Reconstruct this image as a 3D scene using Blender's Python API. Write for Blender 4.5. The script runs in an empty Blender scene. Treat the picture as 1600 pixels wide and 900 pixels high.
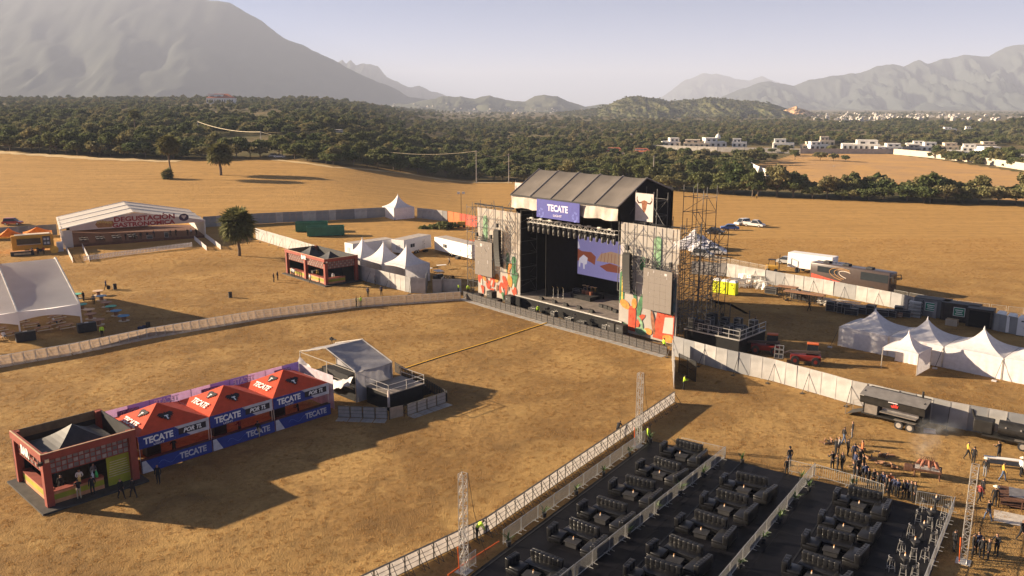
import bpy, bmesh, math, random
import numpy as np
from mathutils import Vector, Matrix, noise as mnoise
random.seed(7); rng = np.random.default_rng(7)
sc = bpy.context.scene
COL = sc.collection
# ------------------------------------------------------------------ camera
F_PX, CAM_H, PITCH = 1300.0, 30.0, math.atan(285 / 1300)
cam_d = bpy.data.cameras.new('camera'); cam = bpy.data.objects.new('camera', cam_d); COL.objects.link(cam)
cam.location = (0, 0, CAM_H); cam.rotation_euler = (math.pi / 2 - PITCH, 0, 0)
cam_d.sensor_width = 36; cam_d.lens = F_PX / 1600 * 36; cam_d.clip_start = .5; cam_d.clip_end = 90000
sc.camera = cam
# ------------------------------------------------------------------ sky and sun
SUN_EL, SHADOW_AZ = math.radians(17.6), math.radians(-12)
to_sun = Vector((-math.cos(SHADOW_AZ) * math.cos(SUN_EL), -math.sin(SHADOW_AZ) * math.cos(SUN_EL), math.sin(SUN_EL)))
w = bpy.data.worlds.new('World'); sc.world = w; w.use_nodes = True
wn = w.node_tree.nodes; wl = w.node_tree.links
sky = wn.new('ShaderNodeTexSky'); sky.sky_type = 'NISHITA'; sky.sun_disc = False
sky.sun_elevation = SUN_EL; sky.sun_rotation = math.atan2(to_sun.x, to_sun.y)
sky.altitude = 500; sky.air_density = 0.25; sky.dust_density = 0.8; sky.ozone_density = 2.0
wl.new(sky.outputs[0], wn['Background'].inputs[0]); wn['Background'].inputs[1].default_value = 0.05
sun_d = bpy.data.lights.new('sun', 'SUN'); sun_d.energy = 5.0; sun_d.angle = math.radians(.55); sun_d.color = (1, .79, .54)
sun = bpy.data.objects.new('sun', sun_d); COL.objects.link(sun); sun.rotation_euler = to_sun.to_track_quat('Z', 'Y').to_euler(); sun.location = (-60, 10, 80)
vs = sc.view_settings; vs.view_transform = 'Standard'; vs.look = 'None'; vs.exposure = 1.84; vs.gamma = 1; vs.use_curve_mapping = False
sc.cycles.use_denoising = True; sc.cycles.max_bounces = 6; sc.cycles.transparent_max_bounces = 24; sc.cycles.volume_bounces = 0
# ------------------------------------------------------------------ pixel -> place
SP, CP = math.sin(PITCH), math.cos(PITCH)
def sstep(a, b, x): t = np.clip((x - a) / (b - a), 0, 1); return t * t * (3 - 2 * t)
def terrain(x, y):
    x = np.asarray(x, float); y = np.asarray(y, float)
    t = -x / np.maximum(y, 1); wl_ = sstep(.03, .25, t)
    z = wl_ * (.065 * (np.clip(y, 200, 400) - 200) + .024 * (np.clip(y, 400, 1500) - 400))
    r = np.hypot(x, y)
    z = z + .9 * np.exp(-(((x + 63) / 16) ** 2 + ((y - 160) / 9) ** 2)) * sstep(150, 158, y + .25 * (x + 63))
    return z - np.where(r > 2500, (r - 2500) * .0004, 0) * (1 - wl_)
def ray(u, v):
    x = (u - 800) / F_PX; y = (v - 450) / F_PX
    return Vector((x, CP - y * SP, -SP - y * CP))
def g(u, v, z=0.0):                                    # the flat show ground (or a deck z metres above it)
    d = ray(u, v); k = (z - CAM_H) / d.z
    return Vector((d.x * k, d.y * k, z))
def gt(u, v):                                          # the same on rolling terrain
    d = ray(u, v); k = 30.0
    while k < 20000:
        if CAM_H + d.z * k < float(terrain(d.x * k, d.y * k)): break
        k *= 1.004
    return Vector((d.x * k, d.y * k, float(terrain(d.x * k, d.y * k))))
def at(u, v, Y):
    d = ray(u, v); k = Y / d.y; return Vector((d.x * k, Y, CAM_H + d.z * k))
def direc(a, b): return math.atan2(b[1] - a[1], b[0] - a[0])
# ------------------------------------------------------------------ materials
MATS = {}
def M(name, col=(.5, .5, .5), rough=.7, metal=0., var=.18, scale=2.0, bump=0., bscale=20., alpha=1., emit=0., spec=.4, trans=0., col2=None, coat=0.):
    if name in MATS: return MATS[name]
    m = bpy.data.materials.new(name); m.use_nodes = True; nt = m.node_tree; n = nt.nodes; b = n['Principled BSDF']
    b.inputs['Roughness'].default_value = rough; b.inputs['Metallic'].default_value = metal
    b.inputs['Specular IOR Level'].default_value = spec; b.inputs['Coat Weight'].default_value = coat
    tc = n.new('ShaderNodeTexCoord'); no = n.new('ShaderNodeTexNoise'); no.inputs['Scale'].default_value = scale; no.inputs['Detail'].default_value = 5
    nt.links.new(tc.outputs['Object'], no.inputs['Vector'])
    mx = n.new('ShaderNodeMix'); mx.data_type = 'RGBA'
    c2 = col2 or tuple(min(1, c * (1 + var)) for c in col); c1 = col if col2 else tuple(c * (1 - var) for c in col)
    mx.inputs[6].default_value = (*c1, 1); mx.inputs[7].default_value = (*c2, 1)
    cr = n.new('ShaderNodeMapRange'); cr.inputs[1].default_value = .3; cr.inputs[2].default_value = .7
    nt.links.new(no.outputs[0], cr.inputs[0]); nt.links.new(cr.outputs[0], mx.inputs[0]); nt.links.new(mx.outputs[2], b.inputs['Base Color'])
    if bump:
        n2 = n.new('ShaderNodeTexNoise'); n2.inputs['Scale'].default_value = bscale; n2.inputs['Detail'].default_value = 4
        nt.links.new(tc.outputs['Object'], n2.inputs['Vector'])
        bp = n.new('ShaderNodeBump'); bp.inputs['Strength'].default_value = 1; bp.inputs['Distance'].default_value = bump
        nt.links.new(n2.outputs[0], bp.inputs['Height']); nt.links.new(bp.outputs[0], b.inputs['Normal'])
    b.inputs['Alpha'].default_value = alpha
    if emit: b.inputs['Emission Color'].default_value = (*col, 1); b.inputs['Emission Strength'].default_value = emit
    if trans:                                            # thin cloth that lets some light through
        tr = n.new('ShaderNodeBsdfTranslucent'); nt.links.new(mx.outputs[2], tr.inputs[0])
        ms = n.new('ShaderNodeMixShader'); ms.inputs[0].default_value = trans; out = n['Material Output']
        nt.links.new(b.outputs[0], ms.inputs[1]); nt.links.new(tr.outputs[0], ms.inputs[2]); nt.links.new(ms.outputs[0], out.inputs[0])
    MATS[name] = m; return m
# ------------------------------------------------------------------ mesh helpers
class MB:
    def __init__(s): s.v = []; s.f = []; s.mi = []; s.m = 0
    def add(s, vs, fs):
        o = len(s.v); s.v += [tuple(p) for p in vs]; s.f += [tuple(i + o for i in f) for f in fs]; s.mi += [s.m] * len(fs); return s
    def box(s, x, y, z, sx, sy, sz, rz=0, taper=1):      # centre x, y; bottom z
        c, n = math.cos(rz), math.sin(rz); P = []
        for k, (zz, t) in enumerate(((z, 1), (z + sz, taper))):
            for a, b in ((-1, -1), (1, -1), (1, 1), (-1, 1)):
                px, py = a * sx / 2 * t, b * sy / 2 * t; P.append((x + px * c - py * n, y + px * n + py * c, zz))
        return s.add(P, [(3, 2, 1, 0), (4, 5, 6, 7), (0, 1, 5, 4), (1, 2, 6, 5), (2, 3, 7, 6), (3, 0, 4, 7)])
    def bar(s, a, b, wd=.05, n=4, w2=None):
        a = Vector(a); b = Vector(b); d = b - a
        if d.length < 1e-6: return s
        q = d.to_track_quat('Z', 'Y'); P = []; w2 = wd if w2 is None else w2
        for p, r in ((a, wd / 2), (b, w2 / 2)):
            for k in range(n):
                t = 2 * math.pi * (k + .5) / n; P.append(p + q @ Vector((r * math.cos(t), r * math.sin(t), 0)))
        return s.add(P, [(k, (k + 1) % n, n + (k + 1) % n, n + k) for k in range(n)] + [tuple(range(n - 1, -1, -1)), tuple(range(n, 2 * n))])
    def path(s, pts, wd=.05, n=4):
        for a, b in zip(pts, pts[1:]): s.bar(a, b, wd, n)
        return s
    def lathe(s, x, y, prof, n=12):                       # prof: (r, z)
        P = [(x + r * math.cos(2 * math.pi * k / n), y + r * math.sin(2 * math.pi * k / n), z) for r, z in prof for k in range(n)]
        Fc = [(j * n + k, j * n + (k + 1) % n, (j + 1) * n + (k + 1) % n, (j + 1) * n + k) for j in range(len(prof) - 1) for k in range(n)]
        Fc += [tuple(range(n - 1, -1, -1)), tuple((len(prof) - 1) * n + k for k in range(n))]
        return s.add(P, Fc)
    def prism(s, out, d):                                  # out: 3-d outline, d: thickness vector
        k = len(out); d = Vector(d); P = [Vector(p) for p in out]; P += [p + d for p in P]
        return s.add(P, [tuple(range(k - 1, -1, -1)), tuple(range(k, 2 * k))] + [(i, (i + 1) % k, k + (i + 1) % k, k + i) for i in range(k)])
    def sheet(s, rows):                                    # grid of points
        m = len(rows[0]); P = [p for r in rows for p in r]
        return s.add(P, [(i * m + j, i * m + j + 1, (i + 1) * m + j + 1, (i + 1) * m + j) for i in range(len(rows) - 1) for j in range(m - 1)])
    def mesh(s, name, mats, smooth=False):
        me = bpy.data.meshes.new(name); me.from_pydata(s.v, [], s.f)
        for m_ in (mats if isinstance(mats, (list, tuple)) else [mats]): me.materials.append(m_)
        if any(s.mi): me.polygons.foreach_set('material_index', s.mi)
        if smooth: me.polygons.foreach_set('use_smooth', [True] * len(me.polygons))
        me.update(); return me
    def build(s, name, mat, parent=None, smooth=False): return put(name, s.mesh(name, mat, smooth), parent)
def put(name, data, parent=None, loc=None, rz=None):
    o = bpy.data.objects.new(name, data); COL.objects.link(o)
    if parent is not None: o.parent = parent
    if loc is not None: o.location = loc
    if rz is not None: o.rotation_euler = (0, 0, rz)
    return o
def tag(o, label, cat, group=None, kind=None):
    o['label'] = label
    if cat: o['category'] = cat
    if group: o['group'] = group
    if kind: o['kind'] = kind
    return o
def thing(name, label, cat, loc=(0, 0, 0), rz=0, group=None):
    return tag(put(name, None, None, loc, rz), label, cat, group)
KIDS = {}
def copy_tree(root, loc, rz=0, label=None, group=None, scale=None):
    r = root.copy(); COL.objects.link(r); r.location = loc; r.rotation_euler = (0, 0, rz)
    if scale is not None: r.scale = scale if isinstance(scale, tuple) else (scale,) * 3
    if label: r['label'] = label
    if group: r['group'] = group
    if root.name not in KIDS: KIDS[root.name] = [(c, list(c.children)) for c in root.children]
    for ch, gs in KIDS[root.name]:
        c = ch.copy(); COL.objects.link(c); c.parent = r
        for q in gs: d = q.copy(); COL.objects.link(d); d.parent = c
    return r
class Proto:                                               # first use places the original, later uses copy it
    def __init__(s, root): s.root = root; s.used = False
    def place(s, loc, rz=0, label=None, group=None, scale=None):
        if s.used: return copy_tree(s.root, loc, rz, label, group, scale)
        s.used = True; r = s.root; r.location = loc; r.rotation_euler = (0, 0, rz)
        if scale is not None: r.scale = scale if isinstance(scale, tuple) else (scale,) * 3
        if label: r['label'] = label
        if group: r['group'] = group
        return r
TEXTS = []
def text(name, s, size, mat, parent, loc, rot=(math.pi / 2, 0, 0), extrude=.01, bold=.02, align='CENTER', sx=1., shear=0.):
    cu = bpy.data.curves.new(name, 'FONT'); cu.body = s; cu.size = size; cu.extrude = extrude; cu.offset = bold * size
    cu.align_x = align; cu.align_y = 'CENTER'; cu.shear = shear; cu.resolution_u = 3
    o = put(name, bpy.data.meshes.new(name), parent, loc); o.rotation_euler = rot; o.scale = (sx, 1, 1)
    tmp = bpy.data.objects.new('tmp_text', cu); COL.objects.link(tmp); TEXTS.append((o, tmp, mat)); return o
def finish_text():
    dg = bpy.context.evaluated_depsgraph_get()
    for o, tmp, mat in TEXTS:
        me = bpy.data.meshes.new_from_object(tmp.evaluated_get(dg)); me.materials.clear(); me.materials.append(mat); o.data = me
    for o, tmp, mat in TEXTS: bpy.data.objects.remove(tmp)
def ordn(k): return '%d%s' % (k, 'th' if 10 < k % 100 < 20 else {1: 'st', 2: 'nd', 3: 'rd'}.get(k % 10, 'th'))
NUM = 'first second third fourth fifth sixth seventh eighth ninth tenth eleventh twelfth thirteenth fourteenth fifteenth sixteenth seventeenth eighteenth nineteenth twentieth'.split()
# ------------------------------------------------------------------ ground
def ground_material():
    m = bpy.data.materials.new('dry_grass_ground'); m.use_nodes = True; nt = m.node_tree; n = nt.nodes; L = nt.links; b = n['Principled BSDF']
    b.inputs['Roughness'].default_value = .95; b.inputs['Specular IOR Level'].default_value = .1
    tc = n.new('ShaderNodeTexCoord')
    def no(scale, det=4, vec=None, dist=0.):
        q = n.new('ShaderNodeTexNoise'); q.inputs['Scale'].default_value = scale; q.inputs['Detail'].default_value = det; q.inputs['Distortion'].default_value = dist
        L.new(vec or tc.outputs['Object'], q.inputs['Vector']); return q.outputs[0]
    def rng_(src, a, b_):
        q = n.new('ShaderNodeMapRange'); q.inputs[1].default_value = a; q.inputs[2].default_value = b_; L.new(src, q.inputs[0]); return q.outputs[0]
    def mix(f, a, b_):
        q = n.new('ShaderNodeMix'); q.data_type = 'RGBA'; L.new(f, q.inputs[0])
        for k, c in ((6, a), (7, b_)):
            if isinstance(c, tuple): q.inputs[k].default_value = (*c, 1)
            else: L.new(c, q.inputs[k])
        return q.outputs[2]
    c = mix(rng_(no(.045, 7, dist=1.2), .38, .64), (.25, .142, .052), (.44, .272, .105))
    c = mix(rng_(no(.55, 6, dist=.6), .55, .82), c, (.49, .32, .125))
    c = mix(rng_(no(.22, 7, dist=1.), .5, .8), c, (.15, .09, .04))
    c = mix(rng_(no(2.6, 5), .35, .9), c, (.18, .112, .045))
    c = mix(rng_(no(9, 3), .62, .9), c, (.55, .41, .2))
    c = mix(rng_(no(.12, 8, dist=.5), .5, .9), c, (.52, .34, .13))
    c = mix(rng_(no(22, 3), .5, .8), c, (.16, .095, .035))
    mp = n.new('ShaderNodeMapping'); mp.inputs['Scale'].default_value = (.035, .5, .3); mp.inputs['Rotation'].default_value = (0, 0, .12); L.new(tc.outputs['Object'], mp.inputs['Vector'])
    streak = rng_(no(1., 5, mp.outputs[0]), .3, .7)
    at_ = n.new('ShaderNodeAttribute'); at_.attribute_name = 'zone'; sp = n.new('ShaderNodeSeparateColor'); L.new(at_.outputs['Color'], sp.inputs[0])
    fieldc = mix(streak, (.36, .208, .07), (.47, .28, .098)); fieldc = mix(rng_(no(.4, 5), .5, .85), fieldc, (.28, .17, .065))
    c = mix(sp.outputs[2], c, fieldc)
    forestc = mix(rng_(no(.03, 6), .35, .7), (.07, .07, .03), (.2, .145, .07))
    c = mix(sp.outputs[0], c, forestc)
    soilc = mix(rng_(no(.05, 6, dist=1.), .35, .65), (.52, .31, .12), (.42, .26, .13)); soilc = mix(rng_(no(.3, 5), .6, .8), soilc, (.2, .13, .07))
    c = mix(sp.outputs[1], c, soilc); L.new(c, b.inputs['Base Color'])
    ma = n.new('ShaderNodeMath'); ma.operation = 'MULTIPLY_ADD'; L.new(no(.9, 3), ma.inputs[0]); ma.inputs[1].default_value = 1.5; L.new(no(9, 6), ma.inputs[2])
    bp = n.new('ShaderNodeBump'); bp.inputs['Distance'].default_value = .085; bp.inputs['Strength'].default_value = 1.; L.new(ma.outputs[0], bp.inputs['Height']); L.new(bp.outputs[0], b.inputs['Normal'])
    return m
EDGE = [(-400, 222), (-100, 226), (0, 236), (150, 246), (280, 250), (425, 247), (520, 260), (640, 270), (800, 283), (1060, 300), (1160, 307), (1300, 313), (1450, 318), (1600, 322), (2000, 330), (2300, 336)]
EDGE_P = [gt(u, v) for u, v in EDGE]
_ea = np.array([p.x / p.y for p in EDGE_P]); _er = np.array([p.y for p in EDGE_P])
SOIL = [(1172, 290), (1170, 262), (1250, 240), (1370, 238), (1480, 252), (1600, 270), (1760, 290), (1760, 322), (1600, 315), (1440, 300), (1310, 300)]
SOIL_P = [(p.x, p.y) for p in (g(u, v) for u, v in SOIL)]
def inside(px, py, poly):
    r = np.zeros(px.shape, bool); j = len(poly) - 1
    for i in range(len(poly)):
        xi, yi = poly[i]; xj, yj = poly[j]
        c = ((yi > py) != (yj > py)) & (px < (xj - xi) * (py - yi) / ((yj - yi) or 1e-9) + xi); r ^= c; j = i
    return r
def build_ground():
    a = np.concatenate([np.linspace(-180, -42, 40)[:-1], np.linspace(-42, 42, 460), np.linspace(42, 180, 40)[1:]]); a = np.radians(a)
    r = np.concatenate([[.5], np.geomspace(8, 42000, 420)])
    R, A = np.meshgrid(r, a, indexing='ij'); X = R * np.sin(A); Y = R * np.cos(A)
    Z = terrain(X, np.where(Y > 1, Y, 1)); Z = np.where(Y > 1, Z, 0)
    Z = Z + .05 * np.sin(X * .21 + 1.3 * np.sin(Y * .13)) * np.sin(Y * .17) * sstep(175, 260, R)
    nr, na = R.shape; V = np.stack([X, Y, Z], -1).reshape(-1, 3)
    I = np.arange(nr * na).reshape(nr, na)
    Fq = np.stack([I[:-1, :-1], I[:-1, 1:], I[1:, 1:], I[1:, :-1]], -1).reshape(-1, 4)[:, ::-1]
    me = bpy.data.meshes.new('ground'); me.from_pydata(V.tolist(), [], Fq.tolist())
    ratio = X / np.maximum(Y, 1); edge = np.interp(ratio, _ea, _er)
    forest = sstep(-4, 5, Y - edge) * (Y > 1); soil = inside(X, Y, SOIL_P) * 1.0
    road = 0
    field = sstep(120, 215, Y + np.abs(X) * .15)
    zc = np.stack([forest * (1 - soil), soil, field, np.ones_like(X)], -1).reshape(-1, 4).astype(np.float32)
    at_ = me.color_attributes.new('zone', 'FLOAT_COLOR', 'POINT'); at_.data.foreach_set('color', zc.ravel())
    me.materials.append(ground_material()); me.polygons.foreach_set('use_smooth', [True] * len(me.polygons)); me.update()
    o = put('ground', me); o['kind'] = 'structure'; return o
build_ground()
# pale dirt track along the field edge
def track(pts, wd, name):
    mb = MB(); P = [gt(u, v) for u, v in pts]; rows = [[], []]; Q = []
    for a, b in zip(P, P[1:]):
        for k in range(10): Q.append(a.lerp(b, k / 10))
    Q.append(P[-1])
    for i, p in enumerate(Q):
        d = (Q[min(i + 1, len(Q) - 1)] - Q[max(i - 1, 0)]).normalized(); nn = Vector((-d.y, d.x, 0))
        wv = wd * (1 + .3 * math.sin(i * 1.7))
        for k, s_ in ((0, -1), (1, 1)):
            q = p + nn * s_ * wv / 2; q.z = float(terrain(q.x, q.y)) + .09; rows[k].append(q)
    o = mb.sheet(rows).build(name, M('pale_dirt', (.56, .40, .2), .95, var=.25, scale=.3)); o['kind'] = 'structure'
track([(-60, 233), (0, 238.5), (60, 242), (150, 248.5), (280, 252.5)], 6, 'dirt_track')
track([(425, 250), (520, 262.5), (640, 272.5), (800, 286)], 3.0, 'dirt_track')
# ------------------------------------------------------------------ mountains
def fbm(x, y, z=0, o=6): return mnoise.fractal(Vector((x, y, z)), 1.0, 2.0, o, noise_basis='PERLIN_ORIGINAL')
def range_mesh(name, prof, dist, front, back, col, col2, spur=.25, seed=0., cols=260, rows=44, foot=0., rough_px=1.2, mat=None, spw=9.):
    us = np.array([p[0] for p in prof]); vv = np.array([p[1] for p in prof]); U = np.linspace(us[0], us[-1], cols)
    R = []; hmax = max(at(800, v, dist).z for v in vv) - foot
    crest = [at(u, float(np.interp(u, us, vv)), dist) for u in U]
    bump_ = [rough_px * fbm(u * .035, seed, 1.) * 2.2 * dist / F_PX for u in U]; ker = np.hanning(15); ker /= ker.sum()
    hs_ = np.convolve(np.pad([c.z for c in crest], 7, mode='edge'), ker, 'valid')     # lower slopes follow a smoothed crest
    for j in range(rows + 1):
        t = j / rows; row = []                             # 0 foot in front .. .8 crest .. 1 foot behind
        for i, c in enumerate(crest):
            fr = i / (cols - 1) * spw
            q = t / .8 if t <= .8 else (1 - t) / .2
            k6 = q ** 5; h = max(hs_[i] * (1 - k6) + (c.z - bump_[i]) * k6 - foot, 1.)
            if t <= .8:
                rid = 1 - abs(fbm(fr + .6 * fbm(fr * .7, q * 2., seed + 2, 3), q * 1.6 + seed, seed, 5)) * 2.2
                y = dist - front * (1 - q) * (h / hmax) ** .6
                z = foot + h * q ** 1.35 + (rid - .55) * spur * h * math.sin(math.pi * q) * (1 - q * .35) + fbm(fr * 4, q * 7, seed + 4, 5) * spur * .3 * h * math.sin(math.pi * q)
                if q > .8: z = min(z, foot + h * (1. if q >= 1 else .19 + .81 * q))
            else: y = dist + back * (1 - q); z = foot + h * q ** 1.2
            k = y / c.y; row.append((c.x * (1 + (k - 1) * .6), y, z if j not in (0, rows) else foot - 25))
        R.append(row)
    m = mat or M(name + '_slope', col, .95, var=.1, scale=.003, col2=col2, spec=.05)
    o = MB().sheet(R).build(name, m, smooth=True); o['kind'] = 'structure'; return o
range_mesh('mountain', [(-700, 60), (-300, 10), (0, -8), (130, -14), (200, -16), (270, -10), (345, 1), (372, 10), (400, 27), (450, 62), (500, 83), (530, 98), (560, 115), (600, 130), (640, 150), (680, 158), (760, 166)], 6500, 2800, 2000, (.045, .055, .05), (.056, .064, .055), 0.05, 2.2, cols=300, foot=10, spw=14)
range_mesh('mountain', [(440, 120), (500, 103), (527, 97), (535, 92), (541, 99), (548, 93), (556, 101), (570, 98), (578, 99), (590, 104), (605, 120), (625, 130), (645, 137), (655, 133), (670, 139), (700, 150), (760, 160)], 10500, 2500, 2000, (.06, .07, .06), (.08, .085, .07), .2, 5.1, foot=0, rough_px=1.6)
range_mesh('mountain', [(1000, 170), (1040, 148), (1070, 125), (1100, 116), (1118, 115), (1140, 120), (1170, 124), (1190, 118), (1210, 128), (1260, 140), (1340, 150)], 15000, 3000, 2000, (.06, .07, .06), (.08, .085, .07), .2, 8.7, foot=-5)
range_mesh('mountain', [(1080, 168), (1130, 150), (1160, 138), (1190, 127), (1204, 126), (1222, 131), (1243, 132), (1270, 124), (1300, 118), (1338, 114), (1370, 103), (1400, 101), (1412, 104), (1436, 94), (1450, 100), (1480, 92), (1505, 86), (1545, 89), (1570, 75), (1600, 69), (1650, 62), (1720, 80), (1800, 66), (1950, 85), (2200, 110)], 8200, 3200, 2000, (.04, .05, .042), (.075, .075, .06), .32, 3.3, cols=420, rows=60, foot=-5, spw=26)
range_mesh('hill', [(560, 172), (640, 160), (690, 151), (720, 150), (742, 154), (765, 149), (790, 156), (820, 158), (835, 151), (850, 149), (870, 151), (890, 160), (915, 165), (945, 162), (1000, 172)], 5200, 1200, 900, (.05, .06, .035), (.08, .08, .055), .3, 9.3, foot=0)
def hill_mat():
    m = M('wooded_hill', (.048, .062, .025), .95, var=.2, scale=.02, col2=(.11, .10, .05), bump=5., bscale=.05, spec=.05)
    return m
range_mesh('hill', [(870, 176), (930, 170), (960, 158), (985, 151), (1005, 150.5), (1030, 153), (1045, 160), (1060, 156), (1090, 153), (1115, 152.5), (1140, 155), (1165, 156), (1190, 160), (1210, 164), (1240, 173), (1270, 178), (1300, 188), (1340, 200)], 2600, 700, 500, (0, 0, 0), None, .3, 1.7, cols=320, foot=-4, mat=hill_mat(), spw=16, rough_px=.8)
range_mesh('hill', [(1290, 206), (1340, 199), (1380, 192), (1405, 187), (1425, 188), (1450, 196), (1475, 204), (1500, 212)], 1250, 180, 150, (0, 0, 0), None, .15, 4.4, cols=120, foot=-2, mat=hill_mat(), rough_px=.8)
range_mesh('hill', [(1480, 212), (1520, 203), (1560, 194), (1600, 186), (1660, 176), (1760, 172), (1900, 190)], 1000, 200, 200, (0, 0, 0), None, .15, 6.4, cols=120, foot=-2, mat=hill_mat(), rough_px=.8)
# quarry scar: a lens of bare rock set into the flank of the wooded hill
def scar():
    mb = MB(); rows = []
    for j in range(9):
        r = []
        for i in range(25):
            u = 1205 + i * 3.3; v = 186 - j * 1.6 + 3 * math.sin(i * .35) - 5 * math.sin(i / 24 * math.pi) + (4 if i > 12 else 0) * (j > 4)
            r.append(at(u, v, 2330 + j * 9 + 20 * fbm(i * .3, j * .4, 3)))
        rows.append(r)
    o = mb.sheet(rows).build('quarry_face', M('quarry_rock', (.42, .27, .15), .95, var=.4, scale=.03)); o['kind'] = 'structure'
scar()
# ------------------------------------------------------------------ haze
def haze():
    mb = MB().box(0, 11500, -60, 46000, 25400, 1040); o = mb.build('haze', None)
    m = bpy.data.materials.new('haze_air'); m.use_nodes = True; n = m.node_tree.nodes; n.remove(n['Principled BSDF'])
    v = n.new('ShaderNodeVolumePrincipled'); v.inputs['Color'].default_value = (.68, .765, .99, 1); v.inputs['Density'].default_value = 1.05e-4; v.inputs['Anisotropy'].default_value = 0
    m.node_tree.links.new(v.outputs[0], n['Material Output'].inputs['Volume']); o.data.materials.clear(); o.data.materials.append(m)
    o['kind'] = 'stuff'; o['label'] = 'pale warm haze filling the valley air'
haze()
# ------------------------------------------------------------------ trees
def leaf_mat(name, a, b, c):
    m = bpy.data.materials.new(name); m.use_nodes = True; nt = m.node_tree; n = nt.nodes; L = nt.links; p = n['Principled BSDF']
    p.inputs['Roughness'].default_value = .75; p.inputs['Specular IOR Level'].default_value = .15
    oi = n.new('ShaderNodeObjectInfo'); rp = n.new('ShaderNodeValToRGB'); L.new(oi.outputs['Random'], rp.inputs[0])
    rp.color_ramp.elements[0].color = (*a, 1); rp.color_ramp.elements[1].color = (*c, 1); e = rp.color_ramp.elements.new(.55); e.color = (*b, 1)
    tc = n.new('ShaderNodeTexCoord'); no = n.new('ShaderNodeTexNoise'); no.inputs['Scale'].default_value = 1.4; L.new(tc.outputs['Object'], no.inputs['Vector'])
    mr = n.new('ShaderNodeMapRange'); mr.inputs[1].default_value = .3; mr.inputs[2].default_value = .7; mr.inputs[3].default_value = .6; mr.inputs[4].default_value = 1.5; L.new(no.outputs[0], mr.inputs[0])
    mu = n.new('ShaderNodeVectorMath'); mu.operation = 'MULTIPLY'; L.new(rp.outputs[0], mu.inputs[0]); L.new(mr.outputs[0], mu.inputs[1]); L.new(mu.outputs[0], p.inputs['Base Color'])
    tr = n.new('ShaderNodeBsdfTranslucent'); L.new(mu.outputs[0], tr.inputs[0]); ms = n.new('ShaderNodeMixShader'); ms.inputs[0].default_value = .3
    L.new(p.outputs[0], ms.inputs[1]); L.new(tr.outputs[0], ms.inputs[2]); L.new(ms.outputs[0], n['Material Output'].inputs[0]); return m
LEAF = leaf_mat('scrub_leaves', (.07, .095, .034), (.14, .15, .058), (.21, .18, .085))
PALM = leaf_mat('palm_leaves', (.12, .125, .045), (.135, .13, .05), (.14, .13, .05))
BARK = M('bark', (.13, .10, .075), .95, var=.35, scale=6)
def leaf_cloud(lobes, per, size, seed, flat=.55):
    r = np.random.default_rng(seed); V = []; Fc = []
    for (cx, cy, cz, rx, rz) in lobes:
        k = int(per * rx * rx); d = r.normal(size=(k, 3)); d /= np.linalg.norm(d, axis=1)[:, None]; d[:, 2] = np.abs(d[:, 2]) * 1.15 - .25
        rad = r.uniform(.55, 1.05, k)[:, None]; c = np.array([cx, cy, cz]) + d * rad * np.array([rx, rx, rz])
        a = r.normal(size=(k, 3)); a[:, 2] *= flat; a /= np.linalg.norm(a, axis=1)[:, None]; b = np.cross(a, r.normal(size=(k, 3))); b /= np.linalg.norm(b, axis=1)[:, None]
        s = size * r.uniform(.6, 1.3, k)[:, None]; a = a * s; b = b * s * .62
        o = len(V); V += np.stack([c - a - b * .4, c + a * .1 - b, c + a, c - a * .1 + b], 1).reshape(-1, 3).tolist()
        Fc += [(o + 4 * i, o + 4 * i + 1, o + 4 * i + 2, o + 4 * i + 3) for i in range(k)]
    me = bpy.data.meshes.new('crown'); me.from_pydata(V, [], Fc); me.materials.append(LEAF); me.update(); return me
def limbs(h, lobes, r0):
    mb = MB(); fork = Vector((0, 0, h * .28)); mb.bar((0, 0, -.2), fork, r0 * 2, 6, r0 * 1.5)
    for (cx, cy, cz, rx, rz) in lobes[:6]:
        e = Vector((cx, cy, cz)); mid = fork.lerp(e, .5) + Vector((cx * .1, cy * .1, -.2)); mb.bar(fork, mid, r0 * 1.1, 5, r0 * .7); mb.bar(mid, e, r0 * .7, 5, r0 * .2)
    return mb
TREES = []
def tree_kind(name, label, h, spread, nl, seed, per=52, size=.42):
    r = random.Random(seed); lobes = []
    for i in range(nl):
        a = 2.4 * i + r.uniform(-.4, .4); q = spread * r.uniform(.25, .72) * (i > 0); z = h * r.uniform(.42, .72) if i else h * .74
        lobes.append((q * math.cos(a), q * math.sin(a), z, spread * r.uniform(.34, .5), h * r.uniform(.17, .27)))
    t = thing(name, label, 'tree'); limbs(h, lobes, .03 * h).build('trunk', BARK, t); put('crown', leaf_cloud(lobes, per, size, seed), t)
    TREES.append(t); return t
EDGE_GROUP = 'scrub trees along the field edge'
kinds = [tree_kind('scrub_tree', 'round bushy scrub tree in the dense belt at the field edge', 6.0, 3.6, 9, 1),
         tree_kind('scrub_tree', 'wide flat-topped scrub tree in the dense belt at the field edge', 5.2, 4.3, 11, 2, 44),
         tree_kind('scrub_tree', 'tall uneven scrub tree in the dense belt at the field edge', 7.6, 3.3, 10, 3),
         tree_kind('scrub_tree', 'low spreading bush-like tree in the dense belt at the field edge', 4.0, 3.2, 8, 4, 60, .36)]
protos = [Proto(k) for k in kinds]
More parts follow.
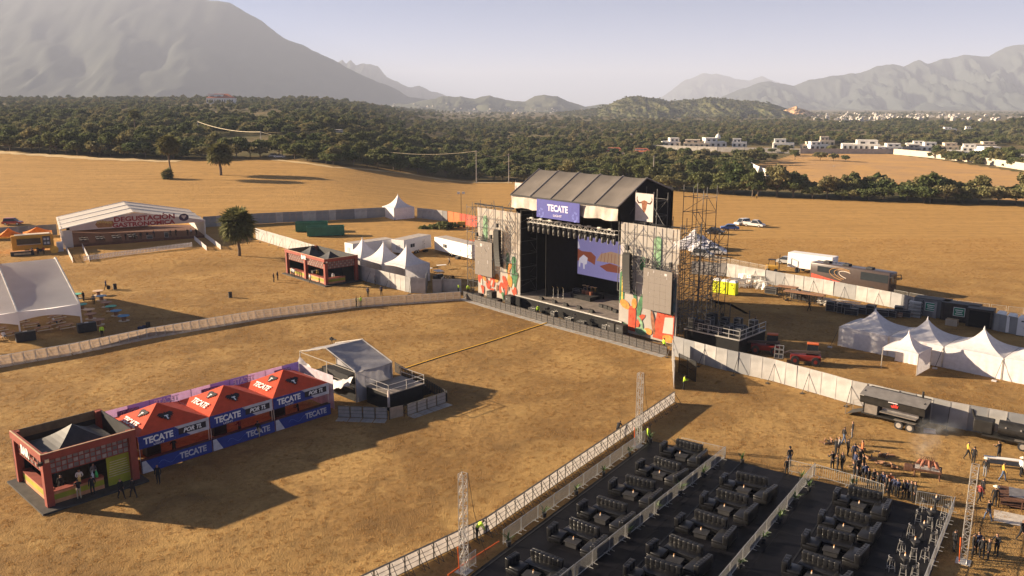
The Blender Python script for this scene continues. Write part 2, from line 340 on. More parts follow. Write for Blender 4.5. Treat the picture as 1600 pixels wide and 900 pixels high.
WHERE = [(60, 'at the far left corner of the field'), (150, 'left of the two field palms'), (230, 'just left of the tall thin palm'), (300, 'behind the tall thin palm'), (420, 'behind the squat field palm'), (500, 'right of the gap in the trees'), (580, 'beyond the green skips'), (660, 'beyond the far white marquee'), (740, 'beyond the light tower'), (800, 'left of the stage roof'), (900, 'behind the stage roof'), (1000, 'behind the stage gable'), (1080, 'behind the scaffold tower'), (1160, 'beyond the parked cars'), (1230, 'at the near corner of the soil plot'), (1310, 'below the lone trees of the soil plot'), (1400, 'below the middle of the soil plot'), (1500, 'below the pale slanting wall'), (9999, 'at the right picture edge')]
edge_pts = []
for a, b in zip(EDGE_P, EDGE_P[1:]):
    L_ = (b - a).length; n_ = max(1, int(L_ / (4.1 if a.x > 30 else 5.4)))
    for k in range(n_): edge_pts.append(a.lerp(b, (k + random.random() * .8) / n_))
cnt = 0
for p in edge_pts:
    if not (-.64 < p.x / p.y < .66): continue
    for row in range(3 if p.x > 40 else 2):
        q = p * 1.0; d = Vector((p.x, p.y, 0)).normalized(); q += d * (1.5 + row * 5.2 + random.uniform(-1.2, 1.6)); q.z = float(terrain(q.x, q.y)) - .1
        if inside(np.array([q.x]), np.array([q.y]), SOIL_P)[0]: continue
        px = 800 + F_PX * q.x / (q.y * CP + (CAM_H - q.z) * SP)
        if 418 < px < 446 and row == 0: continue                    # the gap where a track leaves the field
        k = random.choice((0, 0, 1, 2, 2, 3)) if row else random.choice((0, 1, 1, 3, 3, 2))
        s = random.uniform(.8, 1.25) * (1.18 if px < 420 else 1.0 if px < 1000 else 1.15)
        protos[k].place(q, random.uniform(0, 6.28), '%s in the %s %s' % (('round bushy scrub tree', 'wide flat-topped scrub tree', 'tall uneven scrub tree', 'low spreading scrub tree')[k], ('front rank', 'second rank', 'third rank')[row], [w for e, w in WHERE if px < e][0]), EDGE_GROUP, (s, s, s * random.uniform(.85, 1.15))); cnt += 1
# single trees out in the bare soil plot
for i, (u, v, s) in enumerate([(1172, 246, .9), (1192, 247, .9), (1242, 250, .8), (1282, 251, 1.), (1302, 252, .8), (1321, 253, .95), (1224, 244, .9)]):
    copy_tree(kinds[(i * 3) % 4], g(u, v), i * 1.3, 'small lone tree, %s from the stage side of the bare soil plot' % NUM[i], 'lone trees on the bare soil plot', s)
# ------------------------------------------------------------------ white houses at the far side of the soil plot
WHITE = M('white_render', (.78, .74, .68), .85, var=.08, scale=.4); CREAM = M('cream_render', (.62, .52, .40), .85, var=.12, scale=.4)
GREY_R = M('grey_block', (.38, .35, .32), .9, var=.2, scale=.5); TERRA = M('terracotta', (.42, .13, .07), .85, var=.25, scale=2)
GLASS = M('dark_glass', (.03, .035, .04), .12, var=.1, spec=.6)
HOUSES = []
def house(u, v, w_px, h_px, label, mats=(0,), seed=0, garage=False, roof=None, dome=False):
    p = gt(u, v); sc_ = p.y / F_PX; W = w_px * sc_; Hh = h_px * sc_; D = max(6, W * .7); r = random.Random(seed)
    wm = (WHITE, CREAM, GREY_R)[mats[0]]; rz = -math.atan2(p.x, p.y) * .5 + r.uniform(-.2, .2)
    t = thing('house', label, 'house', p, rz, 'houses beyond the bare soil plot'); HOUSES.append((p, max(W, D) * .75))
    mb = MB().box(0, D / 2, -.5, W, D, Hh * .62 + .5); k = r.choice((-1, 1))
    mb.box(k * W * .17, D * .55, Hh * .62, W * .55, D * .75, Hh * .38 - .25)
    mb.build('wall', wm, t)
    pr = MB().box(0, D / 2, Hh * .62, W + .3, .25, .5).box(k * W * .17, D * .55, Hh - .25, W * .55 + .3, D * .75 + .3, .25)
    pr.build('parapet', wm if roof is None else roof, t)
    if roof is not None:
        MB().add([(-W / 2 - .4, -.4, Hh * .62 + .05), (W / 2 + .4, -.4, Hh * .62 + .05), (W / 2 + .4, D + .4, Hh * .62 + .05), (-W / 2 - .4, D + .4, Hh * .62 + .05), (-W / 4, D / 2, Hh * 1.05), (W / 4, D / 2, Hh * 1.05)],
                 [(0, 1, 5, 4), (1, 2, 5), (2, 3, 4, 5), (3, 0, 4), (3, 2, 1, 0)]).build('roof', roof, t)
    nw = max(2, int(W / 3.2))
    for i in range(nw):
        x = -W / 2 + W * (i + .5) / nw; big = garage and i == nw // 2
        MB().box(x, -.03, .1 if big else Hh * .2, W / nw * (.7 if big else .45), .12, Hh * (.42 if big else .26)).build('garage_door' if big else 'window', GLASS, t)
    for i in range(2): MB().box(k * W * .17 + (i - .5) * W * .25, D * .55 - D * .375 - .03, Hh * .68, W * .12, .12, Hh * .17).build('window', GLASS, t)
    if dome: MB().lathe(W * .2, D / 2, [(1.9, Hh * .9), (1.9, Hh * 1.05), (1.5, Hh * 1.2), (.8, Hh * 1.32), (.15, Hh * 1.38), (.1, Hh * 1.5)], 14).build('dome', WHITE, t)
hs = [(1050, 231, 26, 15, 'low white house behind trees, nearest the stage roof', (0,)), (1088, 232, 40, 13, 'long white house with cream annex behind the plot wall', (1,)), (1118, 232, 34, 16, 'white house with small dome on its roof', (0,)),
      (1155, 232, 22, 15, 'boxy modern white house with dark glass front', (0,)), (1224, 234, 31, 16, 'white two-storey house alone at the plot wall', (0,)), (1262, 234, 18, 12, 'unfinished cream block house beside the white garage house', (1,)), (1281, 235, 29, 13, 'white house with a wide dark garage opening', (0,)), (1292, 230, 22, 16, 'cream house with rooftop room behind the garage house', (1,)),
      (1345, 236, 54, 16, 'long white two-storey house in the middle of the row', (0,)), (1390, 238, 36, 13, 'white house with dark openings beside the long house', (0,)), (1423, 238, 28, 11, 'grey concrete house in the row', (2,)), (1448, 238, 30, 15, 'stepped white house with rooftop tank room', (0,)), (1480, 236, 32, 12, 'cream house behind the stepped white house', (1,)), (1500, 246, 36, 10, 'low white house with angular gable wall', (0,)), (1520, 238, 30, 12, 'white house at the tree-filled bend of the wall', (0,)), (1560, 242, 45, 12, 'pale house with long grey wall near the picture edge', (0,)), (1595, 256, 16, 14, 'tall white house cut by the picture edge', (0,)), (1540, 232, 30, 10, 'small cream house up the slope behind the pale house', (1,)), (1430, 231, 26, 10, 'small white house above the concrete house', (0,))]
for i, h_ in enumerate(hs): house(*h_[:6], seed=i, garage=i in (6, 9), dome=i == 2)
house(960, 246, 26, 14, 'low house with red tiled roof among the trees', (1,), 31, roof=TERRA); house(1003, 246, 26, 13, 'house with faded red roof beside a power pole', (0,), 32, roof=TERRA)
house(985, 219, 30, 9, 'flat pale house glimpsed in the trees above the stage', (1,), 33)
house(1515, 207, 12, 9, 'white house on the wooded rise at the picture edge', (0,), 34); house(1485, 206, 18, 7, 'white low villa near the wooded rise', (0,), 35); house(1293, 187, 5, 10, 'narrow white tower house beside the quarry', (0,), 36)
house(344, 163, 40, 15, 'white villa with terracotta roof high in the left forest', (0,), 40, roof=TERRA); house(528, 210, 36, 7, 'long grey shed roof in the forest', (2,), 41)
# far town specks: little white houses on the valley floor and slopes
tiny = MB().box(0, 0, -2, 14, 10, 7).box(2, 0, 5, 7, 8, 3.2).box(-4, 0, 5, 4, 9.9, .6); tiny.m = 1; tiny.box(-4, -5.02, 1, 2, .1, 2).box(3, -5.02, 1, 2, .1, 2); tiny_me = tiny.mesh('far_house', [M('far_render', (.5, .46, .42), .85, var=.3, scale=.02), GLASS])
r_ = random.Random(3)
for i in range(230):
    if i < 95: u, v = r_.gauss(1370, 60), 187 - abs(r_.gauss(0, 4)) - (5 if r_.random() < .2 else 0)
    elif i < 130: u, v = r_.uniform(1430, 1600), r_.uniform(177, 190)
    elif i < 150: u, v = r_.gauss(1345, 14), r_.uniform(188, 196)
    elif i < 215: u, v = r_.uniform(690, 960), r_.uniform(169.5, 178)
    else: u, v = r_.uniform(520, 700), r_.uniform(160, 168)
    Y = 30 * F_PX / max(9., (v - 165)) * (.9 if v > 172 else .8); p = at(u, v, min(max(Y, 1500), 4200)); p.z = max(p.z, float(terrain(p.x, p.y)))
    o = put('far_house', tiny_me, None, p, r_.uniform(-.6, .6)); s = r_.uniform(.28, .62); o.scale = (s, s, s)
    tag(o, 'tiny white house in the hazy far town on the valley floor', 'house', 'houses of the far town')
# ------------------------------------------------------------------ grey wall around the soil plot
def plot_wall(pts, hgt, label, mat):
    P = [g(u, v) for u, v in pts]; t = thing('boundary_wall', label, 'wall', P[0])
    for a, b in zip(P, P[1:]):
        n_ = max(1, int((b - a).length / 14)); dz = direc(a, b)
        for k in range(n_):
            c = a.lerp(b, (k + .5) / n_) - P[0]; s = MB().box(0, 0, -.3, (b - a).length / n_ - .12, .3, hgt + .3).box((b - a).length / n_ / 2, 0, -.3, .35, .42, hgt + .42)
            o = s.build('wall_panel', mat, t); o.location = c; o.rotation_euler = (0, 0, dz)
plot_wall([(1000, 233), (1120, 237), (1250, 240), (1396, 240.5)], 3.2, 'long grey block wall behind the bare soil plot', GREY_R)
plot_wall([(1396, 241), (1450, 246), (1520, 254), (1600, 266), (1700, 284)], 3.4, 'pale rendered wall slanting down beside the bare soil plot', M('pale_wall', (.5, .44, .36), .9, var=.15))
plot_wall([(1171, 262), (1180, 268), (1200, 277)], 3., 'short white retaining wall at the plot corner', WHITE)
# ------------------------------------------------------------------ forest mass
def forest():
    r = np.random.default_rng(11); P = []; S = []
    def scatter(n, y0, y1, s0, s1):
        yy = np.sqrt(r.uniform(y0 ** 2, y1 ** 2, n)); a = r.uniform(-.86, .86, n); xx = a * yy
        e = np.interp(a, _ea, _er); ok = (yy > e + 11) & ~inside(xx, yy, SOIL_P)
        for hp, hr in HOUSES: ok &= np.hypot(xx - hp.x, yy - hp.y) > hr + 3
        for hp, hr in HOUSES: ok &= ~((np.abs(xx / yy - hp.x / hp.y) < (hr * .62) / hp.y) & (yy < hp.y) & (yy > hp.y * .955))
        uu = 800 + F_PX * xx / (yy * CP + CAM_H * SP); hv = np.arctan2(CAM_H, yy) - PITCH; vv_ = 450 + F_PX * np.tan(hv); ok &= ~((uu > 1030) & (uu < 1650) & (vv_ > 227.5) & (vv_ < 247) & (r.uniform(0, 1, n) < .93))
        ok &= ~((uu > 1270) & (uu < 1620) & (yy > 1350) & (r.uniform(0, 1, n) < .75)) & ~((uu > 680) & (uu < 960) & (yy > 1900) & (r.uniform(0, 1, n) < .6))
        clump = np.array([mnoise.noise(Vector((x * .012, y * .012, 2.))) for x, y in zip(xx, yy)]); ok &= clump > -.22
        zz = terrain(xx, yy)
        for i in np.nonzero(ok)[0]: P.append((xx[i], yy[i], zz[i] - .2)); S.append(r.uniform(s0, s1) * (1 + .35 * max(0, clump[i])))
    scatter(10500, 230, 700, .42, 1.15); scatter(12000, 600, 1500, .55, 1.2); scatter(9000, 1400, 3600, .8, 1.5)
    for o in [o for o in COL.objects if o.name.startswith('hill')]:
        me = o.data
        if me.materials[0].name != 'wooded_hill': continue
        far = me.vertices[0].co.y > 1600; idx = r.integers(0, len(me.polygons), 5200 if far else 2600)
        for i in idx:
            c = me.polygons[i].center
            if c.z < 3: continue
            if 1195 < 800 + F_PX * c.x / c.y < 1285 and far: continue
            P.append((c.x + r.uniform(-8, 8), c.y + r.uniform(-8, 8), c.z - 1.)); S.append(r.uniform(.5, 1.0) * (1.0 if far else .9))
    me = bpy.data.meshes.new('forest'); me.from_pydata(P, [], [])
    n = len(P)
    for nm, ty, val in (('scl', 'FLOAT', np.array(S)), ('rot', 'FLOAT', r.uniform(0, 6.28, n)), ('idx', 'INT', r.integers(0, 4, n))):
        me.attributes.new(nm, ty, 'POINT').data.foreach_set('value', val.astype(np.int32 if ty == 'INT' else np.float32))
    o = put('forest', me); o['kind'] = 'stuff'; o['label'] = 'dense dark green scrub forest spreading across the valley'
    ng = bpy.data.node_groups.new('forest_scatter', 'GeometryNodeTree')
    ng.interface.new_socket('Geometry', in_out='INPUT', socket_type='NodeSocketGeometry'); ng.interface.new_socket('Geometry', in_out='OUTPUT', socket_type='NodeSocketGeometry')
    N = ng.nodes; L = ng.links; gi = N.new('NodeGroupInput'); go = N.new('NodeGroupOutput')
    m2p = N.new('GeometryNodeMeshToPoints'); L.new(gi.outputs[0], m2p.inputs[0]); iop = N.new('GeometryNodeInstanceOnPoints'); L.new(m2p.outputs[0], iop.inputs['Points'])
    jn = N.new('GeometryNodeJoinGeometry')
    for k in kinds:
        cr = [c for c in k.children if c.name.startswith('crown')][0]
        oi = N.new('GeometryNodeObjectInfo'); oi.inputs[0].default_value = cr; oi.transform_space = 'ORIGINAL'; gi_ = N.new('GeometryNodeGeometryToInstance'); L.new(oi.outputs['Geometry'], gi_.inputs[0]); L.new(gi_.outputs[0], jn.inputs[0])
    L.new(jn.outputs[0], iop.inputs['Instance']); iop.inputs['Pick Instance'].default_value = True
    def attr(nm, ty):
        q = N.new('GeometryNodeInputNamedAttribute'); q.data_type = ty; q.inputs[0].default_value = nm; return q.outputs[0]
    L.new(attr('idx', 'INT'), iop.inputs['Instance Index']); L.new(attr('scl', 'FLOAT'), iop.inputs['Scale'])
    cx = N.new('ShaderNodeCombineXYZ'); L.new(attr('rot', 'FLOAT'), cx.inputs[2]); e2r = N.new('FunctionNodeEulerToRotation'); L.new(cx.outputs[0], e2r.inputs[0]); L.new(e2r.outputs[0], iop.inputs['Rotation'])
    L.new(iop.outputs[0], go.inputs[0]); md = o.modifiers.new('scatter', 'NODES'); md.node_group = ng
forest()
# ------------------------------------------------------------------ people
SKIN = M('skin', (.36, .2, .13), .6, var=.1); HAIR = M('dark_hair', (.018, .013, .01), .6, var=.2); SHOE = M('shoe', (.03, .028, .026), .7)
CL = {'black': M('black_cloth', (.016, .016, .019), .9, var=.3), 'navy': M('navy_cloth', (.03, .04, .09), .9), 'white': M('white_cloth', (.72, .72, .74), .9), 'hivis': M('hi_vis_cloth', (.55, .85, .06), .8, var=.1),
      'jeans': M('jeans_cloth', (.09, .13, .22), .9), 'khaki': M('khaki_cloth', (.42, .33, .22), .9), 'red': M('red_plaid_cloth', (.33, .05, .04), .9, col2=(.08, .02, .02), scale=9), 'tan': M('yellow_cloth', (.6, .38, .06), .9), 'grey': M('grey_cloth', (.2, .2, .21), .9), 'orange': M('orange_cloth', (.55, .16, .06), .9)}
STRAW = M('straw_hat', (.75, .68, .52), .8); 
def body_mesh(pose):
    J = dict(pel=(0, 0, .95, .15, .11), bel=(0, .0, 1.1, .145, .1), che=(0, .01, 1.3, .165, .115), nec=(0, .01, 1.46, .06, .06), hea=(0, -.02, 1.57, .085, .1), top=(0, -.01, 1.66, .078, .092))
    lean = {'bend': 1.0, 'reach': .15}.get(pose, 0.)
    for k in ('bel', 'che', 'nec', 'hea', 'top'):
        x, y, z, a, b = J[k]; d = z - .95; J[k] = (x, y - d * math.sin(lean), .95 + d * math.cos(lean), a, b)
    for s, n in ((-1, 'l'), (1, 'r')):
        st = {'walk': .26 * s}.get(pose, .03 * s); sh = J['che']; sx, sy, sz = s * .19, sh[1], sh[2] + .08 * math.cos(lean); sy -= .08 * math.sin(lean)
        J['hip' + n] = (s * .09, 0, .88, .095, .1); J['kne' + n] = (s * .1, -.03 - st * .5, .5, .062, .065); J['ank' + n] = (s * .11, .03 - st, .1, .042, .045); J['toe' + n] = (s * .13, -.14 - st, .04, .045, .03)
        if pose == 'sit':
            J['kne' + n] = (s * .13, -.42, .92, .07, .07); J['ank' + n] = (s * .13, -.42, .5, .045, .05); J['toe' + n] = (s * .14, -.58, .45, .045, .03)
        el, ha = {'stand': ((s * .25, .03, -.28), (s * .24, -.07, -.54)), 'walk': ((s * .25, .1 * s, -.27), (s * .24, .13 * s - .1, -.5)), 'reach': ((s * .26, -.12, -.24), (s * .14, -.4, -.2)),
                  'bend': ((s * .24, -.1, -.27), (s * .17, -.2, -.5)), 'sit': ((s * .26, -.03, -.27), (s * .16, -.28, -.32))}[pose]
        J['sho' + n] = (sx, sy, sz, .062, .065); J['elb' + n] = (el[0], sy + el[1], sz + el[2], .044, .046); J['han' + n] = (ha[0], sy + ha[1], sz + ha[2], .03, .034)
        d = (Vector(J['han' + n][:3]) - Vector(J['elb' + n][:3])).normalized() * .09; J['fin' + n] = (*(Vector(J['han' + n][:3]) + d), .04, .018)
    E = [('pel', 'bel', 1), ('bel', 'che', 1), ('che', 'nec', 1), ('nec', 'hea', 0), ('hea', 'top', 0)]
    for n in 'lr': E += [('pel', 'hip' + n, 2), ('hip' + n, 'kne' + n, 2), ('kne' + n, 'ank' + n, 2), ('ank' + n, 'toe' + n, 4), ('che', 'sho' + n, 1), ('sho' + n, 'elb' + n, 1), ('elb' + n, 'han' + n, 1), ('han' + n, 'fin' + n, 0)]
    names = list(J); me = bpy.data.meshes.new('skel'); me.from_pydata([J[k][:3] for k in names], [(names.index(a), names.index(b)) for a, b, _ in E], [])
    o = put('skel', me); bm = bmesh.new(); bm.from_mesh(me); ly = bm.verts.layers.skin.verify(); bm.verts.ensure_lookup_table()
    for i, k in enumerate(names): bm.verts[i][ly].radius = J[k][3:5]; bm.verts[i][ly].use_root = k == 'pel'
    bm.to_mesh(me); bm.free(); o.modifiers.new('s', 'SKIN'); sb = o.modifiers.new('u', 'SUBSURF'); sb.levels = 1
    dg = bpy.context.evaluated_depsgraph_get(); res = bpy.data.meshes.new_from_object(o.evaluated_get(dg)); bpy.data.objects.remove(o)
    mb = MB(); seg = [(Vector(J[a][:3]), Vector(J[b][:3]), m) for a, b, m in E]; hc = Vector(J['hea'][:3]); up = (Vector(J['top'][:3]) - hc).normalized(); bk = up.cross(Vector((1, 0, 0))) * -1
    if bk.y < 0: bk = -bk
    vs_ = [v.co.copy() for v in res.vertices]
    for p in res.polygons:
        c = sum((vs_[i] for i in p.vertices), Vector()) / len(p.vertices); best = (9, 1)
        for a, b, m in seg:
            t = max(0, min(1, (c - a).dot(b - a) / (b - a).length_squared)); d = (c - a.lerp(b, t)).length; best = min(best, (d, m))
        m = best[1]; q = c - hc
        if m == 0 and q.length < .22 and (q.dot(up) > .07 or (q.dot(bk) > .02 and q.dot(up) > -.06)): m = 3
        mb.mi.append(m); mb.f.append(tuple(p.vertices))
    mb.v = [tuple(v) for v in vs_]; mb.m = 0
    for n in 'lr':                                          # five fingers to each hand, a nose and ears
        a = Vector(J['han' + n][:3]); b = Vector(J['fin' + n][:3]); d = (b - a).normalized(); sd = Vector((0, 1, 0)); s = -1 if n == 'l' else 1
        for k, ln in enumerate((.06, .075, .08, .07)): r0 = b + sd * (k - 1.5) * .02 - d * .01; m_ = r0 + d * ln * .55; mb.bar(r0, m_, .018, 4); mb.bar(m_, m_ + d * ln * .45 + Vector((-s * .018, 0, 0)), .016, 4, .012)
        mb.bar(a.lerp(b, .3), a.lerp(b, .9) - sd * .06, .022, 4, .015)
    nf = -bk; mb.bar(hc + nf * .08 + up * .02, hc + nf * .115 - up * .005, .028, 4, .022)
    for s in (-1, 1): mb.bar(hc + Vector((s * .07, 0, 0)) - up * .02, hc + Vector((s * .09, 0, 0)) + up * .03, .03, 4)
    return mb.mesh('person_' + pose, [SKIN, CL['black'], CL['black'], HAIR, SHOE], True)
BODY = {p: body_mesh(p) for p in ('stand', 'walk', 'bend', 'reach', 'sit')}
HAT_ME = MB().lathe(0, 0, [(.23, .0), (.24, .015), (.12, .03), (.105, .1), (.06, .13), (.0, .125)], 14).mesh('hat', [STRAW], True)
CAP_ME = MB().lathe(0, 0, [(.105, -.03), (.105, .03), (.07, .075), (0, .085)], 12).box(0, -.13, -.03, .15, .13, .02).mesh('cap', [CL['black']], True)
def person(loc, pose, face, shirt, trous, label, group=None, hat=None, h=1.0, sit_z=0.):
    o = put('person', BODY[pose], None, loc, math.radians(face)); tag(o, label, 'person', group)
    if pose == 'sit': o.location.z += sit_z - .9 * h
    o.scale = (h, h, h)
    for i, m in ((1, CL[shirt]), (2, CL[trous])): o.material_slots[i].link = 'OBJECT'; o.material_slots[i].material = m
    if hat: put('hat', HAT_ME if hat == 'straw' else CAP_ME, o, (0, -.015, 1.66))
    return o
# ------------------------------------------------------------------ barrier kit
STEEL = M('galvanised_steel', (.55, .54, .52), .45, .7, var=.15); ALU = M('aluminium', (.68, .66, .63), .38, .75, var=.12)
BLACK_M = M('black_metal', (.02, .02, .022), .5, .3, var=.3); BLACK_P = M('black_paint', (.022, .022, .025), .6, var=.3)
PERF = M('barricade_sheet', (.72, .69, .66), .7, 0, var=.12, trans=.55); PERF2 = M('barricade_mesh', (.42, .34, .27), .8, 0, var=.2, trans=.5, alpha=.6); PERFB = M('dark_barricade_mesh', (.10, .09, .085), .6, .2, var=.2, alpha=.7)
def barricade_kit(name, label, sheet, frame, braces=True):
    t = thing(name, label, 'barricade'); W = 1.2
    MB().box(0, 0, .06, W - .06, .012, 1.1).build('sheet', sheet, t)
    fr = MB()
    for x in (-W / 2 + .03, W / 2 - .03): fr.bar((x, 0, 0), (x, 0, 1.2), .05)
    for z in (.06, .45, .8, 1.18): fr.bar((-W / 2, 0, z), (W / 2, 0, z), .04)
    fr.box(0, -.03, 1.18, W - .02, .14, .03); fr.build('frame', frame, t)
    MB().box(0, -.55, .004, W - .05, 1.0, .02).build('foot_plate', M('tread_plate', (.46, .45, .44), .5, .5, var=.2, bump=.004, bscale=60), t)
    if braces:
        br = MB()
        for x in (-.42, .42): br.bar((x, .02, 1.1), (x, .85, .05), .045); br.bar((x, .02, .1), (x, .85, .05), .04)
        br.build('brace', frame, t)
    return Proto(t)
def line_of(proto, pts, step, label, group, flip=False, wob=.02, z=0.):
    P = [g(u, v, z) for u, v in pts]; cnt_ = 0
    for a, b in zip(P, P[1:]):
        L_ = (b - a).length; n_ = max(1, round(L_ / step)); dz = direc(a, b) + (math.pi if flip else 0)
        for k in range(n_):
            c = a.lerp(b, (k + .5) / n_); cnt_ += 1; proto.place(c, dz + random.uniform(-wob, wob), (label % ordn(cnt_)) if '%s' in label else label, group, (L_ / n_ / step, 1, 1))
GR_DARK = M('dark_frame_steel', (.09, .085, .08), .5, .6, var=.2)
kit_vip = barricade_kit('crowd_barricade', 'x', PERF, GR_DARK); kit_left = barricade_kit('crowd_barricade', 'x', PERF2, STEEL); kit_stage = barricade_kit('crowd_barricade', 'x', PERFB, BLACK_M)
line_of(kit_vip, [(560, 930), (760, 833 - 26 + 26), (1054, 629)], 1.2, 'steel crowd barricade between field and sofa platform, %s from the camera end', 'barricades beside the sofa platform', flip=True)
line_of(kit_left, [(-60, 582), (0, 571), (110, 552), (230, 527), (400, 498), (560, 478), (720, 467)], 1.2, 'steel crowd barricade in the food area line, %s from the left picture edge', 'barricades in front of the food area')
line_of(kit_stage, [(724, 466), (790, 486), (855, 505), (950, 530), (1042, 556)], 1.2, 'dark crowd barricade along the stage front, %s from the far wing', 'barricades along the stage front')
def rail_kit(name='crowd_barrier'):
    t = thing(name, 'x', 'barrier'); W = 2.2; fr = MB()
    for x in (-W / 2 + .03, W / 2 - .03): fr.bar((x, 0, .02), (x, 0, 1.1), .045, 6)
    for z in (.16, 1.1): fr.bar((-W / 2 + .03, 0, z), (W / 2 - .03, 0, z), .045, 6)
    fr.build('frame', STEEL, t); b = MB()
    for i in range(1, 17): b.bar((-W / 2 + W * i / 17, 0, .16), (-W / 2 + W * i / 17, 0, 1.1), .022, 4)
    b.build('bar', STEEL, t); ft = MB()
    for x in (-.8, .8): ft.bar((x, -.25, .015), (x, .25, .015), .04); ft.bar((x, 0, 0), (x, 0, .16), .04)
    ft.build('foot', STEEL, t); return Proto(t)
kit_rail = rail_kit()
# ------------------------------------------------------------------ hoarding fences of steel sheets
SHEET_W = M('white_hoarding', (.40, .385, .37), .65, .05, var=.25, scale=.7); SHEET_G = M('grey_hoarding', (.26, .26, .265), .6, .05, var=.15, scale=.7); SHEET_D = M('dark_hoarding', (.2, .2, .205), .65, .1, var=.15, scale=.7); SHEET_R = M('red_hoarding', (.5, .06, .025), .6, var=.15)
_panels = {}
def panel_mesh(w_, h_, m):
    k = (round(w_, 2), h_, m.name)
    if k not in _panels:
        mb = MB().box(0, 0, .05, w_ - .02, .03, h_ - .05).box(0, 0, .05, w_ - .02, .07, .05).box(0, 0, h_ - .05, w_ - .02, .07, .053)
        for x in (-w_ / 2 + .03, w_ / 2 - .03): mb.box(x, 0, 0, .045, .075, h_)
        _panels[k] = mb.mesh('panel', [m])
    return _panels[k]
def hoarding(pts, label, mats, h=2.45, pw=1.25, brace=1, every=3, flat=True, name='hoarding_fence'):
    P = [g(u, v) if flat else gt(u, v) for u, v in pts]; t = thing(name, label, 'fence', P[0]); r = random.Random(len(label)); i = 0
    for a, b in zip(P, P[1:]):
        L_ = (b - a).length; n_ = max(1, round(L_ / pw)); dz = direc(a, b)
        for k in range(n_):
            o = put('panel', panel_mesh(L_ / n_, h, mats[r.randrange(len(mats))]), t, a.lerp(b, (k + .5) / n_) - P[0], dz + r.uniform(-.025, .025)); o.rotation_euler.x = r.uniform(-.02, .02)
            if brace and i % every == 0:
                mb = MB().bar((0, 0, h * .8), (0, -brace * 1.1, .05), .06).bar((0, 0, .1), (0, -brace * 1.1, .05), .05).box(0, -brace * 1.1, 0, .4, .3, .06)
                o2 = mb.build('brace', BLACK_M, t); o2.location = a.lerp(b, k / n_) - P[0]; o2.rotation_euler = (0, 0, dz)
            i += 1
    return t
hoarding([(1051, 556), (1117, 575), (1208, 596), (1281, 617), (1328, 631), (1481, 667), (1600, 690), (1680, 708)], 'long pale steel hoarding slanting across the yard beside the smoker trailer', [SHEET_W, SHEET_W, SHEET_W, SHEET_G], 2.55, 1.45)
hoarding([(1050, 562), (1053, 608)], 'short pale hoarding turned toward the sofa platform at the barricade end', [SHEET_W], 2.5, 1.3, 0)
hoarding([(1080, 428), (1134, 432), (1211, 446), (1285, 459), (1390, 480), (1462, 498)], 'pale hoarding in front of the black tour bus', [SHEET_W, SHEET_W, SHEET_G], 2.4, 1.9, 1, 3)
hoarding([(1528, 510), (1560, 518), (1590, 524)], 'grey hoarding beside the white portable toilets', [SHEET_G], 2.4, 1.9, 0)
hoarding([(-40, 376), (0, 373), (90, 368)], 'dark hoarding behind the orange food truck', [SHEET_G, SHEET_D], 2.6, 2.0, 0, flat=False)
hoarding([(318, 356), (400, 351), (525, 344), (602, 340)], 'long shaded grey hoarding behind the green skips', [SHEET_G, SHEET_D, SHEET_G, SHEET_W], 2.7, 1.6, 0, flat=False)
hoarding([(400, 374), (447, 389), (500, 406)], 'sunlit pale hoarding between palm tree and red kiosk', [SHEET_W], 2.6, 1.7, 1, 3, flat=False)
hoarding([(652, 341), (677, 344), (699, 347)], 'pale hoarding beside the far white marquee', [SHEET_W, SHEET_G], 2.8, 1.8, 0, flat=False)
hoarding([(700, 347), (728, 352), (745, 356)], 'red hoarding beyond the stage scaffolding', [SHEET_R, M('orange_hoarding', (.6, .14, .03), .6), SHEET_R], 2.8, 2.2, 0, flat=False)
hoarding([(556, 434), (572, 440), (642, 458), (665, 459)], 'pale hoarding screening the three white marquees', [SHEET_W, SHEET_W, SHEET_G], 2.6, 1.5, 1, 4)
hoarding([(665, 459), (668, 447)], 'grey end of hoarding turned back beside the marquees', [SHEET_G], 2.6, 1.5, 0)
hoarding([(676, 458), (690, 458), (693, 452)], 'short cranked hoarding at the backstage entrance', [SHEET_W, SHEET_G], 2.3, 1.6, 0)
hoarding([(693, 456), (721, 457)], 'last pale hoarding before the stage wing', [SHEET_W], 2.2, 1.8, 0)
# ------------------------------------------------------------------ sofa platform
VA = math.radians(-34.5); DECK = .5; V0 = g(1016, 688, DECK); ex = Vector((math.cos(VA), math.sin(VA), 0)); ey = Vector((-math.sin(VA), math.cos(VA), 0))
def vip(p): q = p - V0; return q.dot(ex), q.dot(ey)
XR = vip(g(1488, 800, DECK))[0]
t = thing('lounge_platform', 'long dark timber platform carrying the rows of black sofas', 'platform', (V0.x, V0.y, 0), VA)
DK = M('dark_deck', (.0065, .0065, .009), .5, var=.5, scale=.9, bump=.004, bscale=5, spec=.1)
PW = 2.44; npx = int(math.ceil(XR / PW)); dmesh = MB().box(0, 0, DECK - .06, PW - .012, 1.22 - .012, .06).mesh('deck_board', [DK])
for i in range(npx):
    for j in range(27):
        w_ = min(PW, XR - i * PW); o = put('deck_board', dmesh, t, (i * PW + w_ / 2, -1.22 * (j + .5), random.uniform(-.004, .004)))
        if w_ < PW: o.scale = (w_ / PW, 1, 1)
MB().box(XR / 2, -16.47, 0, XR - .1, 32.8, DECK - .07).build('skirt', BLACK_P, t)
for i in range(3): MB().box([.28, 8.4, 16.6][i] + .0, -16.4, DECK + .012, .1, 32.6, .015).build('cable_strip', BLACK_M, t)
LEATHER = M('black_leather', (.010, .010, .011), .28, var=.25, bump=.008, bscale=7, spec=.5)
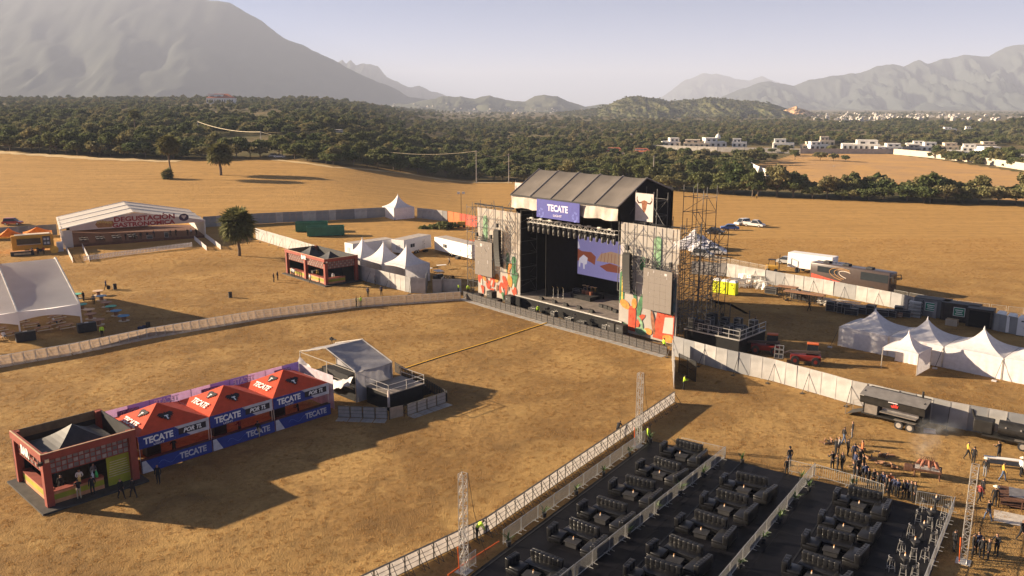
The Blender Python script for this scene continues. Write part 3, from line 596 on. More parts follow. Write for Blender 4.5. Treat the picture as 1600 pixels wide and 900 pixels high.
def cushion(mb, x, y, z, sx, sy, sz, r=.06, n=3):           # a pillowed block
    vs_ = []; N = 5
    for f in range(6):
        pass
    bm = bmesh.new(); bmesh.ops.create_cube(bm, size=1.0)
    for v in bm.verts: v.co = Vector((v.co.x * sx, v.co.y * sy, v.co.z * sz))
    bmesh.ops.bevel(bm, geom=list(bm.edges), offset=r, segments=2, affect='EDGES', profile=.5)
    bm.verts.index_update(); mb.add([(v.co.x + x, v.co.y + y, v.co.z + z + sz / 2) for v in bm.verts], [tuple(v.index for v in f.verts) for f in bm.faces]); bm.free(); return mb
def sofa_kit(name, W, label):
    s = thing(name, label, 'sofa'); cushion(MB(), 0, 0, .0, W, .95, .3, .04).build('base', LEATHER, s, True)
    cushion(MB(), 0, -.1, .29, W - .02, .82, .2, .07).build('seat', LEATHER, s, True)
    b = MB(); n_ = max(3, round(W / .3))
    for i in range(n_): cushion(b, -W / 2 + W * (i + .5) / n_, .34 + .02 * math.cos(i), .30, W / n_ + .02, .3, .62, .05)
    cushion(b, 0, .48, .1, W, .1, .84, .04).build('backrest', LEATHER, s, True)
    return Proto(s)
k_sofa = sofa_kit('sofa', 2.2, 'x'); k_chair = sofa_kit('loveseat', 1.75, 'x'); k_low = sofa_kit('armchair', 1.0, 'x')
tb = thing('coffee_table', 'x', 'table'); cushion(MB(), 0, 0, .36, .95, .75, .05, .015).build('top', BLACK_P, tb); MB().box(0, 0, .06, .8, .6, .3).box(0, 0, 0, .7, .5, .06).build('base', BLACK_P, tb); k_table = Proto(tb)
bt = thing('bottle', 'x', 'bottle'); MB().lathe(0, 0, [(.045, 0), (.05, .02), (.05, .14), (.035, .17)], 10).build('body', M('cream_ceramic', (.8, .66, .5), .4), bt, True); MB().lathe(0, 0, [(.03, .17), (.032, .24), (.02, .26)], 8).build('cap', M('amber_cap', (.7, .3, .08), .4), bt, True); k_bottle = Proto(bt)
rows = [('barricade', [(1073, 705), (1039, 733), (998, 764), (953, 799), (910, 835), (848, 886)]), ('middle', [(1171, 757), (1142, 786), (1107, 821), (1066, 863), (1032, 897)]), ('stool', [(1349, 781), (1328, 816), (1306, 848), (1279, 889)])]
for rn, pts in rows:
    rn = rn + ('-side' if rn != 'middle' else '')
    for i, (u, v) in enumerate(pts):
        c = g(u, v, DECK + .3); x, y = vip(c); nth = NUM[i]
        def pos(dx, dy, z=DECK): return V0 + ex * (x + dx) + ey * (y + dy) + Vector((0, 0, z - DECK))
        j = random.uniform
        k_sofa.place(pos(j(-.1, .1), j(-.08, .08)), VA + j(-.1, .1), 'black tufted leather sofa, %s from the back rail in the %s row' % (nth, rn), 'black sofas on the platform', 1.1)
        k_table.place(pos(j(-.1, .1), -1.3), VA + j(-.08, .08), 'low black coffee table before the %s sofa in the %s row' % (nth, rn), 'black coffee tables on the platform', 1.1)
        k_chair.place(pos(1.55 + j(-.1, .1), -1.2), VA - math.pi / 2 + j(-.12, .05), 'black loveseat across from the armchair at the %s table in the %s row' % (nth, rn), 'black loveseats on the platform', 1.1)
        k_low.place(pos(-1.35, -1.0 + j(-.1, .1)), VA + math.pi / 2 + j(-.1, .1), 'small black armchair at the %s table in the %s row' % (nth, rn), 'black armchairs on the platform', 1.1)
        k_bottle.place(pos(j(-.2, .15), -1.2 + j(-.1, .15), DECK + .415), 0, 'small cream and amber bottle on the %s table in the %s row' % (nth, rn), 'bottles on the coffee tables')
RG = 'steel crowd barriers railing the sofa platform'
def rail_run(a, b, label):
    line_of(kit_rail, [a, b], 2.2, label, RG, wob=.01, z=DECK)
rail_run((786, 851), (1008, 690), 'steel crowd barrier on the platform edge nearest the barricade, %s from the camera end'); rail_run((720, 900), (744, 882), 'short steel crowd barrier at the foot of the front truss tower')
rail_run((868, 930), (1133, 716), 'steel crowd barrier between the barricade-side and middle sofa rows, %s from the camera end')
rail_run((1118, 930), (1272, 743), 'steel crowd barrier between the middle and stool-side sofa rows, %s from the camera end')
rail_run((1440, 930), (1490, 797), 'steel crowd barrier on the platform edge beside the bar stools, %s from the camera end'); rail_run((1064, 702), (1132, 718), 'steel crowd barrier on the back edge behind the barricade-side sofas, %s from the stage corner')
rail_run((1232, 738), (1270, 747), 'steel crowd barrier on the back edge behind the middle sofas, %s along'); rail_run((1272, 745), (1330, 762), 'steel crowd barrier on the back edge before the waiting crowd, %s along'); rail_run((1330, 762), (1380, 778), 'steel crowd barrier where the waiting crowd leans, %s along'); rail_run((1430, 788), (1486, 798), 'steel crowd barrier behind the first tall table, %s along')
# potted plants on the rails
POT = M('black_pot', (.03, .03, .032), .5)
def plant_kit(seed):
    t = thing('potted_plant', 'x', 'plant'); MB().lathe(0, 0, [(.12, 0), (.16, .3), (.17, .32), (.14, .32), (.13, .29)], 10).build('pot', POT, t); r = np.random.default_rng(seed); V = []; Fq = []
    for k in range(16):
        a = r.uniform(0, 6.28); tl = r.uniform(.25, .9); L_ = r.uniform(.45, .8); d = np.array([math.cos(a) * tl, math.sin(a) * tl, 1.]); d /= np.linalg.norm(d); s = np.array([-math.sin(a), math.cos(a), 0]) * .04; b = np.array([0, 0, .3]); o = len(V)
        m_ = b + d * L_ * .55; e = b + d * L_ + np.array([math.cos(a), math.sin(a), -.35]) * .16; V += [(b).tolist(), (m_ - s).tolist(), e.tolist(), (m_ + s).tolist()]; Fq.append((o, o + 1, o + 2, o + 3))
    me = bpy.data.meshes.new('foliage'); me.from_pydata(V, [], Fq); me.materials.append(M('house_plant_leaf', (.06, .11, .025), .5, var=.3)); put('foliage', me, t); return Proto(t)
k_plant = plant_kit(5)
for i, (u, v, lb) in enumerate([(789, 851, 'at the open end of the barricade-side railing'), (845, 806, 'second along the barricade-side railing'), (895, 771, 'third along the barricade-side railing'), (938, 741, 'fourth along the barricade-side railing'), (979, 710, 'fifth along the barricade-side railing'), (1011, 690, 'at the platform corner nearest the stage'), (1053, 700, 'on the back edge behind the first sofa'), (1095, 712, 'beside the first sofa of the barricade-side row'),
                               (976, 836, 'nearest the camera on the first aisle rail'), (1020, 799, 'second along the first aisle rail'), (1057, 771, 'third along the first aisle rail'), (1094, 744, 'fourth along the first aisle rail'), (1154, 722, 'on the back edge behind the middle row'), (1149, 885, 'nearest the camera on the second aisle rail'), (1186, 845, 'second along the second aisle rail'), (1212, 814, 'third along the second aisle rail'), (1236, 784, 'fourth along the second aisle rail'), (1246, 752, 'on the back edge before two staff'), (1258, 765, 'at the back end of the second aisle rail'), (1325, 761, 'beside the waiting crowd')]):
    k_plant.place(g(u, v, DECK) + ex * .3, i, 'small potted plant ' + lb, 'potted plants along the platform rails', random.uniform(.85, 1.2))
# tall cocktail tables and bar stools
ct = thing('cocktail_table', 'x', 'table'); MB().lathe(0, 0, [(.3, 1.08), (.31, 1.12), (.0, 1.12)], 16).build('top', BLACK_P, ct); MB().lathe(0, 0, [(.26, 0), (.26, .02), (.2, .04), (.06, .5), (.05, .7), (.29, 1.08)], 16).build('cloth', M('black_spandex', (.02, .02, .022), .7), ct, True); k_ct = Proto(ct)
st = thing('bar_stool', 'x', 'stool'); q = MB()
for a, b in ((-1, -1), (1, -1), (1, 1), (-1, 1)): q.bar((a * .2, b * .2, 0), (a * .15, b * .15, .74), .028, 6).build('leg', ALU, st) if False else MB().bar((a * .2, b * .2, 0), (a * .15, b * .15, .74), .03, 6).build('leg', ALU, st)
q = MB()
for i in range(4): a0 = (math.pi / 4 + i * math.pi / 2, math.pi / 4 + (i + 1) * math.pi / 2); q.bar((.26 * math.cos(a0[0]), .26 * math.sin(a0[0]), .25), (.26 * math.cos(a0[1]), .26 * math.sin(a0[1]), .25), .025)
q.build('footrest', ALU, st); MB().lathe(0, 0, [(.19, .73), (.2, .77), (.17, .79), (0, .79)], 14).build('seat', BLACK_P, st)
bk_ = MB(); arc = [(.19 * math.sin(a), .19 * math.cos(a), 1.02) for a in np.linspace(-1.3, 1.3, 8)]; bk_.path(arc, .035, 6)
for i in (1, 3, 4, 6): bk_.bar((arc[i][0] * .9, arc[i][1] * .9, .76), arc[i], .022)
bk_.build('backrest', ALU, st); k_st = Proto(st)
tabs = [(1460, 778 + 22), (1452, 800 + 20), (1441, 822 + 20), (1427, 850 + 18), (1411, 874 + 20)]
for i, (u, v) in enumerate(tabs):
    c = g(u, v, DECK); k_ct.place(c, 0, 'tall black cocktail table, %s from the back of the platform' % NUM[i], 'tall cocktail tables'); k_bottle.place(c + Vector((.05, .05, 1.125)), 0, 'small cream and amber bottle on the %s tall cocktail table' % NUM[i], 'bottles on the tall tables')
    for s, (dx, dy, rz) in enumerate([(-.72, -.25, 2.0), (.72, -.3, -1.9)] + ([(.1, -.8, math.pi)] if i in (1, 3, 4) else [])):
        k_st.place(c + ex * dx + ey * dy, VA + rz + random.uniform(-.3, .3), 'chrome bar stool %s the %s tall cocktail table' % (('on the sofa side of', 'on the outer rail side of', 'on the camera side of')[s], NUM[i]), 'chrome bar stools')
# truss towers
def truss_tower(p, H_, label, w_=.42):
    t = thing('truss_tower', label, 'tower', p, VA); ch = MB()
    for a in (-1, 1):
        for b in (-1, 1): ch.bar((a * w_ / 2, b * w_ / 2, 0), (a * w_ / 2, b * w_ / 2, H_), .055, 6)
    ch.build('chord', ALU, t); la = MB(); n_ = int(H_ / .45)
    for k in range(n_):
        z0, z1 = k * H_ / n_, (k + 1) * H_ / n_; s = 1 if k % 2 else -1
        for (ax, ay), (bx, by) in (((-1, -1), (1, -1)), ((1, -1), (1, 1)), ((1, 1), (-1, 1)), ((-1, 1), (-1, -1))):
            p0, p1 = ((ax, ay), (bx, by)) if s > 0 else ((bx, by), (ax, ay)); la.bar((p0[0] * w_ / 2, p0[1] * w_ / 2, z0), (p1[0] * w_ / 2, p1[1] * w_ / 2, z1), .03); la.bar((ax * w_ / 2, ay * w_ / 2, z1), (bx * w_ / 2, by * w_ / 2, z1), .03)
    la.build('lacing', ALU, t); MB().box(0, 0, 0, .9, .9, .04).build('base_plate', STEEL, t); MB().bar((-w_ / 2, -w_ / 2 - .02, .1), (-w_ / 2 - .1, -w_ / 2 - .04, H_ * .26), .07, 6).build('strap', M('orange_strap', (.75, .13, .02), .6), t)
    MB().path([(w_ / 2, w_ / 2 + .05, H_), (w_ / 2 + .1, w_ / 2 + .5, H_ * .6), (w_ / 2 + .2, w_ / 2 + 1.3, H_ * .2), (w_ / 2 + .3, w_ / 2 + 1.8, .05)], .03).build('cable', BLACK_M, t)
truss_tower(g(725, 893), 6.95, 'aluminium truss tower nearest the camera at the barricade'); truss_tower(g(997, 697), 6.9, 'aluminium truss tower at the platform corner nearest the stage'); truss_tower(g(1505, 878), 7.0, 'aluminium truss tower in the shade beside the crowd')
for i, (a, b) in enumerate([((700, 905), (780, 856))]): MB().path([g(*a) + Vector((0, 0, .3)), g(*a).lerp(g(*b), .5) + Vector((0, 0, .45)), g(*b) + Vector((0, 0, .5))], .09, 6).build('orange_tube', M('orange_strap')) and tag(COL.objects['orange_tube'], 'orange tube lying along the platform edge by the truss tower', 'tube')
# ------------------------------------------------------------------ main stage
SA = math.radians(-49.0); _a = g(730, 468); SN = Vector((-math.sin(SA), math.cos(SA), 0)); ST = Vector((math.cos(SA), math.sin(SA), 0)); SO = _a + SN * 3
def S(x, y, z=0.): return SO + ST * x + SN * y + Vector((0, 0, z))
def sloc(p): q = p - SO; return q.dot(ST), q.dot(SN)
DARKC = M('black_drape', (.008, .008, .009), .95, var=.3); SCAF = M('scaffold_tube', (.1, .098, .1), .55, .4, var=.4); ROOFC = M('roof_canvas', (.135, .118, .105), .85, var=.14, scale=.5, bump=.03, bscale=.6)
stage = thing('concert_stage', 'large concert stage with pitched grey canvas roof and scaffold wings', 'stage', SO, SA)
DZ = 1.75
MB().box(19, 6.2, 0, 21.6, 12.4, DZ - .1).build('deck_skirt', DARKC, stage)
DT = M('stage_deck', (.22, .19, .165), .6, var=.25, scale=.8); dm = MB().box(0, 0, DZ - .1, 2.38, 2.38, .1).mesh('deck_panel', [DT])
for i in range(9):
    for j in range(5): put('deck_panel', dm, stage, (8.2 + 2.4 * (i + .5), .12 + 2.4 * (j + .5), random.uniform(-.003, .003)))
MB().box(19, -.04, DZ - .14, 21.6, .1, .16).build('deck_edge', ALU, stage)
EZ, RZ, BZ = 17.15, 20.5, 18.7; X0, X1, YR, YB = 7.5, 28.8, 5.3, 10.6
nb = 5
for k in range(nb):                                         # canvas bays that sag between the arches
    xa, xb = X0 + (X1 - X0) * k / nb, X0 + (X1 - X0) * (k + 1) / nb; rows_ = []
    for j, (y, z) in enumerate([(-.35, EZ - .1), (1.2, EZ + .85), (3., EZ + 1.95), (YR, RZ), (8, (RZ + BZ) / 2 + .1), (YB, BZ)]):
        rows_.append([(xa + (xb - xa) * i / 8, y, z - .22 * math.sin(math.pi * i / 8) * (1 if j in (1, 2, 4) else .35)) for i in range(9)])
    MB().sheet(rows_).build('roof_bay', ROOFC, stage, True)
ribm = M('roof_arch', (.3, .27, .245), .6, .1)
for k in range(nb + 1):
    x = X0 + (X1 - X0) * k / nb; MB().path([(x, -.4, EZ - .1), (x, YR, RZ + .04), (x, YB, BZ)], .2, 6).build('roof_arch', ribm, stage)
MB().bar((X0, -.4, EZ - .15), (X1, -.4, EZ - .15), .28).bar((X0, YB, BZ - .1), (X1, YB, BZ - .1), .25).build('eave_beam', BLACK_M, stage)
for x, nm in ((X0 + .05, 'gable_drape'), (X1 - .05, 'gable_drape')):
    MB().prism([(x, -.2, EZ - .25), (x, YR, RZ - .12), (x, YB, BZ - .12), (x, YB + .6, 1.), (x, 1.2, 1.), (x, 1.2, 13.)], (.06 if x < 15 else -.06, 0, 0)).build(nm, DARKC, stage)
MB().box(18.2, 11.2, 1, 21, .08, 18).build('back_drape', DARKC, stage)
MB().box(12.2, 6.5, DZ, .1, 8, 12).build('side_drape', DARKC, stage) ; MB().box(18.5, 5.6, 14.6, 20.4, 9, .1).build('ceiling_drape', DARKC, stage)
fas = [[(X0 + (X1 - X0) * i / 40, -.3 + .12 * math.sin(i * 1.9) * (j > 0) + .1 * math.sin(i * .7 + j), EZ - .25 - j * .58 - (.08 * math.sin(i * .9) if j == 3 else 0)) for i in range(41)] for j in range(4)]
MB().sheet(fas).build('fascia_cloth', M('fascia_cloth', (.66, .59, .52), .9, var=.12, trans=.25), stage, True)
# wings
def scaffold(mb, x0, x1, y0, y1, z1, bay=2.3, lift=2.0, seed=0, d=.09, dens=.8):
    r = random.Random(seed); nx = max(1, round((x1 - x0) / bay)); nz = int(z1 / lift)
    for i in range(nx + 1):
        x = x0 + (x1 - x0) * i / nx
        for y in (y0, y1): mb.bar((x, y, 0), (x, y, z1 + r.uniform(-.2, .5)), d)
        for k in range(1, nz + 1): mb.bar((x, y0, k * lift), (x, y1, k * lift), d * .8)
    for k in range(nz + 1):
        for y in (y0, y1): mb.bar((x0, y, k * lift + .1), (x1, y, k * lift + .1), d * .85)
    for i in range(nx):
        xa, xb = x0 + (x1 - x0) * i / nx, x0 + (x1 - x0) * (i + 1) / nx
        for k in range(nz):
            for y in (y0, y1):
                if r.random() < dens: a, b = (xa, xb) if r.random() < .5 else (xb, xa); mb.bar((a, y, k * lift + .1), (b, y, (k + 1) * lift + .1), d * .75)
            if r.random() < .4: mb.bar((xa, y0, k * lift), (xb, y1, (k + 1) * lift), d * .7)
    return mb
def sc_part(args, nm='scaffold_frame'): return scaffold(MB(), *args).build(nm, SCAF, stage)
sc_part((-4.2, -1.3, .4, 3.2, 14.6, 1.5, 2, 1)); sc_part((-1.2, 9.0, .35, 3.6, 14.6, 2.05, 2, 2)); sc_part((29.0, 38.6, .35, 3.6, 15.2, 2.0, 2, 3)); sc_part((29.5, 38.6, 4.5, 7.5, 15, 2.3, 2, 5))
sc_part((32.2, 35.4, 9., 12., 19.3, 1.6, 2, 6)); sc_part((38.7, 40.0, 4.5, 7., 11.5, 1.3, 2, 7)); sc_part((29.6, 33.2, 2.2, 4.4, 19.0, 1.8, 2, 8)); sc_part((35.4, 38.2, 9., 11., 14., 1.4, 2, 10))
def front_lattice(x0, x1, z0, z1, seed):
    r = random.Random(seed); mb = MB(); n_ = 6
    for i in range(n_ + 1): x = x0 + (x1 - x0) * i / n_; mb.bar((x, -.3, z0), (x + r.uniform(-.1, .1), -.3, z1), .1)
    for k in range(int((z1 - z0) / 1.6) + 1): z = z0 + 1.6 * k; mb.bar((x0, -.32, z), (x1, -.32, z), .08)
    for k in range(34):
        x = r.uniform(x0, x1 - 1.6); z = r.uniform(z0, z1 - 2.2); a = r.choice((-1, 1)); l_ = r.uniform(1.4, 3.); mb.bar((x if a > 0 else min(x + l_, x1), -.34 - .3 * r.random(), z), (min(x + l_, x1) if a > 0 else x, -.34, min(z + l_ * r.uniform(.7, 1.2), z1)), .075)
    mb.build('front_scaffold', SCAF, stage)
front_lattice(-1.1, 8.9, 5.0, 14.6, 4); front_lattice(29.1, 38.5, 6.0, 15.2, 9)
wt = MB()
for x in (-3.2, -1.0, 1.4, 4.0, 30.2, 33.2, 36.4): wt.box(x + .9, 1.5, 15.0 if x > 20 else 14.5, 1.9, .16, .2, .25)
wt.build('hoist_beam', BLACK_M, stage)
# printed wing banners (open mesh cloth, scaffold shows through)
BAN = M('banner_mesh', (.74, .68, .61), .9, var=.1, scale=.4, alpha=.55, trans=.2)
G1, G2, R1, O1, Y1, T1 = (M(n_, c_, .85, var=.4, scale=2.5, alpha=.82) for n_, c_ in (('print_green', (.06, .17, .08)), ('print_sage', (.2, .34, .2)), ('print_red', (.5, .07, .03)), ('print_orange', (.62, .24, .05)), ('print_yellow', (.62, .42, .06)), ('print_brown', (.25, .1, .05))))
def blob(x, z, rx, rz, n=18, tilt=0., egg=0.):
    c, s = math.cos(tilt), math.sin(tilt); P = []
    for k in range(n): t_ = 2 * math.pi * k / n; a, b = rx * math.cos(t_) * (1 + egg * math.sin(t_)), rz * math.sin(t_); P.append((x + a * c - b * s, z + a * s + b * c))
    return P
def cactus(x, z0, z1, w_):
    h = z1 - z0; out = []
    for k in range(9): a = math.pi * k / 8; out.append((x + w_ * math.cos(a), z1 - w_ + w_ * math.sin(a)))
    return [(x + w_, z0)] + out + [(x - w_, z0)]
def chili(x, z, L_, w_, bend):
    P = []; Q = []
    for k in range(9):
        t_ = k / 8; cx, cz = x + bend * math.sin(t_ * 2.2), z - L_ * t_; ww = w_ * (1 - t_) ** .6 * (1 if k else .5); P.append((cx + ww, cz)); Q.append((cx - ww, cz))
    return P + Q[::-1]
def banner(x0, x1, z0, z1, prints, label, y=.2):
    t = thing('stage_banner', label, 'banner', S(x0, y), SA, 'printed banners on the stage wings'); nn = 14
    MB().sheet([[(i * (x1 - x0) / nn, .03 * math.sin(i * 1.3 + j), z0 + (z1 - z0) * j / 10) for i in range(nn + 1)] for j in range(11)]).build('cloth', BAN, t, True)
    for k, (m, out) in enumerate(prints):
        out = [(min(max(a, .05), x1 - x0 - .05), max(b, z0 + .05)) for a, b in out]
        MB().prism([(a, -.06 - .004 * k, b) for a, b in out], (0, .003, 0)).build('print', m, t)
    return t
pr = [(G2, cactus(2.0, 8.3, 13.2, .55)), (G1, cactus(8.8, 2.5, 7.6, .5)), (G2, cactus(7.4, 4.8, 8, .35)), (O1, chili(8.1, 6.5, 2.8, .45, -.5)), (R1, chili(6.4, 4.2, 3.2, .5, .6)), (G1, chili(9.5, 5.2, 3, .5, -.4))]
for k in range(9): pr.append(((R1, O1, R1)[k % 3], blob(.6 + k * 1.05, 2.9 + .8 * math.sin(k * 2.1), .55, .75 + .2 * (k % 2), 14, .3 * math.sin(k), .15)))
for k in range(7): pr.append(((BAN, T1)[k % 2], blob(1. + k * 1.3, 2.4 + .5 * math.sin(k * 1.3), .2, .55, 10, .5 * math.sin(k * 2))))
pr += [(R1, chili(1.2, 1.9, 1.5, .45, .2)), (R1, chili(3.8, 1.8, 1.6, .5, -.2)), (G1, chili(6.2, 1.6, 1.4, .4, .3))]
banner(-1.2, 9.0, .3, 14.3, pr, 'printed stage wing banner behind the far side screen')
pr = [(G1, cactus(.5, 4.2, 8.6, .42)), (Y1, cactus(.55, 4.6, 8.2, .1)), (G2, cactus(6.3, 8.6, 13.9, .62)), (G1, cactus(3.9, 9.2, 11., .42)), (G1, chili(4.7, 6.4, 4.4, .6, -1.2)), (R1, cactus(2.4, .8, 4.2, .62)), (O1, blob(1.1, 4.2, .9, .55, 14, -.4)), (G1, chili(2.6, 6.4, 2.4, .38, .3)), (O1, blob(2.7, 4.6, .45, .7)), (R1, chili(4.4, 3.4, 2.4, .5, -1.0)), (G2, chili(3.4, 3.0, 2.0, .35, .8)), (O1, blob(5.2, 1.3, .7, .45)), (G2, blob(4.0, 1.1, 1., .5)), (R1, [(6.0, .7), (9.3, .7), (9.4, 4.3), (6.6, 4.1)]), (BAN, [(7.6, 1.6), (9.2, 1.7), (9.25, 3.9), (7.9, 3.7)]), (O1, blob(8.5, 1.0, .9, .5)), (T1, blob(6.0, 2.6, .3, 1.6, 14, .2)), (G1, blob(.8, 1.4, .8, .3)), (G1, chili(9.3, 8.4, 4.5, .7, -.3)), (M('print_blue', (.1, .18, .22), .85), [(8.8, 4.6), (9.5, 4.6), (9.5, 9.2), (8.9, 8.6)])]
banner(29.0, 38.6, .4, 15.1, pr, 'printed stage wing banner behind the near side screen')
# skull banners
def skull(x, y, z, label):
    t = thing('skull_banner', label, 'banner', S(x, y), SA, 'cattle skull banners above the stage wings'); MB().box(1.5, 0, z, 3.0, .04, 3.6).build('cloth', M('skull_cloth', (.55, .48, .45), .9, var=.08), t)
    m = M('print_skull', (.06, .03, .025), .85); pr_ = [[(1.0, 2.6), (1.5, 2.75), (2.0, 2.6), (1.85, 1.7), (1.62, 1.15), (1.38, 1.15), (1.15, 1.7)]]
    for s in (-1, 1): pr_.append([(1.5 + s * a, b) for a, b in ((.45, 2.5), (.9, 2.45), (1.2, 2.8), (1.15, 3.25), (1.32, 3.0), (1.3, 2.6), (1., 2.25), (.5, 2.3))])
    for k, o_ in enumerate(pr_): MB().prism([(a, -.03, z + b) for a, b in o_], (0, .004, 0)).build('print', m if k else M('print_brown'), t)
    fr = MB().bar((0, .05, z + 3.6), (3, .05, z + 3.6), .15)
    for x_ in (.05, 2.95): fr.bar((x_, .1, z - .2), (x_, .1, z + 3.9), .1); fr.bar((x_, .1, z + 2), (x_ + (1.8 if x_ > 1 else -1.8), .1, z - .2), .09)
    fr.build('frame', SCAF, t)
skull(29.8, 2.0, 15.25, 'cattle skull banner over the near stage wing'); skull(4.4, 3.2, 14.8, 'cattle skull banner half hidden behind the stage roof')
# main sign
t = thing('stage_sign', 'blue banner sign reading TECATE LIGHT on the stage roof edge', 'sign', S(13.7, -.75), SA); MB().box(4.3, 0, 14.35, 8.6, .12, 2.6).build('panel', M('sign_blue', (.055, .06, .27), .7, var=.1), t)
LIL = M('print_lilac', (.62, .58, .72), .8, var=.05); text('lettering', 'TECATE', 1.25, LIL, t, (4.3, -.075, 15.85), bold=.035, sx=.92); text('lettering', 'LIGHT', .42, LIL, t, (4.3, -.075, 14.85), sx=1.5, bold=.01)
LB = M('print_midblue', (.12, .14, .42), .8)
for x in (.9, 7.7):
    for k in range(5): MB().prism([(x + .45 * a, -.065, 14.9 + .45 * b + .25 * (k % 2)) for a, b in blob(math.cos(k * 1.26), math.sin(k * 1.26), .35, .75, 8, k * 1.26)], (0, .004, 0)).build('print', LB, t)
# front lighting truss and moving lights
t = thing('lighting_truss', 'long black and silver lighting truss hung across the stage opening', 'truss', S(10.0, .9), SA); ch = MB(); la = MB(); Lt = 17.6
for y in (-.25, .25):
    for z in (13.1, 13.65): ch.bar((0, y, z), (Lt, y, z), .06)
for k in range(29):
    x = Lt * k / 29; la.bar((x, -.25, 13.1 if k % 2 else 13.65), (x + Lt / 29, -.25, 13.65 if k % 2 else 13.1), .04); la.bar((x, .25, 13.1), (x, .25, 13.65), .04)
ch.build('chord', ALU, t); la.build('lacing', ALU, t); ha = MB()
for x in (1, 6.2, 11.4, 16.6): ha.bar((x, 0, 13.65), (x, 0, 16), .05)
ha.build('chain', BLACK_M, t)
FL = M('floor_lamp_white', (.6, .58, .52), .5); fx = MB()
for k in range(9): fx.box(.9 + k * 1.95, -.1, 13.72, .55, .3, .14)
fx.build('fixture', FL, t)
LENS = M('lamp_lens', (.32, .3, .25), .15)
lt = thing('moving_light', 'x', 'stage light'); MB().box(0, 0, -.28, .42, .34, .26).build('base', BLACK_M, lt); MB().box(-.22, 0, -.75, .06, .2, .5).box(.22, 0, -.75, .06, .2, .5).build('yoke', BLACK_M, lt); MB().lathe(0, 0, [(.12, -1.15), (.17, -1.1), (.19, -.8), (.13, -.5), (.06, -.45)], 12).build('head', M('lamp_head', (.09, .085, .075), .5), lt, True); MB().lathe(0, 0, [(.14, -1.16), (.13, -1.13)], 12).build('lens', LENS, lt); k_light = Proto(lt)
for i in range(17): k_light.place(S(10.4 + i * 1.06, .75, 13.1), SA + random.uniform(-.3, .3), 'moving stage light, %s from the left on the front truss' % NUM[i], 'moving lights on the front truss', (1.1, 1.1, 1.15))
for i in range(9): k_light.place(S(15 + i * 1.45, 4.5, 12.2), SA, 'moving stage light, %s from the left on the rear truss above the screen' % NUM[i], 'moving lights on the rear truss', .95)
tr2 = thing('lighting_truss', 'rear lighting truss in the dark above the back screen', 'truss', S(9.5, 4.5), SA); MB().bar((0, -.2, 12.25), (18, -.2, 12.25), .06).bar((0, .2, 12.25), (18, .2, 12.25), .06).bar((0, 0, 12.7), (18, 0, 12.7), .06).build('chord', BLACK_M, tr2); q = MB().bar((0, 0, 12.7), (18, 0, 12.7), .06)
for k in range(30): q.bar((k * .6, -.2, 12.25), (k * .6 + .3, 0, 12.7), .03).bar((k * .6 + .3, 0, 12.7), (k * .6 + .6, .2, 12.25), .03)
q.build('lacing', BLACK_M, tr2)['kind'] = 'stuff'
# LED screens
def led_mat(name, c): return M(name, c, .6, var=.04, emit=.22)
t = thing('back_screen', 'wide purple video screen at the back of the stage', 'screen', S(9.9, 9.3), SA); MB().box(9.2, .1, 4.35, 18.4, .2, 6.2).build('cabinet', BLACK_M, t)
MB().box(9.2, -.02, 4.45, 18.2, .04, 6.0).build('display', led_mat('screen_purple', (.2, .175, .34)), t)
SB, SW, SK = led_mat('screen_brown', (.2, .055, .03)), led_mat('screen_pale', (.5, .45, .5)), led_mat('screen_tan', (.33, .2, .12))
pics = [(SB, [(0.3, 6.2), (.6, 7.8), (1.8, 8.6), (3.2, 8.1), (5.2, 8.2), (6.2, 7.6), (6.0, 6.3), (5.2, 6.6), (3.8, 6.9), (2.4, 6.5), (1.6, 5.9)]), (SW, [(2.7, 6.9), (3.6, 7.6), (4.5, 7.2), (4.3, 6.2), (3.9, 6.1), (3.9, 5.4), (3.6, 5.4), (3.5, 6.2), (3., 6.3), (2.9, 5.6), (2.6, 5.6)]), (SW, [(.9, 8.5), (1.5, 9.7), (2.5, 9.5), (2.8, 8.6), (1.9, 8.2)]), (SK, [(6.3, 7.0), (7.2, 8.2), (9.2, 8.8), (12.2, 8.6), (15.5, 8.0), (15.5, 6.6), (12.5, 6.8), (9.5, 7.1)]), (SB, [(7, 6.3), (9, 7.0), (12.5, 6.7), (15.5, 6.5), (15.5, 5.9), (12, 5.8), (8.5, 5.7)])]
for k, (m, o_) in enumerate(pics): MB().prism([(a, -.045 - .003 * k, b) for a, b in o_], (0, .004, 0)).build('picture', m, t)
for k in range(12): MB().prism([(7.2 + k * .7, -.065, 7.0), (7.28 + k * .7, -.065, 7.0), (7.5 + k * .66, -.065, 8.5), (7.42 + k * .66, -.065, 8.5)], (0, .003, 0)).build('picture', SB, t)
GREYS = M('screen_grey', (.19, .165, .145), .45, var=.04, scale=.6); 
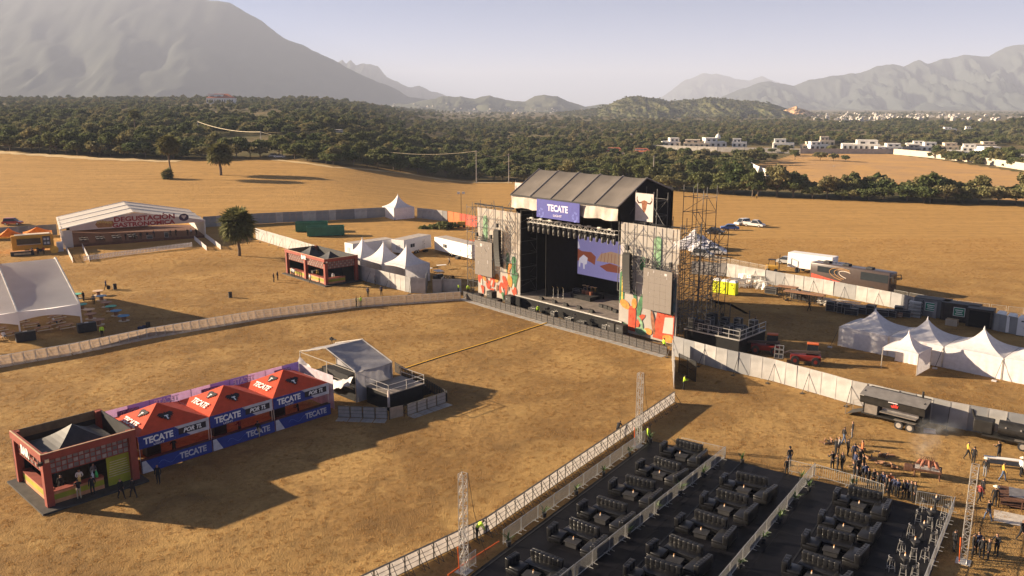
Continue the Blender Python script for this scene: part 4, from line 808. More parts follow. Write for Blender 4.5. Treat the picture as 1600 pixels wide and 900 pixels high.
def side_screen(x0, x1, z0, z1, label, seed):
    t = thing('side_screen', label, 'screen', S(x0, -.55), SA, 'grey side screens on the stage wings'); W = x1 - x0; nx, nz = 5, 6; pm = MB().box(0, 0, 0, W / nx - .012, .1, (z1 - z0) / nz - .012).mesh('screen_tile', [GREYS])
    for i in range(nx):
        for j in range(nz): put('screen_tile', pm, t, ((i + .5) * W / nx, random.uniform(-.004, .004), z0 + j * (z1 - z0) / nz))
    MB().box(W / 2, .12, z0 - .05, W + .1, .1, z1 - z0 + .1).build('backing', BLACK_M, t); f = MB().bar((-.2, .1, z1 + .3), (W + .2, .1, z1 + .3), .16).bar((-.2, .1, z1 + .65), (W + .2, .1, z1 + .65), .1)
    for k in range(12): f.bar((W * k / 12, .1, z1 + .3), (W * (k + .5) / 12, .1, z1 + .65), .05)
    f.box(.4, .1, z1 + .6, .35, .3, .6).box(W - .4, .1, z1 + .6, .35, .3, .6); f.build('fly_bar', BLACK_M, t); r = random.Random(seed)
    for k in range(9): a, b = r.uniform(.3, W - .6), (z1 - r.uniform(.3, 1.1) if k < 6 else r.uniform(z0 + 1, z1 - 1.5)); MB().box(a, -.07, b, r.choice((.08, .1, .4)), .004, r.choice((.3, .5, .06))).build('mark', M('screen_mark', (.5, .47, .47), .6), t)
side_screen(33.7, 38.3, 4.45, 9.8, 'grey side screen on the near stage wing', 1); side_screen(-1.0, 3.3, 3.7, 9.2, 'grey side screen on the far stage wing', 2)
# line arrays
def line_array(x, z, n_, label, y=-.7):
    t = thing('line_array', label, 'loudspeaker', S(x, y), SA, 'hanging line arrays'); cab = MB().add([(-.62, .3, 0), (.62, .3, 0), (.62, -.3, -.03), (-.62, -.3, -.03), (-.62, .3, .36), (.62, .3, .36), (.62, -.3, .4), (-.62, -.3, .4)], [(3, 2, 1, 0), (4, 5, 6, 7), (0, 1, 5, 4), (1, 2, 6, 5), (2, 3, 7, 6), (3, 0, 4, 7)]).box(.64, 0, .05, .05, .3, .2).mesh('cabinet', [M('speaker_black', (.018, .017, .016), .7)])
    for k in range(n_):
        o = put('cabinet', cab, t, (0, .35 * (k / n_) ** 2.2, z - .43 * (k + 1))); o.rotation_euler.x = -.35 * (k / n_) ** 1.8
    MB().box(0, 0, z, 1.2, .5, .12).bar((0, 0, z), (0, 0, z + 1.6), .08).box(0, 0, z + .5, .35, .35, .6).build('rigging', BLACK_M, t)
line_array(31.0, 11.2, 12, 'hanging black line array speaker on the near stage wing'); line_array(4.7, 11.3, 13, 'hanging black line array speaker on the far stage wing')
# subwoofers
sub = thing('subwoofer', 'x', 'loudspeaker'); MB().box(0, 0, 0, 1.3, 1.0, .95).build('cabinet', M('speaker_black'), sub); MB().box(0, -.51, .06, 1.2, .03, .83).build('grille', M('speaker_grille', (.045, .042, .04), .6, .3), sub); MB().box(-.25, -.53, .4, .3, .01, .1).build('badge', M('badge_grey', (.3, .29, .28), .5), sub); k_sub = Proto(sub)
n_ = 0
for x, y, z, lb in [(29.6, -1.5, 0, 'lower left in the stack below the near wing'), (31.1, -1.5, 0, 'lower right in the stack below the near wing'), (29.6, -1.5, .97, 'upper left in the stack below the near wing'), (31.1, -1.5, .97, 'upper right in the stack below the near wing'), (1.2, -1.6, 0, 'first on the ground below the far screen'), (4.4, -1.6, 0, 'lower one beside the far wing banner'), (4.4, -1.6, .97, 'upper one beside the far wing banner'), (5.8, -1.6, 0, 'next to the stacked pair at the far wing'), (8.6, -1.4, 0, 'lower one at the far corner of the stage deck'), (8.6, -1.4, .97, 'upper one at the far corner of the stage deck')]: k_sub.place(S(x, y, z), SA, 'black subwoofer, ' + lb, 'subwoofers on the ground before the stage')
# wedges, cases and gear on and before the deck
wd = thing('monitor_wedge', 'x', 'loudspeaker'); MB().prism([(-.35, -.3, 0), (-.35, .3, 0), (-.35, .3, .45), (-.35, .1, .5), (-.35, -.3, .12)], (.7, 0, 0)).build('cabinet', M('speaker_black'), wd); MB().add([(-.32, -.29, .14), (.32, -.29, .14), (.32, .09, .49), (-.32, .09, .49)], [(0, 1, 2, 3)]).build('grille', M('speaker_grille'), wd); k_wedge = Proto(wd)
for i, (x, y) in enumerate([(22.4, 4.0), (23.4, 3.9), (24.4, 3.7), (25.8, 3.2), (26.1, 5.6), (27.3, 5.4), (28.2, 5.2), (16.0, .8), (18.5, .7), (21.0, .9), (23.6, .7), (13.2, .8)]): k_wedge.place(S(x, y, DZ), SA + math.pi, 'black monitor wedge on the stage deck, %s in its set' % NUM[i], 'monitor wedges on the stage deck')
CASE = M('flight_case', (.035, .035, .038), .5, var=.3); CEDGE = M('case_edge', (.45, .44, .43), .4, .7)
def case_kit(w_, d_, h_):
    t = thing('flight_case', 'x', 'flight case'); MB().box(0, 0, .1, w_, d_, h_ - .1).build('body', CASE, t); e = MB()
    for z in (.1, h_ * .7, h_): e.box(0, -d_ / 2, z - .02, w_ + .02, .03, .035).box(0, d_ / 2, z - .02, w_ + .02, .03, .035)
    for a in (-1, 1):
        for b in (-1, 1): e.box(a * w_ / 2, b * d_ / 2, .1, .04, .04, h_ - .1)
    e.build('edge_trim', CEDGE, t); c = MB()
    for a in (-1, 1):
        for b in (-1, 1): c.lathe(a * w_ * .4, b * d_ * .4, [(.05, 0), (.05, .1)], 8)
    c.build('caster', BLACK_M, t); return Proto(t)
k_case = case_kit(1.2, .7, .85); k_case2 = case_kit(.8, .65, 1.2)
CG = 'flight cases around the stage'
for i, (x, y, z, k, lb) in enumerate([(14, 7.5, DZ, 0, 'in the dark at the rear of the deck'), (15.6, 8, DZ, 1, 'upright in the dark rear of the deck'), (24, 8.2, DZ, 0, 'below the purple screen'), (27.8, 7.2, DZ, 1, 'upright at the near side of the deck'), (23.6, -1.3, 0, 0, 'in the pit under the deck edge'), (18, -1.2, 0, 1, 'upright in the middle of the pit'), (21.2, -1.3, 0, 0, 'in the pit beside a camera'), (28.2, -1.4, 0, 1, 'upright beside the subwoofer stack'), (13.5, -1.2, 0, 0, 'in the pit near the far deck corner')]): (k_case, k_case2)[k].place(S(x, y, z), SA + random.uniform(-.2, .2), 'black flight case ' + lb, CG)
ca = thing('camera_tripod', 'x', 'camera'); q = MB()
for k in range(3): a = k * 2.09; q.bar((.45 * math.cos(a), .45 * math.sin(a), 0), (0, 0, 1.3), .04)
q.build('tripod', BLACK_M, ca); MB().box(0, 0, 1.3, .25, .5, .3).lathe(0, 0, [(.1, 1.6), (.1, 1.7)], 8).build('body', BLACK_M, ca); MB().bar((0, -.2, 1.45), (0, -.75, 1.45), .18, 8).build('lens', BLACK_P, ca); k_cam = Proto(ca)
for i, (x, lb) in enumerate([(17, 'near the middle of the pit'), (22.4, 'toward the near side of the pit'), (25.6, 'beside the near flight case')]): k_cam.place(S(x, -1.5), SA + i, 'black video camera on tripod ' + lb, 'pit cameras')
person(S(15.1, -1.7), 'stand', 200, 'hivis', 'black', 'guard in yellow vest standing in the stage pit'); person(S(38.4, -1.8), 'stand', 120, 'hivis', 'black', 'guard in yellow vest at the near end of the stage pit')
person(S(-2.8, -.6), 'stand', 180, 'hivis', 'black', 'worker in yellow vest by the far stage wing'); person(S(-4.2, -1.6), 'reach', 90, 'hivis', 'black', 'worker in green vest reaching by the far stage wing')
# drum riser and a few stands deep on stage
t = thing('drum_riser', 'black drum riser in the dark centre of the stage', 'riser', S(17, 6.6, DZ), SA); MB().box(0, 0, 0, 4, 3, .6).build('platform', DARKC, t); q = MB()
for x, r0 in ((-.8, .28), (0, .35), (.8, .3)): q.lathe(x, 0, [(r0, .6), (r0, 1.1)], 14)
q.build('drum', M('drum_shell', (.25, .09, .05), .4), t); q = MB()
for x in (-1.1, -.4, .5, 1.2): q.lathe(x, .4, [(.3, 1.75), (.02, 1.8)], 14).bar((x, .4, .6), (x, .4, 1.78), .03)
q.build('cymbal', M('brass', (.6, .4, .12), .3, .9), t)
for i, x in enumerate((12.9, 13.6, 14.4)): t = thing('microphone_stand', 'thin microphone stand with bright top, %s from the dark side of the stage' % NUM[i], 'stand', S(x + .3, 3.2 + i * .3, DZ), SA, 'microphone stands on stage'); MB().lathe(0, 0, [(.15, 0), (.15, .03), (.02, .05)], 10).bar((0, 0, .03), (0, 0, 1.5), .035).build('pole', ALU, t); MB().bar((0, 0, 1.5), (.1, -.3, 1.7), .07, 6).build('microphone', M('brass'), t)
# yellow cable ramp
a, b = g(632, 576), g(855, 505); t = thing('cable_ramp', 'yellow and black cable ramp running from the mixing tent to the stage', 'cable ramp', a, direc(a, b)); L_ = (b - a).length; k_ = int(L_ / .9)
lid = MB().box(0, 0, .045, .86, .17, .03).mesh('lid', [M('ramp_yellow', (.75, .42, .03), .6, var=.15)]); bs = MB().prism([(-.44, -.28, .0), (-.44, .28, .0), (-.44, .14, .05), (-.44, -.14, .05)], (.88, 0, 0)).mesh('segment', [BLACK_P])
for k in range(k_):
    x = (k + .5) * L_ / k_; y = .07 * math.sin(k * .3); o = put('segment', bs, t, (x, y, .004), .03 * math.sin(k * 1.3)); put('lid', lid, o)
# ------------------------------------------------------------------ bar kiosks
REDB = M('kiosk_red', (.26, .055, .035), .7, var=.2, scale=1.2); LATT = M('kiosk_lattice', (.3, .25, .22), .8, var=.3, scale=3); LATB = M('kiosk_backing', (.2, .165, .15), .9)
YG = M('kiosk_yellow_green', (.22, .24, .02), .7, col2=(.4, .36, .03), scale=.5); TERRAK = M('kiosk_orange_stripe', (.55, .25, .12), .7); BLKT = M('black_canopy', (.03, .03, .033), .55, var=.3); WHT = M('white_print', (.8, .78, .75), .7, var=.03); GOLD = M('kiosk_trim', (.55, .4, .25), .6)
def hip_canopy(W, D, ze, zp, mat, parent, name='canopy', x0=0, y0=0, nseg=8, sag=.12):
    cx, cy = x0 + W / 2, y0 + D / 2; cor = [(x0, y0), (x0 + W, y0), (x0 + W, y0 + D), (x0, y0 + D)]; mb = MB()
    for k in range(4):
        a, b = cor[k], cor[(k + 1) % 4]; rows_ = []
        for j in range(nseg + 1):
            t_ = j / nseg; r = []
            for i in range(nseg + 1):
                s = i / nseg; bx, by = a[0] + (b[0] - a[0]) * s, a[1] + (b[1] - a[1]) * s
                r.append((bx + (cx - bx) * t_, by + (cy - by) * t_, ze + (zp - ze) * (t_ ** (1 + sag * 4)) - sag * .5 * math.sin(math.pi * s) * (1 - t_) * t_ * 2))
            rows_.append(r)
        mb.sheet(rows_)
    return mb.build(name, mat, parent, False)
def kiosk(N, ang, W, D, H_, label, seed, mid=False):
    t = thing('bar_kiosk', label, 'bar', N, ang, 'red bar kiosks'); MB().box(W / 2 - .1, D / 2 - .2, 0, W + 1.0, D + 1.2, .16).build('platform', M('kiosk_platform', (.05, .045, .042), .8, var=.3), t)
    ps = [(.28, .28), (W - .28, .28), (.28, D - .28), (W - .28, D - .28)] + ([(.28, D / 2)] if mid else [])
    for x, y in ps: MB().box(x, y, .16, .55, .55, H_ - .2).build('post', REDB, t)
    def face(x0, y0, x1, y1, posts, openback=False):       # one side: header beam, lattice band, counter
        dx, dy = x1 - x0, y1 - y0; L_ = math.hypot(dx, dy); f = put('side', None, t, (x0, y0, 0), math.atan2(dy, dx))
        MB().box(L_ / 2, .08, H_ - .55, L_ - .02, .3, .55).build('header', REDB, f); MB().box(L_ / 2, .0, H_, L_, .1, .04).build('header_trim', GOLD, f)
        for p0, p1 in posts:
            MB().box((p0 + p1) / 2, .3, H_ - 1.75, p1 - p0, .03, 1.2).build('lattice_backing', LATB, f); la = MB()
            n_ = max(3, round((p1 - p0) / .42))
            for k in range(n_ + 1): la.box(p0 + (p1 - p0) * k / n_, .26, H_ - 1.8, .05, .05, 1.25)
            for z in (H_ - 1.8, H_ - 1.38, H_ - .98, H_ - .6): la.box((p0 + p1) / 2, .255, z, p1 - p0, .06, .06)
            la.build('lattice', REDB, f); ho = MB()
            for k in range(n_):
                for j in range(3):
                    if (k + j) % 2: ho.box(p0 + (p1 - p0) * (k + .5) / n_, .278, H_ - 1.74 + j * .41, .3, .02, .3)
            ho.build('perforated_tile', LATT, f)
        return f
    f1 = face(0, 0, W, 0, [(.56, W - .56)]); hl = [(.56, D / 2 - .28), (D / 2 + .28, D - .56)] if mid else [(.56, D - .56)]
    f2 = face(0, D, 0, 0, [(D - b, D - a) for a, b in hl])
    def counter(f, a, b, y=.5):
        MB().box((a + b) / 2, y, .16, b - a, .3, .32).build('counter_base', TERRAK, f); MB().box((a + b) / 2, y - .01, .48, b - a, .3, .42).build('counter_stripe', YG, f); MB().box((a + b) / 2, y, .9, b - a, .3, .22).build('counter_band', TERRAK, f); MB().box((a + b) / 2, y + .1, 1.12, b - a + .05, .65, .06).build('counter_top', REDB, f)
    counter(f1, .6, W * .62); 
    for a, b in hl: counter(f2, D - b + .1, D - a - .1)
    if not mid:
        MB().box(W * .8, .45, .16, W * .26, .08, 2.6).build('panel', YG, f1)
        for k in range(7): MB().box(W * .8, .4, .9 + k * .2, W * .24 - k * .06, .02, .05).build('panel_line', GOLD, f1)
    else: MB().box(W * .75, .6, .16, W * .4, .05, 2.7).build('panel', DARKC, f1)
    MB().box(W / 2, D - .1, .16, W, .1, H_ - .2).build('back_wall', BLACK_P, t); MB().box(W - .1, D / 2, .16, .1, D - .6, H_ - .2).build('back_wall', BLACK_P, t)
    MB().box(W / 2, D - .165, H_ - .75, W - .4, .02, .7).build('wall_cladding', M('kiosk_plywood', (.22, .14, .07), .8, var=.2), t)
    zc = 3.5
    if mid: hip_canopy(W - 1.6, D / 2 - 1.2, zc, zc + 1.7, BLKT, t, 'canopy', .8, .8); hip_canopy(W - 1.6, D / 2 - 1.2, zc, zc + 1.7, BLKT, t, 'canopy', .8, D / 2 + .3)
    else: hip_canopy(W - 1.8, D - 1.8, zc, zc + 1.5, BLKT, t, 'canopy', .9, .9)
    text('lettering', 'BAR', .95 if not mid else .9, WHT, f2, (D / 2, -.1, H_ - (.75 if not mid else .6)), bold=.05)
    MB().box(-.15, -.15, H_ - .75, .3, .25, .25, .7).build('floodlight', BLACK_M, t); MB().box(.3, -.12, H_ - .65, .3, .12, .25).build('floodlight', ALU, t)
    MB().box(W * .45, D * .55, .16, W * .35, .6, 1.1).build('back_bar', M('kiosk_platform'), t)
    return t
KN = g(75, 797); KA = math.radians(47); kiosk(KN, KA, 7.0, 7.05, 4.45, 'open-topped red bar kiosk with black canopy at the lower left corner', 1)
FK = g(509, 447); FA = math.radians(42); kiosk(FK, FA, 6.5, 14.3, 4.6, 'long red bar kiosk with two black canopies beside the white marquees', 2, True)
def kp(N, ang, x, y, z=0): return N + Vector((math.cos(ang) * x - math.sin(ang) * y, math.sin(ang) * x + math.cos(ang) * y, z))
for i, (x, y, pz, f, sh, tr, lb) in enumerate([(1.6, 1.6, 'stand', 40, 'black', 'black', 'bartender in black nearest the corner post of the near bar kiosk'), (3.0, 1.7, 'reach', 30, 'white', 'black', 'bartender in white reaching over the near kiosk counter'), (4.2, 2.0, 'stand', 60, 'grey', 'black', 'bartender in grey in the middle of the near kiosk'), (2.2, -.25, 'reach', 220, 'black', 'khaki', 'customer in khaki trousers leaning on the near kiosk counter'), (3.2, -.3, 'stand', 230, 'black', 'black', 'customer in black waiting at the near kiosk counter')]): person(kp(KN, KA, x, y, .16), pz, f + 0, sh, tr, lb)
for i, (x, z_, c) in enumerate(((3.9, 1.18, (.05, .5, .12)), (3.6, 1.18, (.6, .6, .62)), (2.6, 1.18, (.7, .5, .15)))): t = thing('bar_bottle', 'bottle on the near kiosk counter, %s' % ('bright green', 'silver', 'amber')[i], 'bottle', kp(KN, KA, x, .55, z_)); MB().lathe(0, 0, [(.11, 0), (.12, .3), (.05, .45), (.04, .6)], 10).build('body', M('bar_bottle_%d' % i, c, .3), t, True); MB().lathe(0, 0, [(.05, .6), (.05, .66)], 8).build('cap', ALU, t)
# ------------------------------------------------------------------ red beer tents
TA = math.radians(47.5); TO = g(222, 742); TL = 6.3
REDT = M('red_canopy', (.68, .085, .03), .6, var=.1, trans=.25, bump=.03, bscale=1.6); BLUE = M('tent_blue', (.02, .04, .22), .65, var=.12); NAVYP = M('print_navy', (.03, .03, .1), .7); BLKPR = M('print_black', (.02, .015, .02), .7); LILW = M('banner_lilac', (.66, .53, .68), .8, var=.06, trans=.5); LILD = M('banner_lilac_dark', (.36, .28, .55), .8, var=.06, trans=.35); GREYP = M('valance_grey', (.5, .48, .5), .7)
def eagle(x, z, s):                                        # a dark spread-wing emblem outline
    h = [(0, 1), (.18, .75), (.3, .85), (.75, .95), (1.2, .55), (.95, .5), (1.05, .2), (.75, .25), (.8, -.1), (.5, 0), (.45, -.4), (.2, -.3), (.25, -.75), (0, -.6)]
    return [(x + a * s, z + b * s) for a, b in h] + [(x - a * s, z + b * s) for a, b in h[::-1][1:-1]]
def on_slope(parent, pts2, ox, oy, oz, ux, uy, nrm, mat, name='print'):  # flat print laid on a sloping cloth
    o_ = Vector((ox, oy, oz)); ux = Vector(ux); uy = Vector(uy); nn = Vector(nrm); MB().prism([o_ + ux * a + uy * b + nn * .03 for a, b in pts2], nn * .004).build(name, mat, parent)
for i in range(3):
    t = thing('beer_tent', 'red pyramid beer tent with blue valance, %s from the near bar kiosk' % NUM[i], 'tent', kp(TO, TA, i * TL, .1), TA, 'red beer tents in a row'); W, D, ze, zp = TL - .1, 5.9, 3.3, 4.75
    cx, cy = W / 2, D / 2; apex = Vector((cx, cy, zp)); c4 = [Vector((0, 0, ze)), Vector((W, 0, ze)), Vector((W, D, ze)), Vector((0, D, ze))]
    for k in range(4):
        a, b = c4[k], c4[(k + 1) % 4]; mb = MB(); rows_ = [[a.lerp(b, s / 6).lerp(apex, q / 5) + Vector((0, 0, -.05 * math.sin(math.pi * q / 5))) for s in range(7)] for q in range(6)]; mb.sheet(rows_).build('canopy_panel', REDT, t, True)
    for x in (.06, W - .06):
        for y in (.06, D - .06): MB().bar((x, y, 0), (x, y, ze), .07).build('leg', ALU, t)
    # front valance: blue half with lettering, grey half with black slogan plate
    v = MB().box(W * .25, -.04, 2.2, W * .5, .03, 1.1).build('valance', BLUE, t); MB().box(W * .75, -.04, 2.2, W * .5, .03, 1.1).build('valance', GREYP, t)
    MB().prism([(W * .5, -.065, 2.2), (W * .72, -.065, 2.2), (W * .5, -.065, 3.3)], (0, .004, 0)).build('print', BLUE, t)
    text('lettering', 'TECATE', .78, WHT, t, (W * .27, -.075, 2.78), bold=.035, sx=.9); text('lettering', 'LIGHT', .24, WHT, t, (W * .27, -.075, 2.34), sx=1.4, bold=.005)
    MB().box(W * .75, -.07, 2.5, W * .4, .012, .55).build('slogan_plate', BLKPR, t); text('lettering', 'POR TI.', .5, WHT, t, (W * .75, -.095, 2.77), bold=.035, shear=.25)
    for k, (x, yy, rz) in enumerate(((-.03, D / 2, -math.pi / 2), (W + .03, D / 2, math.pi / 2))):
        if k == 0 or i == 2: MB().box(x, D / 2, 2.2, .03, D, 1.1).build('valance', REDT if k == 0 else M('valance_white', (.62, .56, .62), .8, trans=.3), t)
    # prints on the two visible slopes
    uf = (apex - Vector((cx, 0, ze))).normalized(); nf = Vector((1, 0, 0)).cross(uf); on_slope(t, eagle(0, 1.35, .62), cx, 0, ze, (1, 0, 0), uf, nf, BLKPR); on_slope(t, [(-.18, 1.55), (.18, 1.55), (.18, 1.43), (.06, 1.43), (.06, 1.05), (-.06, 1.05), (-.06, 1.43), (-.18, 1.43)], cx, 0, ze + .012, (1, 0, 0), uf, nf, WHT)
    ul = (apex - Vector((0, cy, ze))).normalized(); nl = Vector((0, -1, 0)).cross(ul); on_slope(t, eagle(0, 1.85, .55), 0, cy, ze, (0, -1, 0), ul, nl, BLKPR); on_slope(t, [(-.15, 2.05), (.15, 2.05), (.15, 1.93), (.05, 1.93), (.05, 1.6), (-.05, 1.6), (-.05, 1.93), (-.15, 1.93)], 0, cy, ze + .012, (0, -1, 0), ul, nl, WHT)
    rot = Matrix((Vector((0, -1, 0)), ul, nl)).transposed().to_euler(); text('lettering', 'TECATE', .8, WHT, t, Vector((0, cy, ze)) + ul * .75 + nl * .05, rot, bold=.035, sx=.9)
    # counter
    c = thing('tent_counter', 'blue counter front lettered in white below the %s red tent' % NUM[i], 'counter', kp(TO, TA, i * TL + .05, -.05), TA, 'blue counters below the red tents')
    MB().box(W / 2, .05, .05, W, .06, 1.1).build('front', BLUE, c); MB().box(W / 2, .25, 1.15, W, .5, .04).build('top', BLACK_P, c); text('lettering', 'TECATE', .75, GREYP, c, (W * .72, -.0, .6), bold=.03, sx=.9); MB().prism([(0.02, .01, .06), (.95, .01, .06), (.35, .01, 1.12), (.02, .01, 1.12)], (0, .006, 0)).build('print', GREYP, c)
    sq = MB(); pp = [(1.4 + .25 * k, .008, .55 + .22 * math.sin(k * 1.1)) for k in range(9)]; sq.path(pp, .03).build('print', M('print_lightblue', (.12, .2, .5), .7), c)
    # bottle fridge and tubs below
    q = thing('drinks_fridge', 'dark drinks fridge in the shade of the %s red tent' % NUM[i], 'fridge', kp(TO, TA, i * TL + 2.5, 3.6), TA, 'fridges in the red tents'); MB().box(0, 0, 0, 1.3, .8, 1.9).build('body', CASE, q); MB().box(0, -.42, .2, 1.1, .03, 1.4).build('door', GLASS, q); MB().box(0, -.44, 1.65, 1.2, .02, .2).build('sign', BLUE, q)
    person(kp(TO, TA, i * TL + 3.6, 1.6), 'reach', 220 + i * 30, ('black', 'red', 'black')[i], 'black', 'barman working behind the counter of the %s red tent' % NUM[i])
# back banner wall seen from inside out, so its words read in reverse
t = thing('banner_wall', 'lilac banner wall behind the red tents with reversed lettering', 'banner', kp(TO, TA, -.1, 6.25), TA); nP = 10; PWd = 19.6 / nP
for k in range(nP):
    o = put('banner_panel', None, t, (k * PWd + PWd / 2, 0, 0)); MB().box(0, 0, .3, PWd - .03, .02, 3.7).build('cloth', LILW if k % 4 in (0, 3) else LILD, o)
    if k % 4 in (0, 3): MB().prism([(-PWd / 2, -.02, .5), (PWd / 2, -.02, .5), (PWd / 2 if k % 4 == 3 else -PWd / 2, -.02, 2.4)], (0, .004, 0)).build('print', LILD, o)
    if k % 4 == 2: text('lettering', 'TECATE', .72, M('banner_pale_print', (.8, .7, .8), .8), o, (PWd * .3, -.03, 3.56), sx=-.9, bold=.03)
    if k % 4 == 0 or k % 4 == 1:
        if k % 4 == 0: MB().box(PWd * .5, -.03, 3.1, 1.9, .01, .6).build('plate', M('banner_plum', (.25, .15, .33), .8), o); text('lettering', 'POR TI.', .5, LILW, o, (PWd * .5, -.05, 3.4), sx=-1, bold=.03, shear=-.2)
    MB().bar((-PWd / 2, .04, 0), (-PWd / 2, .04, 4), .06).build('pole', BLACK_M, o)
MB().box(19.62, -3.0, .3, .02, 5.9, 3.5).build('end_cloth', M('valance_white'), t)
for x in (0, 6.5, 13, 19.5): MB().bar((x, .06, 3.2), (x, 1.6, .05), .05).build('stay', BLACK_M, t)
# ------------------------------------------------------------------ mixing tent
FO = g(555, 625); FAn = math.radians(46)
def F(x, y, z=0.): return kp(FO, FAn, x, y, z)
GT = M('grey_tent_cloth', (.34, .33, .35), .8, var=.1, bump=.02, bscale=1.2, trans=.15); t = thing('mixing_tent', 'grey pitched mixing tent with draped walls in the open field', 'tent', FO, FAn); x0, x1, y0, y1, ze, zr = -.4, 4.3, -.8, 9.6, 3.4, 4.8; ym = (y0 + y1) / 2
for a, b, za, zb in ((y0 - .15, ym, ze - .1, zr), (ym, y1 + .15, zr, ze - .1)):
    rows_ = [[(x0 - .1 + (x1 - x0 + .2) * i / 8, a + (b - a) * j / 10, za + (zb - za) * j / 10 - .14 * math.sin(math.pi * j / 10) * (.4 + .6 * math.sin(math.pi * i / 8)) + .05 * math.sin(i + j * 1.7)) for i in range(9)] for j in range(11)]; MB().sheet(rows_).build('roof', GT, t, True)
fr = MB()
for x in (x0, x1): fr.path([(x, y0, ze), (x, ym, zr + .04), (x, y1, ze)], .12); fr.bar((x, y0, ze - .1), (x, y1, ze - .1), .08); [fr.bar((x, y, 0), (x, y, ze), .1) for y in (y0, ym, y1)]
fr.bar((x0, ym, zr), (x1, ym, zr), .1); fr.build('frame', ALU, t)
MB().sheet([[(x0 + (x1 - x0) * i / 24, y0 - .05 + .09 * math.sin(i * 1.35) * (1 - j / 6) + (.25 * math.sin(j) if i > 18 else 0), ze - .15 - (ze - .2) * j / 6) for i in range(25)] for j in range(7)]).build('wall_cloth', GT, t, True)
MB().sheet([[(x1 + .04 * math.sin(i * 1.3), y0 + (y1 - y0) * i / 20, ze - .15 - (ze - .2) * j / 6) for i in range(21)] for j in range(7)]).build('wall_cloth', GT, t, True)
MB().sheet([[(x0 - .1 - .12 * j - .1 * math.sin(i), y0 + .2 + (y1 - y0 - .4) * i / 20, ze - .6 - 1.5 * math.sin(math.pi * i / 20) * .9 - .16 * j + .1 * math.sin(i * 2. + j)) for i in range(21)] for j in range(6)]).build('tied_cloth', M('silver_cloth', (.3, .28, .3), .5, var=.3, scale=3), t, True)
MB().box((x0 + x1) / 2, ym, .0, x1 - x0 - .2, y1 - y0 - .3, .9).build('floor', DARKC, t); MB().box(1.5, 5, .9, 1, 5, .9).build('console_desk', BLACK_P, t)
rl = MB()
for z in (1.4, 1.9): rl.bar((x0 - .05, y0 + .4, z), (x0 - .05, y1 - .4, z), .05)
rl.build('rail', ALU, t)
t = thing('camera_riser', 'black camera riser with railings beside the mixing tent', 'riser', F(.4, -5.2), FAn); MB().box(2.3, 1.9, 0, 4.5, 3.7, 1.72).build('skirt', DARKC, t); MB().box(2.3, 1.9, 1.72, 4.6, 3.8, .08).build('deck', M('stage_deck'), t); rl = MB()
for a, b in (((0, 0), (4.6, 0)), ((4.6, 0), (4.6, 3.8)), ((0, 0), (0, 3.8))):
    for z in (2.25, 2.75): rl.bar((*a, z), (*b, z), .06)
for p in ((0, 0), (2.3, 0), (4.6, 0), (4.6, 1.9), (4.6, 3.8), (0, 1.9), (0, 3.8)): rl.bar((*p, 1.8), (*p, 2.78), .06)
rl.build('railing', ALU, t); MB().box(-.06, -.06, .5, .18, .18, 1.7).build('corner_post', M('riser_post', (.45, .38, .36), .6), t)
t = thing('riser_steps', 'dark steps at the field end of the camera riser', 'steps', F(5.6, -4.2), FAn)
for k in range(4): MB().box(.2 + k * .28, .6, 0, .28, 1.2, 1.4 - k * .35).build('step', BLACK_M, t)
kit_foh = barricade_kit('crowd_barricade', 'x', M('barricade_grey', (.33, .31, .29), .6, .2, var=.15, alpha=.93), GR_DARK)
line_of(kit_foh, [(528, 652), (606, 655)], 1.25, 'grey crowd barricade before the mixing tent, %s from the red tents', 'barricades around the mixing tent'); line_of(kit_foh, [(636, 650), (697, 629)], 1.25, 'grey crowd barricade beyond the bronze gate of the mixing tent, %s along', 'barricades around the mixing tent')
t = thing('barricade_gate', 'small bronze-tinted gate between the mixing tent barricades', 'gate', g(609, 656), direc(g(609, 656), g(632, 651))); MB().box(.75, 0, .08, 1.4, .02, 1.15).build('panel', M('gate_sheet', (.3, .25, .2), .5, .3), t); MB().bar((0, 0, 0), (0, 0, 1.3), .08).bar((1.55, 0, 0), (1.55, 0, 1.3), .08).build('post', BLACK_M, t)
def picket(p, q_, h, label, step=.32, mat=BLACK_M, wd=.06, name='slat_fence'):
    t = thing(name, label, 'fence', p, direc(p, q_)); L_ = (q_ - p).length; n_ = int(L_ / step); sm = MB().box(0, 0, .05, wd, .03, h - .05).mesh('slat', [mat])
    for k in range(n_ + 1): put('slat', sm, t, (k * L_ / n_, 0, 0))
    MB().box(L_ / 2, .035, .2, L_, .03, .08).box(L_ / 2, .035, h * .75, L_, .03, .08).build('rail', mat, t); return t
picket(g(698, 628), g(618, 582), 1.25, 'black slatted fence on the stage side of the mixing tent', .36, BLACK_P, .24)
k_cam.place(g(519, 547) + Vector((0, 0, 0)), 1, 'black camera on tripod beyond the mixing tent roof', 'pit cameras')
